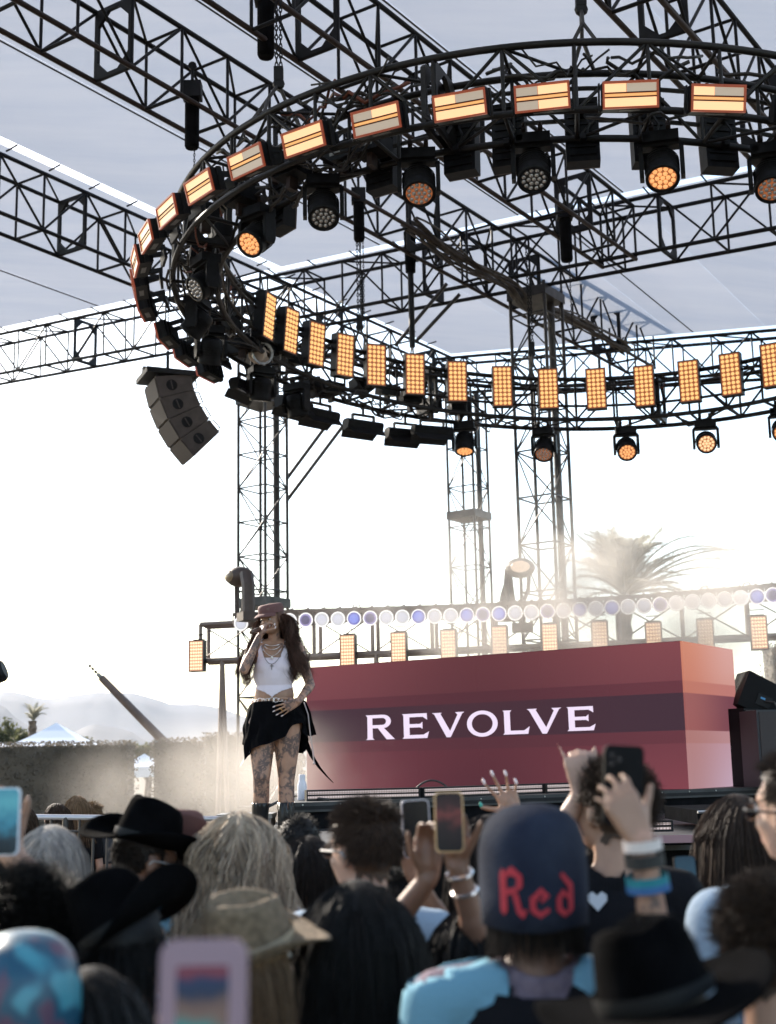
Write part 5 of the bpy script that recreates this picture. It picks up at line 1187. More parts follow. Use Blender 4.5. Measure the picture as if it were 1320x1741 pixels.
def ball_cap(parent, R, c, m, mv, visor_dir=1, flat=0, k=1.0, name='cap', vis=.07):
    b = MB(); n = 28; vs = []; prof = [(0.001, 1), (.25, .985), (.5, .93), (.72, .82), (.88, .66), (.97, .45), (1.0, .2), (1.0, 0), (1.0, -.12)]
    if flat: prof = [(.001, .86), (.4, .87), (.75, .84), (.92, .76), (.985, .5), (1.0, .2), (1.0, 0), (1.0, -.1)]
    for r_, h in prof:
        for j in range(n): th = 2 * math.pi * j / n; vs.append((math.sin(th) * .086 * r_ * k, math.cos(th) * .106 * r_ * k, h * .105 * k))
    b.add(vs, [(i * n + j, (i + 1) * n + j, (i + 1) * n + (j + 1) % n, i * n + (j + 1) % n) for i in range(len(prof) - 1) for j in range(n)])
    M4 = Matrix.Identity(4)
    for i in range(3):
        for j in range(3): M4[i][j] = R[i][j]
        M4[i][3] = c[i]
    o = link(name, b.mesh(name, m, True), parent); o.matrix_basis = M4
    b = MB(); vs = []; N_ = 15
    for sd in (0, 1):
        for i in range(5):
            for j in range(N_):
                th = math.radians(-62 + 124 * j / (N_ - 1)); t = i / 4; rr = 1 + t * vis / .106 * math.cos(th * .85) ** .7; vs.append((math.sin(th) * .085 * (1 + .12 * t) * k, visor_dir * math.cos(th) * .105 * rr * k, (-.004 - .030 * t * t - .012 * math.sin(th) ** 2 * t - sd * .004) * k))
    o2 = 5 * N_; f = []
    for i in range(4):
        for j in range(N_ - 1): a = i * N_ + j; f += [(a, a + 1, a + N_ + 1, a + N_), (o2 + a, o2 + a + N_, o2 + a + N_ + 1, o2 + a + 1)]
    for j in range(N_ - 1): a = 4 * N_ + j; f.append((a, a + 1, o2 + a + 1, o2 + a))
    b.add(vs, f); b.build('visor', mv, o, smooth=True)
    b = MB(); b.ell((0, 0, .107 * k if not flat else .092 * k), (.008, .008, .004), None, 8, 5); b.build('top_button', m, o)
    return o
REG = {}
def rotm(yaw=0, pitch=0, roll=0):   # radians; about z, then x, then y
    cy, sy = math.cos(yaw), math.sin(yaw); cp, sp = math.cos(pitch), math.sin(pitch); cr, sr = math.cos(roll), math.sin(roll)
    return np.array([[cy, -sy, 0], [sy, cy, 0], [0, 0, 1]]) @ np.array([[1, 0, 0], [0, cp, -sp], [0, sp, cp]]) @ np.array([[cr, 0, sr], [0, 1, 0], [-sr, 0, cr]])
def person(u, v, d, label, yaw=0, head=(0, 0, 0), skin='tan', hairc='dark', style='short', hl=.028, hn=1800, hrad=.0014, wave=0, top=None, pants=None, arms=None, extra=.0, group='people in the crowd',
           voxel=.0105, dec=.5, female=False, shade=None, sleeve=.75, folds=.006, sz=None, shoff=.012, vol=1.0, skirtless=True, lean=0, wide=1.0, detail=False, hfront=.35, hatted=False, legk=1.0, fwd=0):
    """u,v: photo pixel of the crown (hat excluded), d: depth along the view"""
    hd_pt = CAMP + ray(u, v) * d; ztop = hd_pt[2]; s = sz or (ztop - extra) / 1.73; yr = math.radians(yaw)
    e = empty('person', (hd_pt[0], hd_pt[1], ztop - extra - 1.73 * s), label, 'person', group, rz=yr); e.scale = (s, s, s)
    cy, sy = math.cos(yr), math.sin(yr)
    def tl(p): p = (np.array(p, float) - np.array(e.location)) ; return np.array([p[0] * cy + p[1] * sy, -p[0] * sy + p[1] * cy, p[2]]) / s
    def tv(p): p = np.array(p, float); return np.array([p[0] * cy + p[1] * sy, -p[0] * sy + p[1] * cy, p[2]])
    B = Body(); w_ = wide; f = .9 if female else 1.0
    # torso stack
    for lab, p, r in (('pelvis', (0, -.01, .93), (.165 * w_, .115, .11)), ('torso', (0, 0, 1.06), ((.135 if female else .15) * w_, .10, .14)), ('torso', (0, .0, 1.22), (.155 * w_ * f, .108, .15)), ('torso', (0, -.005, 1.34), (.165 * w_ * f, .098, .10))): B.ell(lab, p, r)
    if female:
        for sx in (-1, 1): B.ell('torso', (sx * .052, .060, 1.265), (.072, .046, .070))
    SH = .175 * w_ * (.92 if female else 1.0)
    for sx in (-1, 1):
        B.cap('torso', (sx * .04, -.01, 1.425), (sx * SH * .86, -.01, 1.405), .052, .055)
        B.cap('pelvis', (sx * .085, -.01, .93), (sx * .095, 0, .80), .10 * w_, .088 * w_)
    legs = arms.get('legs') if arms else None
    for i, sx in enumerate((-1, 1)):
        K_, A2 = ((sx * .095, .01, .49), (sx * .10, -.02, .09)) if not legs else legs[i]
        Hp = np.array((sx * .092, 0, .86)); K_ = np.array(K_); A2 = np.array(A2)
        B.cap('thigh', Hp, K_, .088 * w_ * legk, .054 * legk); B.cap('shin', K_, A2, .052 * legk, .036 * legk); B.cap('shin', K_ + (A2 - K_) * .12 + [0, -.012, 0], K_ + (A2 - K_) * .45 + [0, -.016, 0], .048 * legk, .050 * legk)
        B.cap('foot', A2 + [0, -.02, -.035], A2 + [sx * .015, .13, -.055], .038, .030)
    hw, hp, hr = [math.radians(a) for a in head]; Rh = rotm(hw, hp, hr); nb = np.array([0, -.02, 1.44]); nt_ = np.array([0, .0, 1.53]); hc = nt_ + Rh @ np.array([0, .012, .082])
    B.cap('neck', nb, nt_ + Rh @ np.array([0, -.005, .02]), .056 * (.88 if female else 1), .051 * (.88 if female else 1)); head_prims(B, Rh, hc, female, detail)
    res = {}
    for sx, key in ((-1, 'L'), (1, 'R')):
        S = np.array([sx * SH, -.01, 1.405]); sp = (arms or {}).get(key)
        if sp is None: E_, W_ = S + [sx * .04, -.02, -.27], S + [sx * .06, .06, -.51]; hd_ = (sx * .05, .25, -1); pn = (-sx, .0, 0); sd = (0, 1, 0); cu = (.3, .35, .4, .4); sprd, th_ = .05, (.7, .2)
        else:
            T = tl(sp['at']) if 'at' in sp else np.array(sp['loc']); E_, W_ = ik(S, T, .29, .26, tv(sp.get('pole', (sx, 0, -1)))); hd_ = tv(sp.get('dir', (0, 0, 1))); pn = tv(sp.get('palm', (0, -1, 0))); sd = tv(sp.get('thumb', (1, 0, 0))); cu = sp.get('curl', (.3, .35, .4, .45)); sprd = sp.get('spread', .12); th_ = sp.get('th', (.5, .3))
        B.cap('uparm', S, E_, .052 * (.85 if female else 1), .040 * (.85 if female else 1)); B.cap('forearm', E_, W_, .041 * (.85 if female else 1), .027 * (.92 if female else 1)); B.cap('forearm', E_ + (W_ - E_) * .12, E_ + (W_ - E_) * .4, .043 * (.85 if female else 1), .040 * (.85 if female else 1))
        tips = hand(B, W_ + nrm_(hd_) * .008, hd_, pn, sd, cu, sprd, th_, .95 if female else 1.02); res[key] = (W_, E_, nrm_(hd_), tips, S)
    me = B.finish(voxel, dec, 3); me.materials.append(SK[skin]); me.name = 'body'
    if arms and arms.get('tattoo'):
        me.materials.append(SK['tat']); mi = []
        for p in me.polygons: mi.append(1 if B.name[p.vertices[0]] in arms['tattoo'] else 0)
        me.polygons.foreach_set('material_index', mi)
    bo = link('body', me, e)
    if top is not None:
        cut = {'uparm': sleeve if sleeve <= 1 else None}
        if sleeve > 1: mask = np.isin(B.name, ['torso', 'pelvis', 'uparm']) | ((B.name == 'forearm') & (B.t < sleeve - 1)); cut = {'forearm': sleeve - 1}
        else: mask = np.isin(B.name, ['torso', 'pelvis']) | ((B.name == 'uparm') & (B.t < sleeve))
        mask &= (B.co[:, 2] > .84) ; mask |= (B.name == 'neck') & (B.co[:, 2] < 1.475)
        g = B.garment(mask, shoff, hemz=(.84,), cutt=cut, folds=folds, seed=abs(int(u))); g.materials.append(top); g.name = 'shirt'; link('shirt', g, e)
    if pants is not False:
        mask = (np.isin(B.name, ['thigh', 'shin', 'pelvis'])) & (B.co[:, 2] < 1.0) & (B.co[:, 2] > .10)
        g = B.garment(mask, .008, hemz=(.10, 1.0), folds=.004, seed=int(v)); g.materials.append(pants or PANT); g.name = 'trousers'; link('trousers', g, e)
        mask = B.co[:, 2] < .12; g = B.garment(mask, .006, hemz=(.12,), thick=0); g.materials.append(SHOE); link('shoes', g, e)
    hm = HM[hairc]
    if style:
        sc_ = scalp(B, Rh, hc, hm, .010 if style != 'short' else .008)
        ho = link('hair', sc_, e) if sc_ else None
        stn = hair(style, Rh, hc, abs(int(u * 7 + v)), hn, hl, hrad, wave, vol=vol, front=hfront, hatted=hatted, fwd=fwd); so_ = link('strands', strand_mesh('strands', stn, hrad, hm), ho or e, kind='stuff')
    if detail is not None:
        for sx in (-1, 1):
            b = MB(); b.ell(hc + Rh @ np.array([sx * .032, .078, .006]), (.0125, .008, .008), Rh, 10, 7); eo = b.build('eye', eye_m, e, smooth=True)
            b = MB(); b.ell(hc + Rh @ np.array([sx * .032, .0845, .006]), (.0058, .003, .0058), Rh, 8, 6); b.build('iris', iris_m, eo)
            b = MB(); b.tube([hc + Rh @ np.array([sx * .016, .094, .024]), hc + Rh @ np.array([sx * .034, .092, .029]), hc + Rh @ np.array([sx * .048, .080, .024])], .0028, 5); b.build('eyebrow', brow_m, e)
        b = MB(); b.ell(hc + Rh @ np.array([0, .0865, -.0465]), (.0195, .0045, .0052), Rh, 12, 6); b.ell(hc + Rh @ np.array([0, .087, -.0565]), (.0165, .005, .0062), Rh, 12, 6); b.build('lips', lip_m, e, smooth=True)
    return dict(e=e, B=B, Rh=Rh, hc=hc, tl=tl, tv=tv, arms=res, s=s)
PANT = cloth_mat('dark_denim', (.03, .035, .05)); SHOE = mat('dark_shoe', (.03, .028, .028), .6)
BK = cloth_mat('black_cotton', (.012, .012, .014))
def sunglasses(P, m=None, temples=True):
    e, R, c = P['e'], P['Rh'], P['hc']; b = MB()
    for sx in (-1, 1): b.ell(c + R @ np.array([sx * .032, .098, .004]), (.026, .005, .020), R, 14, 8)
    o = b.build('sunglasses', glass_dark if m is None else m, e, smooth=True); b = MB()
    for sx in (-1, 1): b.tube([c + R @ np.array([sx * .056, .095, .010]), c + R @ np.array([sx * .083, .07, .008]), c + R @ np.array([sx * .087, -.01, .004]), c + R @ np.array([sx * .084, -.02, -.010])], .0032, 5)
    b.tube([c + R @ np.array([-.01, .1, .008]), c + R @ np.array([.01, .1, .008])], .003, 5); b.build('frame', steel if m is None else black_plastic, o); return o
def hat_at(P, m, band, tilt=(0, 0, 0), up=.055, **k):
    R = P['Rh'] @ rotm(*[math.radians(a) for a in tilt]); return cowboy_hat(P['e'], R, P['hc'] + P['Rh'] @ np.array([0, -.010, up]), m, band, **k)
# --- phones: a top-level thing held in a hand
def phone(pos, facing, up, label, case, w_=.078, h_=.162, screen=None, group='raised phones', cam=True, roll=0):
    """facing: direction the screen looks"""
    e = empty('phone', pos, label, 'phone', group); y = nrm_(facing); z0 = nrm_(np.array(up, float)); place(e, pos, y, z0)
    b = MB(); t = .0095; rr = .012; poly = []
    for cxp, czp, a0 in ((w_ / 2 - rr, h_ / 2 - rr, 0), (-w_ / 2 + rr, h_ / 2 - rr, 90), (-w_ / 2 + rr, -h_ / 2 + rr, 180), (w_ / 2 - rr, -h_ / 2 + rr, 270)):
        for k in range(6): a = math.radians(a0 + 18 * k); poly.append((cxp + rr * math.cos(a), czp + rr * math.sin(a)))
    b.prism(poly, (0, t / 2, 0), (1, 0, 0), (0, 0, 1), t); b.build('case', case, e)     # prism extrudes along x cross z = -y
    b = MB(); b.prism([(x * .90, z * .955) for x, z in poly], (0, t / 2 + .0016, 0), (1, 0, 0), (0, 0, 1), .0014); b.build('screen', screen or glass_dark, e)
    if cam:
        b = MB(); b.box((-w_ * .24, -t / 2 - .002, h_ / 2 - .026), (.030, .004, .034)); cb_ = b.build('camera_bump', case, e)
        for dx, dz in ((-.007, .008), (.007, 0), (-.007, -.008)): b = MB(); b.lathe([(.006, 0), (.006, .003), (.004, .003)], (-w_ * .24 + dx, -t / 2 - .004, h_ / 2 - .026 + dz), rot_to((0, -1, 0)), 12); b.build('lens', glass_dark, cb_)
    return e
def scr_mat(name, stops, s=.5, scale=14):
    m = bpy.data.materials.new(name); m.use_nodes = True; n = m.node_tree.nodes; l = m.node_tree.links; b = n['Principled BSDF']; b.inputs['Base Color'].default_value = (.01, .01, .01, 1); b.inputs['Specular IOR Level'].default_value = .12; b.inputs['Roughness'].default_value = .25
    tc = n.new('ShaderNodeTexCoord'); sp = n.new('ShaderNodeSeparateXYZ'); l.new(tc.outputs['Object'], sp.inputs[0]); no = n.new('ShaderNodeTexNoise'); no.inputs['Scale'].default_value = scale; l.new(tc.outputs['Object'], no.inputs['Vector'])
    r = n.new('ShaderNodeMapRange'); r.inputs[1].default_value = -.08; r.inputs[2].default_value = .08; l.new(sp.outputs['Z'], r.inputs[0]); ad = n.new('ShaderNodeMath'); ad.operation = 'MULTIPLY_ADD'; ad.inputs[1].default_value = .35; l.new(no.outputs[0], ad.inputs[0])
    sb = n.new('ShaderNodeMath'); sb.operation = 'SUBTRACT'; sb.inputs[1].default_value = .17; l.new(r.outputs[0], sb.inputs[0]); l.new(sb.outputs[0], ad.inputs[2])
    cr = n.new('ShaderNodeValToRGB'); el = cr.color_ramp.elements; el[0].position, el[0].color = stops[0][0], (*s2l(stops[0][1]), 1); el[1].position, el[1].color = stops[-1][0], (*s2l(stops[-1][1]), 1)
    for p, c in stops[1:-1]: q = el.new(p); q.color = (*s2l(c), 1)
    l.new(ad.outputs[0], cr.inputs[0]); l.new(cr.outputs[0], b.inputs['Emission Color']); b.inputs['Emission Strength'].default_value = EM * s; return m
# ------------------------------------------------------------------ the singer
DS = 9.75
def wp(u, v, d=DS): return CAMP + ray(u, v) * d
c0 = wp(466, 1027)
S = person(466, 1027, DS, 'singer with long dark hair, brown cap, white tank top and black skirt, holding a microphone', yaw=176, head=(-26, -7, 3), skin='tan', hairc='singer', style='long', hl=.46, hn=2600, hrad=.0017, wave=.016, vol=1.9,
           top=None, pants=False, group=None, voxel=.0052, dec=.55, female=True, sz=1.70 / 1.73, detail=True,
           arms={'R': dict(at=wp(441, 1083, 9.52), pole=(-.42, -.25, -1), dir=(.35, .10, .8), palm=(.75, .25, -.25), thumb=(.4, -.5, .3), curl=(.75, .8, .8, .8), spread=.03, th=(.5, .6)),
                 'L': dict(at=wp(508, 1192, 9.44), pole=(.6, 1, -.5), dir=(-1, -.05, -.50), palm=(-.2, 1, .0), thumb=(-.3, -.2, 1), curl=(.12, .10, .12, .18), spread=.22, th=(.6, .1)),
                 'legs': [((-.085, -.005, .49), (-.075, .0, .09)), ((.085, .055, .49), (.115, -.035, .09))], 'tattoo': ['uparm', 'forearm', 'hand', 'neck', 'thigh', 'shin']}, hfront=.15, wide=1.08, hatted=True, legk=1.2, fwd=.16)
e, B, Rh, hc = S['e'], S['B'], S['Rh'], S['hc']
nm, co, t_ = B.name, B.co, B.t
tank_m = mat('white_ribbed_cotton', (.74, .66, .73), .85, bump=.15, bscale=260)
x, z = co[:, 0], co[:, 2]
hem = 1.105 - .065 * np.exp(-(x / .075) ** 2) ; neck_l = np.where(co[:, 1] > 0, 1.335 + np.clip((np.abs(x) - .055) / .03, 0, 1) * .2, 1.37 + np.clip((np.abs(x) - .055) / .03, 0, 1) * .2)
arm_l = np.where(z > 1.30, np.abs(x) < .118 - (z - 1.30) * .12, True)
g = B.garment(np.isin(nm, ['torso', 'pelvis']) & (z > hem) & (z < neck_l) & arm_l, .0075, thick=.003, smooth=7, folds=.0035, seed=4, hemf=lambda p: 1.105 - .065 * math.exp(-(p[0] / .075) ** 2)); g.materials.append(tank_m); g.name = 'tank_top'; link('tank_top', g, e)
boot_m = mat('black_leather_boot', (.012, .012, .013), .35, bump=.2)
g = B.garment((z < .30), .011, hemz=(.30,), folds=.004); g.materials.append(boot_m); link('boots', g, e)
b = MB(); 
for lg in ((-.07, .015), (.12, .0)): b.box((lg[0], lg[1] - .055, .012), (.075, .08, .05)); b.box((lg[0], lg[1] + .09, .004), (.085, .16, .03))
b.build('boot_sole', boot_m, e)
# skirt: draped shell with uneven hem and folds
sk = mat('black_draped_skirt', (.0035, .0035, .0045), .95, bump=.4, bscale=120, spec=.05); b = MB(); NS, NR = 96, 16; vs = []
def hemz(th):   # th: 0 front, + towards image left (her right, +x)
    pts = [(-180, .66), (-120, .64), (-95, .73), (-62, .86), (-42, .845), (-25, .76), (0, .72), (18, .70), (40, .675), (60, .60), (72, .65), (90, .74), (120, .68), (180, .66)]
    return np.interp(math.degrees(th), [p[0] for p in pts], [p[1] for p in pts])
for side in (0, 1):
    for i in range(NR):
        t = i / (NR - 1)
        for j in range(NS):
            th = -math.pi + 2 * math.pi * j / NS; zt = 1.005 + .012 * math.sin(th * 2 + 1); zh = hemz(th); zz = zt + (zh - zt) * t
            rx = .178 + .040 * math.sin(min(1, t * 1.5) * math.pi / 2) + .018 * t; ry = .128 + .030 * math.sin(min(1, t * 1.4) * math.pi / 2) + .015 * t
            if math.degrees(th) > 55: rx -= .012 * t
            fold = (.010 * math.sin(9 * th + 2.2 * math.sin(5 * t)) + .007 * math.sin(17 * th + 3 * t) + .005 * math.sin(5 * th - 7 * t)) * (.3 + t)
            vs.append((math.sin(th) * (rx + fold) - side * .003 * math.sin(th), math.cos(th) * (ry + fold) - side * .003 * math.cos(th) - .005, zz))
o2 = NR * NS; f = []
for i in range(NR - 1):
    for j in range(NS): a, c, d_, e_ = i * NS + j, i * NS + (j + 1) % NS, (i + 1) * NS + (j + 1) % NS, (i + 1) * NS + j; f += [(a, e_, d_, c), (o2 + a, o2 + c, o2 + d_, o2 + e_)]
for j in range(NS): a, c = (NR - 1) * NS + j, (NR - 1) * NS + (j + 1) % NS; f.append((a, c, o2 + c, o2 + a))
b.add(vs, f); skirt = b.build('skirt', sk, e, smooth=True)
tlS = S['tl']
def ribbon(b, pts, w0, w1, axis):
    n = len(pts); ax = np.array(axis, float); vs = []
    for i, p in enumerate(pts): ww = w0 + (w1 - w0) * i / (n - 1); vs += [p - ax * ww / 2, p + ax * ww / 2, p + ax * ww / 2 + [0, .004, 0], p - ax * ww / 2 + [0, .004, 0]]
    fs = [(4 * i + k, 4 * i + (k + 1) % 4, 4 * i + 4 + (k + 1) % 4, 4 * i + 4 + k) for i in range(n - 1) for k in range(4)]; b.add(vs, fs + [(0, 3, 2, 1), (4 * n - 4, 4 * n - 3, 4 * n - 2, 4 * n - 1)])
b = MB(); ribbon(b, [tlS(wp(u, v, 9.72)) for u, v in ((514, 1232), (520, 1262), (530, 1285), (543, 1305), (556, 1320), (567, 1331))], .05, .006, (1, 0, 0)); b.build('trailing_strap', sk, skirt)
FL = [(508, 1186), (520, 1192), (528, 1210), (532, 1228), (538, 1249), (527, 1252), (519, 1249), (514, 1262), (509, 1240), (506, 1210)]
b = MB(); a_ = [tlS(wp(u, v, 9.66 + .002 * (v - 1186))) for u, v in FL]; c_ = [p - np.array([0, .012, 0]) for p in a_]; n_ = len(FL)
b.add(a_ + c_, [tuple(range(n_)), tuple(range(n_, 2 * n_))[::-1]] + [(k, (k + 1) % n_, (k + 1) % n_ + n_, k + n_) for k in range(n_)]); b.build('side_flap', sk, skirt)
b = MB(); ribbon(b, [tlS(wp(u, v, 9.6)) for u, v in ((433, 1215), (429, 1250), (434, 1280))], .05, .01, (1, 0, 0)); b.build('side_flap', sk, skirt)
b = MB(); ribbon(b, [tlS(wp(u, v, 9.78)) for u, v in ((478, 1255), (477, 1285), (474, 1309))], .05, .02, (1, 0, 0)); b.build('back_tail', sk, skirt)
silver = mat('silver_chain', (.85, .8, .78), .2, .9)
b = MB(); b.tube([tlS(wp(u, v, 9.60)) for u, v in ((517, 1194), (524, 1215), (528, 1250), (532, 1278), (534, 1296))], .0045, 5); b.ell(tlS(wp(534, 1298, 9.6)), (.010, .01, .010)); b.build('drawcord', mat('pale_cord', (.5, .42, .42), .5), skirt)
b = MB()
for s_ in (0, 1): b.tube([tlS(wp(u, v, 9.6)) for u, v in ((435, 1248), (436, 1262), (435, 1280))], .004, 5)
b.build('drawcord', silver, skirt)
# belt of linked rings
bl = MB()
for k in range(34):
    th = 2 * math.pi * k / 34; p = np.array([.166 * math.sin(th), .126 * math.cos(th) - .005, 1.018 + .006 * math.sin(2 * th + 1)]); big = (k % 3 == 0); r_ = .016 if big else .010
    R = rot_to((math.sin(th), math.cos(th), 0)); bl.tube([p + R @ np.array([r_ * 1.3 * math.cos(a), r_ * math.sin(a), 0]) for a in np.linspace(0, 2 * math.pi, 11)], .0032, 5, False)
bl.build('chain_belt', silver, e, smooth=True)
# necklaces
neckc = np.array([0, -.012, 1.42])
def necklace(rx, ry, drop, r, m, nmn='necklace', beads=0):
    b = MB(); pts = []
    for k in range(25):
        th = 2 * math.pi * k / 24; f = max(0, math.cos(th)); y = -.012 + ry * math.cos(th) + f * .02; p = np.array([rx * math.sin(th), y, 1.435 - drop * f ** 1.5]); 
        pts.append(p)
    # keep on the chest surface
    chest = co[(nm == 'torso') | (nm == 'neck')]
    for i, p in enumerate(pts):
        if p[1] > 0:
            m_ = chest[(abs(chest[:, 0] - p[0]) < .012) & (abs(chest[:, 2] - p[2]) < .012)]
            if len(m_): p[1] = m_[:, 1].max() + .010
    b.tube(pts, r, 5, False); o = b.build(nmn, m, e, smooth=True); return pts
necklace(.062, .055, .02, .0036, silver); necklace(.07, .06, .05, .0028, silver); pt = necklace(.08, .065, .095, .0022, silver)
b = MB(); q = pt[0] + [0, .004, -.012]; b.ell(q, (.010, .005, .010)); b.build('heart_pendant', mat('white_pendant', (.8, .75, .7), .2), e)
pt = necklace(.085, .07, .155, .0022, mat('dark_fine_chain', (.2, .17, .16), .3, .7)); q = pt[0] + [0, .004, -.02]; b = MB(); b.box(q, (.005, .004, .042)); b.box(q + [0, 0, .007], (.026, .0035, .005)); b.build('cross_pendant', mat('dark_cross', (.15, .13, .12), .4, .5), e)
# cap
capm = mat('dusty_brown_cap', (.13, .058, .055), .8, bump=.2, bscale=200); capv = mat('cap_visor_dark', (.03, .018, .018), .7)
cp_ = ball_cap(e, Rh @ rotm(0, math.radians(-4), 0), hc + Rh @ np.array([0, -.004, .060]), capm, capm, 1, 1, 1.0, 'brown_cap', .078); cp_.scale = (1.03, 1.03, .66)
b = MB()
for k, x_ in enumerate((-.05, -.035, .02)): b.tube([(x_, .098, .03), (x_ - .004, .100, .05)], .0025, 4)
b.build('safety_pin', silver, cp_)
# nails, ring, microphone
W_, E_, hd_, tips, Sh = S['arms']['R']
mic_tip = hc + Rh @ np.array([.004, .118, -.055]); mt = tlS(wp(424, 1076, 9.40)); mdir = nrm_(mt - mic_tip); hl_ = np.mean([t for t in tips[:4]], 0)
mo = empty('microphone', (0, 0, 0), 'bronze handheld microphone at the singer mouth', 'microphone'); mo.matrix_basis = Matrix.Translation(e.location) @ Matrix.Rotation(math.radians(176), 4, 'Z') @ Matrix.Diagonal((S['s'], S['s'], S['s'], 1))
micm = mat('bronze_mic_body', (.14, .09, .07), .35, .6); b = MB(); R = rot_to(mdir); b.lathe([(.010, .035), (.017, .045), (.019, .10), (.014, .16), (.013, .20), (.010, .205)], mic_tip, R, 16); b.build('mic_body', micm, mo, smooth=True)
b = MB(); b.ell(mic_tip + mdir * .012, (.024, .024, .026), R, 16, 10); b.build('mic_grille', mat('dark_mic_grille', (.08, .07, .07), .4, .8, bump=.8, bscale=500), mo, smooth=True)
nail = mat('pale_nail', (.75, .62, .62), .2)
for key in 'LR':
    W_, E_, hd_, tips, Sh = S['arms'][key]
    for tp in tips: b = MB(); b.ell(tp + hd_ * .010, (.006, .005, .012), rot_to(hd_), 8, 6); b.build('fingernail', nail, e)
W_, E_, hd_, tips, Sh = S['arms']['L']
b = MB(); 
for tp in tips[1:3]: c_ = tp * .55 + (W_ + hd_ * .09) * .45; b.tube([c_ + rot_to(hd_) @ np.array([.011 * math.cos(a), .011 * math.sin(a), 0]) for a in np.linspace(0, 6.283, 9)], .003, 5, False)
b.build('finger_ring', mat('gold_ring', (.7, .45, .2), .25, 1), e)

# long waved locks falling over both shoulders
def locks(n, seed):
    r = np.random.default_rng(seed); out = np.empty((n, 26, 3)); t = np.linspace(0, 1, 26)
    for i in range(n):
        s_ = 1 if i % 2 else -1; q = r.uniform(0, 1); g = r.integers(0, 7); gr = np.random.default_rng(seed * 50 + int(g) + (10 if s_ > 0 else 0)); o = gr.normal(size=3) * [.022, .022, .03]
        ln = .75 + .3 * gr.uniform() ; back = r.uniform(0, 1)
        pts = np.array([[s_ * .066, -.045 + .06 * q, .05], [s_ * (.090 + .012 * q), -.03 + .03 * q, -.03], [s_ * .105, -.01 + .02 * back, -.12], [s_ * .150, .035 - .07 * back, -.22], [s_ * (.185 if s_ > 0 else .145), .055 - .07 * back, -.33 * ln], [s_ * (.205 if s_ > 0 else .17), .05 - .07 * back, -.47 * ln]])
        k = t * 5; ii = np.minimum(4, k.astype(int)); f = (k - ii)[:, None]; p = pts[ii] * (1 - f) + pts[ii + 1] * f
        for _ in range(3): p[1:-1] = (p[:-2] + p[1:-1] * 2 + p[2:]) / 4
        p += o * (t ** 1.2)[:, None] + r.normal(size=3) * .010 * (.4 + t)[:, None]; ph = gr.uniform(0, 6.28) + r.normal() * .35; am = (.005 + .019 * t)
        p[:, 0] += am * np.sin(t * 19 + ph); p[:, 1] += am * np.cos(t * 17 + ph); out[i] = p
    return out + hc
link('locks', strand_mesh('locks', locks(1700, 5), .0015, HM['singer']), e, kind='stuff')
# ------------------------------------------------------------------ the crowd
felt_black = mat('black_felt', (.003, .003, .0034), 1.0, var=.5, vscale=9, bump=.25, bscale=200, spec=.02); felt_band = mat('black_ribbon', (.008, .008, .008), .6, spec=.2)
felt_brown = mat('maroon_brown_felt', (.10, .045, .04), .9, var=.2); straw_m = mat('woven_straw', (.26, .19, .12), .8, col2=(.14, .10, .06), vscale=60, bump=.8, bscale=220)
navy = cloth_mat('navy_fleece', (.014, .018, .034), col2=(.03, .038, .06), vscale=9); tee_blue = cloth_mat('pale_blue_tee', (.30, .38, .47)); white_t = cloth_mat('white_tee', (.72, .74, .78)); black2 = cloth_mat('black_jersey', (.006, .006, .008))
floral = cloth_mat('black_floral_shirt', (.015, .015, .02), col2=(.18, .34, .42), vscale=22); plaid = cloth_mat('pale_plaid_shirt', (.45, .47, .5), col2=(.16, .22, .3), vscale=18)
leopard = cloth_mat('leopard_print', (.45, .36, .30), col2=(.05, .035, .03), vscale=75); purple = cloth_mat('mauve_striped_knit', (.14, .11, .14), col2=(.22, .17, .20), vscale=40)
grey_t = cloth_mat('charcoal_tee', (.05, .05, .055)); dusty = cloth_mat('dusty_rose_top', (.25, .14, .14))
UP = (0, 0, 1)
# man in black cowboy hat
P = person(234, 1396, 4.1, 'man in a black cowboy hat and sunglasses, face turned right and down, floral shirt', head=(-62, -14, 0), skin='brown', style='short', hl=.02, hn=500, hatted=True, top=floral, detail=False)
hat_at(P, felt_black, felt_band, tilt=(18, 0, 4), curl=.055, brim=.10, k=1.08); sunglasses(P)
person(86, 1406, 4.0, 'woman with straight ash blonde hair to the shoulders, second head row at left', hairc='blonde2', style='long', hl=.34, hn=2600, hrad=.0018, top=black2, female=True, vol=.9, hfront=.2)
P = person(-48, 1432, 3.2, 'person mostly outside the left edge holding up a white-edged phone', hairc='dark', style='short', top=black2, skin='light', voxel=.007, dec=.5,
       arms={'R': dict(at=wp(20, 1455, 3.0), pole=(1, 0, -1), dir=(-.35, 0, 1), palm=(0, -1, 0), thumb=(1, 0, 0), curl=(.5, .6, .6, .6))})
white_case = mat('white_phone_case', (.6, .65, .72), .3); sa = scr_mat('concert_screen', [(0, (20, 24, 30)), (.3, (40, 60, 75)), (.5, (60, 130, 160)), (.75, (90, 170, 190)), (1, (70, 140, 170))], .8, 60)
phone(wp(6, 1397, 2.95), (0, -1, .05), UP, 'white-rimmed phone showing a blue stage picture at the left edge', white_case, .072, .145, sa)
P = person(52, 1508, 2.9, 'person with a broad dark afro low at the left, back of head only', hairc='black', style='afro', hl=.11, hn=3200, hrad=.0018, top=black2, wide=1.05)
P = person(226, 1530, 2.75, 'person in a tilted black western hat with its brim swept up to the right', head=(-30, 4, -6), style='long', hairc='black', hl=.30, hn=700, hatted=True, top=black2, wide=1.1)
hat_at(P, felt_black, felt_band, tilt=(6, 8, -24), curl=.07, brim=.10, k=1.06, crown=.125)
P = person(40, 1622, 2.05, 'person in a teal floral bandana cap at the bottom left corner', hairc='black', style='short', hl=.03, hn=400, hatted=True, top=grey_t, skin='tan', head=(10, 0, 0))
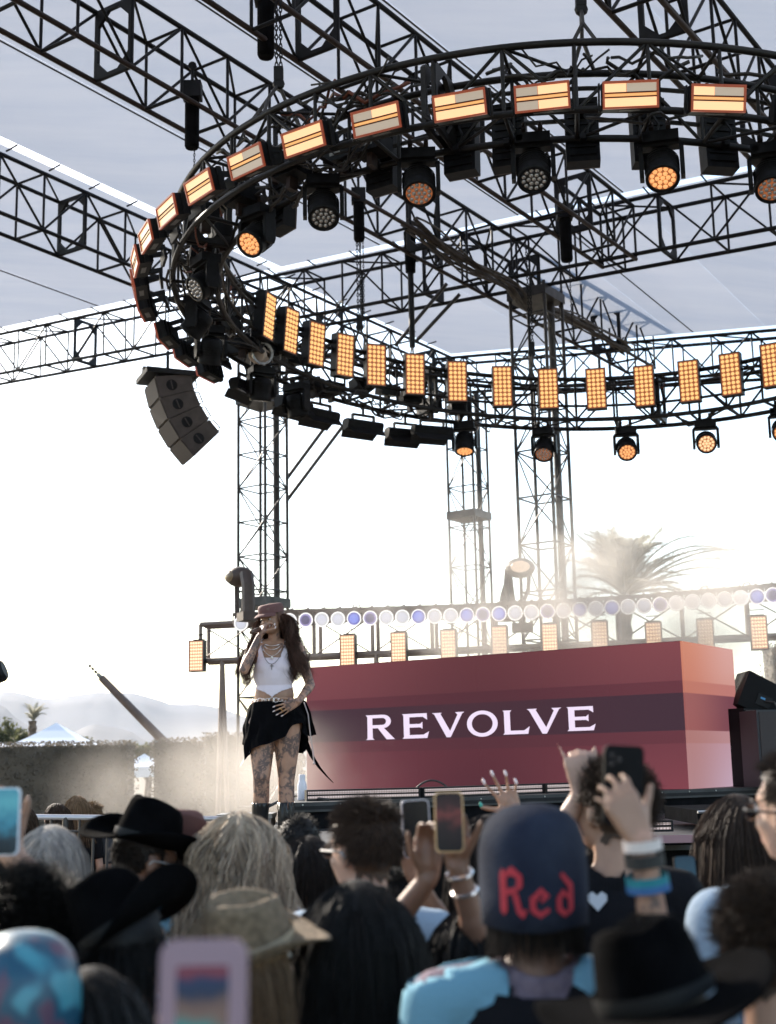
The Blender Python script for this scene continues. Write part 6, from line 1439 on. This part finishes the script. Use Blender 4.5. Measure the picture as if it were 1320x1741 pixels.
teal = mat('teal_floral_satin', (.008, .085, .14), .35, bump=.1); n = teal.node_tree.nodes; l = teal.node_tree.links; bb = n['Principled BSDF']; tc = n.new('ShaderNodeTexCoord'); vo = n.new('ShaderNodeTexNoise'); vo.inputs['Scale'].default_value = 16; vo.inputs['Detail'].default_value = 1
l.new(tc.outputs['Object'], vo.inputs['Vector']); cr = n.new('ShaderNodeValToRGB'); el = cr.color_ramp.elements; el[0].position = .52; el[0].color = (.006, .065, .12, 1); el[1].position = .62; el[1].color = (.05, .25, .32, 1); q = el.new(.36); q.color = (.09, .05, .09, 1); q = el.new(.42); q.color = (.006, .07, .12, 1)
l.new(vo.outputs[0], cr.inputs[0]); l.new(cr.outputs[0], bb.inputs['Base Color'])
def wrap_cap(P, m, name, depth=.55, k=1.0, up=.045, htop=.105):
    b = MB(); n_ = 32; vs = []; prof = [(0.001, 1), (.25, .985), (.5, .93), (.72, .82), (.88, .66), (.97, .45), (1.02, .2), (1.03, 0), (1.03, -depth * .5), (1.0, -depth), (.97, -depth), (.98, -depth + .03)]
    for r_, h in prof:
        for j in range(n_): th = 2 * math.pi * j / n_; fr = .45 * max(0, math.cos(th)) * (h < 0) * depth; wz = .012 * math.sin(3 * th + 1) * (h < .6); vs.append((math.sin(th) * .088 * r_ * k, math.cos(th) * .107 * r_ * k, (h + fr) * htop * k + wz * .3))
    b.add(vs, [(i * n_ + j, (i + 1) * n_ + j, (i + 1) * n_ + (j + 1) % n_, i * n_ + (j + 1) % n_) for i in range(len(prof) - 1) for j in range(n_)])
    R = P['Rh']; c = P['hc'] + R @ np.array([0, -.012, up]); M4 = Matrix.Identity(4)
    for i in range(3):
        for j in range(3): M4[i][j] = R[i][j]
        M4[i][3] = c[i]
    o = link(name, b.mesh(name, m, True), P['e']); o.matrix_basis = M4; return o
o = wrap_cap(P, teal, 'bandana_cap', .75, 1.06); b = MB(); b.ell((0, -.115, -.05), (.02, .012, .014)); ribbon(b, [np.array(p) for p in ((.0, -.12, -.05), (.02, -.135, -.10), (.03, -.13, -.16))], .03, .015, (1, 0, 0)); b.build('knot', teal, o)
person(406, 1383, 4.1, 'woman with long wavy silver blonde hair left of the singer boots, plaid shirt', hairc='blonde', style='long', hl=.44, hn=4200, hrad=.0018, wave=.010, vol=1.6, top=plaid, female=True, skin='light', hfront=.2)
P = person(306, 1410, 4.3, 'person in a maroon brown cowboy hat seen side on behind the black hat', head=(-80, 0, 0), style='short', hairc='brown', hatted=True, top=dusty, skin='light'); hat_at(P, felt_brown, felt_band, tilt=(0, 8, 0), curl=.12, brim=.065, crown=.13)
P = person(434, 1552, 2.75, 'person in a tan woven straw cowboy hat at centre left', head=(-35, 10, 0), style='long', hairc='light_brown', hl=.25, hn=700, hatted=True, top=dusty, skin='light'); hat_at(P, straw_m, mat('tan_hat_band', (.4, .32, .22), .7), tilt=(-30, 6, 10), curl=.05, brim=.085, dip=.04, k=.98, crown=.115)
person(507, 1389, 5.1, 'short-haired dark head below the singer between the blonde and the man with glasses', hairc='black', style='short', hl=.025, hn=700, top=black2)
person(523, 1424, 4.5, 'woman with straight brown hair rimmed with light, half hidden by the straw hat', hairc='dark', style='long', hl=.3, hn=1500, hrad=.0024, top=grey_t, female=True, hfront=.2)
P = person(622, 1370, 3.6, 'man with tousled brown hair and silver glasses looking left, pale blue tee', head=(46, -2, 0), hairc='brown', style='short', hl=.034, hn=3200, hrad=.0013, top=tee_blue, skin='light'); sunglasses(P)
person(606, 1500, 2.95, 'person with long straight black hair filling the lower centre', hairc='black', style='long', hl=.55, hn=5000, hrad=.0016, vol=1.6, top=black2, wide=1.05, female=True, hfront=.2)
gold_case = mat('gold_phone_case', (.40, .24, .12), .3, .6); blk_case = mat('black_phone_case', (.005, .005, .006), .6, spec=.15); grey_case = mat('grey_phone_rim', (.35, .33, .38), .3, .5); pink_case = mat('pale_pink_rubber_case', (.30, .20, .23), .6)
sb_ = scr_mat('dim_stage_screen', [(0, (12, 10, 12)), (.45, (40, 30, 32)), (.6, (110, 60, 60)), (.7, (60, 40, 42)), (1, (20, 18, 22))], .7, 40)
P = person(652, 1522, 3.35, 'person hidden behind the long black hair, bare tattooed arm raised with a gold phone', hairc='dark', style='short', top=black2, skin='brown', voxel=.0068, dec=.5, sleeve=.35,
       arms={'R': dict(at=wp(778, 1474, 3.1), pole=(1, -.2, -1.2), dir=(-.05, 0, 1), palm=(-.3, -1, 0), thumb=(1, -.3, 0), curl=(.75, .8, .8, .8), spread=.1, th=(.55, .25)), 'L': dict(at=wp(742, 1476, 3.12), pole=(-1, -.2, -1.2), dir=(.05, 0, 1), palm=(.3, -1, 0), thumb=(-1, -.3, 0), curl=(.6, .7, .8, .8), spread=.1, th=(.7, .2))})
W_, E_, hd_, tips, Sh = P['arms']['R']; g = MB()
for t in (.0, .05): c_ = W_ - nrm_(W_ - E_) * (.02 + t); R = rot_to(W_ - E_); g.tube([c_ + R @ np.array([.034 * math.cos(a), .030 * math.sin(a), 0]) for a in np.linspace(0, 6.283, 13)], .006, 6, False)
g.build('bracelet', silver, P['e'])
phone(wp(764, 1398, 3.06), (0, -1, .1), UP, 'gold-framed phone raised by an arm at centre, dim stage picture on it', gold_case, .066, .135, sb_, roll=0)
P = person(672, 1486, 4.1, 'person behind the man with glasses raising a black phone', hairc='black', style='short', top=black2, skin='brown', voxel=.008, dec=.5,
       arms={'R': dict(at=wp(706, 1490, 3.75), pole=(1, 0, -1), dir=(-.15, 0, 1), palm=(0, -1, 0), thumb=(1, 0, 0), curl=(.6, .7, .7, .7))})
phone(wp(708, 1409, 3.68), (.15, -1, .0), (-.04, 0, 1), 'black phone with a grey rim raised right of the man with glasses', grey_case, .078, .155, mat('black_screen', (.01, .01, .012), .15))
person(826, 1388, 4.3, 'woman with rim-lit dark hair tucked behind the navy cap', hairc='dark', style='long', hl=.35, hn=1300, hrad=.0024, top=black2, female=True)
# navy cap with red blackletter
P = person(903, 1398, 2.62, 'person in a deep navy cap with red blackletter, mauve knit and pale blue yoke', hairc='dark', style='long', hl=.12, hn=900, hrad=.0014, hatted=-.32, vol=.3, top=purple, skin='brown', wide=1.05)
o = wrap_cap(P, navy, 'knit_cap', 1.05, 1.15, .044, .096); redm = mat('red_felt_letters', (.45, .03, .045), .8, bump=.3)
def capsurf(x, z):     # back surface of the cap (cap local frame), y negative
    h = z / (.096 * 1.15); r_ = np.interp(h, [-1.05, -.52, 0, .2, .45, .66, .82, .93], [1.0, 1.03, 1.03, 1.02, .97, .88, .72, .5]); th = x / (.098 * 1.15); return np.array([math.sin(th) * .088 * r_ * 1.15, -math.cos(th) * .107 * r_ * 1.15 - .004, z])
GL = {'R': [[(.0, .1), (.12, 0), (.26, .1), (.26, .9), (.12, 1), (0, .86)], [(.26, .95), (.5, 1.05), (.85, .85), (.85, .62), (.62, .5), (.66, .8), (.42, .86), (.26, .8)], [(.26, .42), (.62, .5), (.62, .6), (.26, .56)], [(.48, .46), (.68, .48), (.8, .12), (1.0, .12), (.84, -.06), (.64, .04)]],
      'e': [[(.0, .15), (.22, .0), (.22, .62), (.0, .5)], [(.1, .12), (.4, -.06), (.85, .12), (.8, .22), (.42, .10), (.22, .22)], [(.05, .5), (.22, .45), (.5, .78), (.85, .55), (.5, .36), (.46, .46), (.6, .55), (.46, .62), (.3, .42)], [(.05, .5), (.5, .80), (.42, .66), (.2, .5)]],
      'd': [[(.0, .15), (.22, .0), (.22, .58), (.0, .45)], [(.0, .15), (.4, -.06), (.6, .1), (.4, .12), (.2, .22)], [(.6, .0), (.85, .15), (.85, .85), (.3, 1.2), (.2, 1.1), (.6, .78)], [(.0, .48), (.3, .72), (.62, .55), (.6, .42), (.3, .56), (.2, .45)]]}
for ch, xc, wl_, hl2 in (('R', -.056, .058, .084), ('e', .002, .046, .064), ('d', .056, .046, .064)):
    b = MB()
    for poly in GL[ch]:
        pts = [(xc + (x - .5) * wl_, -.088 + y * hl2) for x, y in poly]; n_ = len(pts)
        b.add([capsurf(x, z) for x, z in pts] + [capsurf(x, z) + np.array([0, .012, 0]) for x, z in pts], [tuple(range(n_)), tuple(range(n_, 2 * n_))[::-1]] + [(i, i + n_, (i + 1) % n_ + n_, (i + 1) % n_) for i in range(n_)])
    b.build('letter', redm, o)
Bq = P['B']; zz, xx = Bq.co[:, 2], Bq.co[:, 0]; mk = np.isin(Bq.name, ['torso', 'uparm']) & (zz > .95) & (zz < 1.435 - .2 * np.abs(xx) + .05) & ~((Bq.name == 'uparm') & (Bq.t > .5)) & (np.hypot(xx, Bq.co[:, 1]) > .075)
g = Bq.garment(mk, .021, cutt={'uparm': .5}, folds=.006, seed=9); g.materials.append(cloth_mat('sky_blue_vest', (.16, .33, .42))); g.materials.append(black2)
g.polygons.foreach_set('material_index', [1 if (abs(p.center[0] - .01) < .14 and p.center[2] < 1.475 - .65 * abs(p.center[0])) else 0 for p in g.polygons]); link('vest', g, P['e'])
# curly man, black back with white heart print
P = person(1034, 1306, 3.8, 'tall person with curly dark hair facing left, black shirt with a white heart print', head=(38, 4, 4), hairc='brown', style='curly', hl=.07, hn=2600, hrad=.0016, top=black2, skin='tan', wide=1.0)
b = MB(); hp = [(0, -.028), (.024, -.002), (.024, .012), (.012, .020), (0, .010), (-.012, .020), (-.024, .012), (-.024, -.002)]
q = P['tl'](wp(1013, 1528, 3.66)); bk = P['B'].co; sel = bk[(abs(bk[:, 0] - q[0]) < .02) & (abs(bk[:, 2] - q[2]) < .02)]; yb = sel[:, 1].min() - .022 if len(sel) else -.13
b.prism(hp, (q[0], yb + .004, q[2]), (1, 0, 0), (0, 0, 1), .004); b.build('heart_print', mat('white_print', (.5, .52, .56), .7), P['e'])
P = person(1024, 1412, 4.0, 'person hidden behind the curly head with one finger pointing up left', hairc='dark', style='short', top=black2, skin='light', voxel=.008, dec=.5,
       arms={'L': dict(at=wp(990, 1347, 3.8), pole=(-1, 0, -1), dir=(-.12, 0, 1), palm=(0, 1, 0), thumb=(1, 0, .2), curl=(1.3, 1.3, 1.3, .2), spread=.25, th=(.8, .1))})
P = person(1105, 1572, 2.4, 'person in leopard print, raised tattooed arm with wristbands holding a black phone', hairc='dark', style='short', top=leopard, skin='tan', voxel=.0066, dec=.5, sleeve=1.25, female=True,
       arms={'L': dict(at=wp(1092, 1432, 2.42), pole=(1, .3, -1), dir=(-.42, .1, .95), palm=(.1, 1, .1), thumb=(.9, .2, .5), curl=(.55, .6, .65, .65), spread=.25, th=(.4, .3)), 'tattoo': ['forearm']})
W_, E_, hd_, tips, Sh = P['arms']['L']; R = rot_to(W_ - E_)
for t, rr, mm, nm2, wd in ((.005, .036, mat('white_wristband', (.7, .62, .58), .5), 'wristband', .010), (.035, .037, mat('black_wristband', (.02, .02, .02), .6), 'wristband', .012), (.075, .040, mat('teal_wristband', (.01, .20, .24), .6), 'wristband', .009), (.088, .041, mat('blue_wristband', (.03, .12, .30), .6), 'wristband', .007)):
    c_ = W_ - nrm_(W_ - E_) * t; b = MB(); b.lathe([(rr, -wd), (rr + .003, -wd), (rr + .003, wd), (rr, wd)], c_, R, 18, False); b.build(nm2, mm, P['e'])
phone(wp(1060, 1336, 2.55), (-.05, 1, .05), (.06, 0, 1), 'black phone seen from its back in front of the curly head', blk_case, .076, .150, None)
# black hat bottom right
P = person(1112, 1632, 1.95, 'person in a large black cowboy hat filling the bottom right', head=(-12, -4, 0), style='long', hairc='black', hl=.4, hn=1200, hrad=.003, hatted=True, top=black2, wide=1.15)
hat_at(P, felt_black, felt_band, tilt=(8, 4, -14), curl=.03, brim=.13, k=1.10, crown=.11, dip=.01)
person(1252, 1353, 4.35, 'woman with long straight dark brown hair near the right edge', hairc='brown', style='long', hl=.5, hn=3600, hrad=.0017, top=black2, female=True, hfront=.2)
P = person(1362, 1284, 3.0, 'tall man cut by the right edge in sunglasses and a pale blue tee', head=(40, 0, 0), hairc='brown', style='short', top=tee_blue, skin='light', wide=1.12); sunglasses(P, glass_dark)
person(1298, 1510, 2.4, 'person with messy brown hair low at the right edge', hairc='brown', style='curly', hl=.06, hn=2600, hrad=.0016, top=black2)
P = person(1176, 1478, 4.6, 'person in dark clothes holding a small phone low between hat and long hair', hairc='black', style='short', top=black2, skin='brown', voxel=.008, arms={'L': dict(at=wp(1178, 1540, 4.1), pole=(-1, 0, -1), dir=(-.2, 0, 1), palm=(0, -1, 0), thumb=(-1, 0, 0), curl=(.6, .7, .7, .7))})
phone(wp(1166, 1482, 4.0), (0, -1, .2), UP, 'small phone with a dim blue picture beside the wristbands', blk_case, .066, .09, scr_mat('blue_dim_screen', [(0, (20, 30, 40)), (.5, (50, 80, 100)), (1, (40, 60, 80))], .7, 60))
P = person(905, 1450, 4.7, 'person hidden behind the navy cap waving a hand with a green fingernail', hairc='dark', style='short', top=black2, skin='tan', voxel=.0068, dec=.5,
       arms={'L': dict(at=wp(878, 1396, 4.5), pole=(1, 0, -1), dir=(-.35, 0, 1), palm=(.2, -1, 0), thumb=(-1, 0, 0), curl=(.15, .2, .3, .5), spread=.45, th=(.3, .1))})
W_, E_, hd_, tips, Sh = P['arms']['L']
for tp in tips: b = MB(); b.ell(tp + hd_ * .008, (.007, .006, .013), rot_to(hd_), 8, 6); b.build('fingernail', mat('green_nail', (.02, .30, .24), .2) if tp is tips[4] else nail, P['e'])
# people in front of the hedges, rim lit
for u, v, d, lb, y, hc_, stl in ((96, 1367, 10.6, 'far figure with tied hair rim lit before the hedge', 60, 'brown', 'long'), (131, 1354, 11.2, 'far figure glowing at the outline, tallest before the hedge', 20, 'light_brown', 'long'), (158, 1368, 11.4, 'far figure glowing at the outline beside the black hat', -30, 'light_brown', 'short'), (33, 1369, 8.6, 'long-haired woman facing the camera before the hedge at left', 165, 'brown', 'long')):
    person(u, v, d, lb, yaw=y, hairc=hc_, style=stl, hl=.3 if stl == 'long' else .04, hn=700, hrad=.003, top=[dusty, white_t, grey_t, black2][int(u) % 4], female=stl == 'long', skin='light')
# big pink phone at the bottom
P = person(372, 1890, 1.20, 'person below the frame holding up the big pink phone', hairc='black', style='short', top=black2, skin='tan', voxel=.0066, dec=.5,
       arms={'R': dict(at=wp(385, 1930, 1.47), pole=(1, -.3, -1), dir=(-.1, 0, 1), palm=(0, -1, 0), thumb=(1, 0, 0), curl=(.6, .7, .7, .7)), 'L': dict(at=wp(312, 1930, 1.47), pole=(-1, -.3, -1), dir=(.1, 0, 1), palm=(0, -1, 0), thumb=(-1, 0, 0), curl=(.6, .7, .7, .7))})
ps = scr_mat('pink_phone_screen', [(0, (40, 120, 125)), (.46, (60, 130, 135)), (.53, (110, 95, 92)), (.62, (90, 80, 84)), (.68, (40, 52, 78)), (.78, (34, 54, 90)), (.84, (110, 56, 74)), (1, (60, 70, 100))], .8, 16)
e = empty('phone', wp(345, 1742, 1.42), 'large phone in a thick pale pink case at the bottom, stage picture on screen', 'phone', 'raised phones'); place(e, wp(345, 1742, 1.42), (0, -1, .12), (0, 0, 1))
def rrect(w_, h_, r_, n_=6):
    o = []
    for cxp, czp, a0 in ((w_ / 2 - r_, h_ / 2 - r_, 0), (-w_ / 2 + r_, h_ / 2 - r_, 90), (-w_ / 2 + r_, -h_ / 2 + r_, 180), (w_ / 2 - r_, -h_ / 2 + r_, 270)):
        for k in range(n_): a = math.radians(a0 + 90 / (n_ - 1) * k); o.append((cxp + r_ * math.cos(a), czp + r_ * math.sin(a)))
    return o
o1, i1 = rrect(.092, .172, .018), rrect(.056, .118, .004); N_ = len(o1); b = MB(); vs = []
for y_, poly in ((.009, o1), (.010, i1), (-.009, o1)): vs += [(x, y_, z) for x, z in poly]
b.add(vs, [(k, (k + 1) % N_, N_ + (k + 1) % N_, N_ + k)[::-1] for k in range(N_)] + [(k, (k + 1) % N_, 2 * N_ + (k + 1) % N_, 2 * N_ + k) for k in range(N_)] + [tuple(range(2 * N_, 3 * N_))]); b.build('case', pink_case, e)
b = MB(); b.prism(rrect(.057, .119, .004), (0, .0095, 0), (1, 0, 0), (0, 0, 1), .004); b.build('screen', ps, e)
# body fillers low in the frame, heads between the named ones
person(150, 1650, 2.15, 'person in black with dark hair below the tilted black hat', hairc='black', style='long', hl=.4, hn=900, hrad=.003, top=black2)
person(800, 1545, 3.2, 'dark-haired person between the raised arm and the navy cap', hairc='black', style='long', hl=.35, hn=900, hrad=.003, top=black2)
# ------------------------------------------------------------------ haze and stage smoke
hz = mat('haze', (1, 1, 1)); n = hz.node_tree.nodes; l = hz.node_tree.links; n.clear(); o = n.new('ShaderNodeOutputMaterial'); pv = n.new('ShaderNodeVolumePrincipled')
pv.inputs['Color'].default_value = (.86, .92, 1, 1); pv.inputs['Density'].default_value = .00003; pv.inputs['Anisotropy'].default_value = .3; l.new(pv.outputs[0], o.inputs['Volume'])
b = MB(); b.box((0, 4700, 249), (17000, 10400, 500)); b.build('haze', hz, kind='stuff')
def smoke(name, c, r, dens, seed, scale, thr=(.42, .72), col=(1, .94, .88), aniso=.25, stretch=(1, 1, 1)):
    m = bpy.data.materials.new(name); m.use_nodes = True; n = m.node_tree.nodes; l = m.node_tree.links; n.clear()
    o = n.new('ShaderNodeOutputMaterial'); pv = n.new('ShaderNodeVolumePrincipled'); l.new(pv.outputs[0], o.inputs['Volume']); pv.inputs['Color'].default_value = (*col, 1); pv.inputs['Anisotropy'].default_value = aniso
    tc = n.new('ShaderNodeTexCoord'); no = n.new('ShaderNodeTexNoise'); no.inputs['Scale'].default_value = scale; no.inputs['Detail'].default_value = 3; mp = n.new('ShaderNodeMapping'); mp.inputs['Location'].default_value = (seed, seed * 2, 0); l.new(tc.outputs['Object'], mp.inputs[0]); l.new(mp.outputs[0], no.inputs['Vector'])
    mr = n.new('ShaderNodeMapRange'); mr.inputs[1].default_value = thr[0]; mr.inputs[2].default_value = thr[1]; l.new(no.outputs[0], mr.inputs[0])
    ln = n.new('ShaderNodeVectorMath'); ln.operation = 'LENGTH'; dv_ = n.new('ShaderNodeVectorMath'); dv_.operation = 'DIVIDE'; dv_.inputs[1].default_value = r; l.new(tc.outputs['Object'], dv_.inputs[0]); l.new(dv_.outputs[0], ln.inputs[0])
    fo = n.new('ShaderNodeMapRange'); fo.inputs[1].default_value = 1.0; fo.inputs[2].default_value = .1; fo.interpolation_type = 'SMOOTHSTEP'; l.new(ln.outputs['Value'], fo.inputs[0])
    m1 = n.new('ShaderNodeMath'); m1.operation = 'MULTIPLY'; l.new(mr.outputs[0], m1.inputs[0]); l.new(fo.outputs[0], m1.inputs[1]); m2 = n.new('ShaderNodeMath'); m2.operation = 'MULTIPLY'; m2.inputs[1].default_value = dens; l.new(m1.outputs[0], m2.inputs[0]); l.new(m2.outputs[0], pv.inputs['Density'])
    b = MB(); b.ell((0, 0, 0), r, None, 24, 14); ob = b.build('smoke', m, kind='stuff'); ob.location = V(c); return ob
q = py(1030, 1035, 17.5); smoke('smoke', q, (4.8, 1.6, 2.1), 2.3, 3, .8)
q = py(400, 1335, 16.0); smoke('smoke', q, (2.5, 3.0, 1.1), .42, 9, .7)
bpy.data.scenes.remove(tmp_scene)
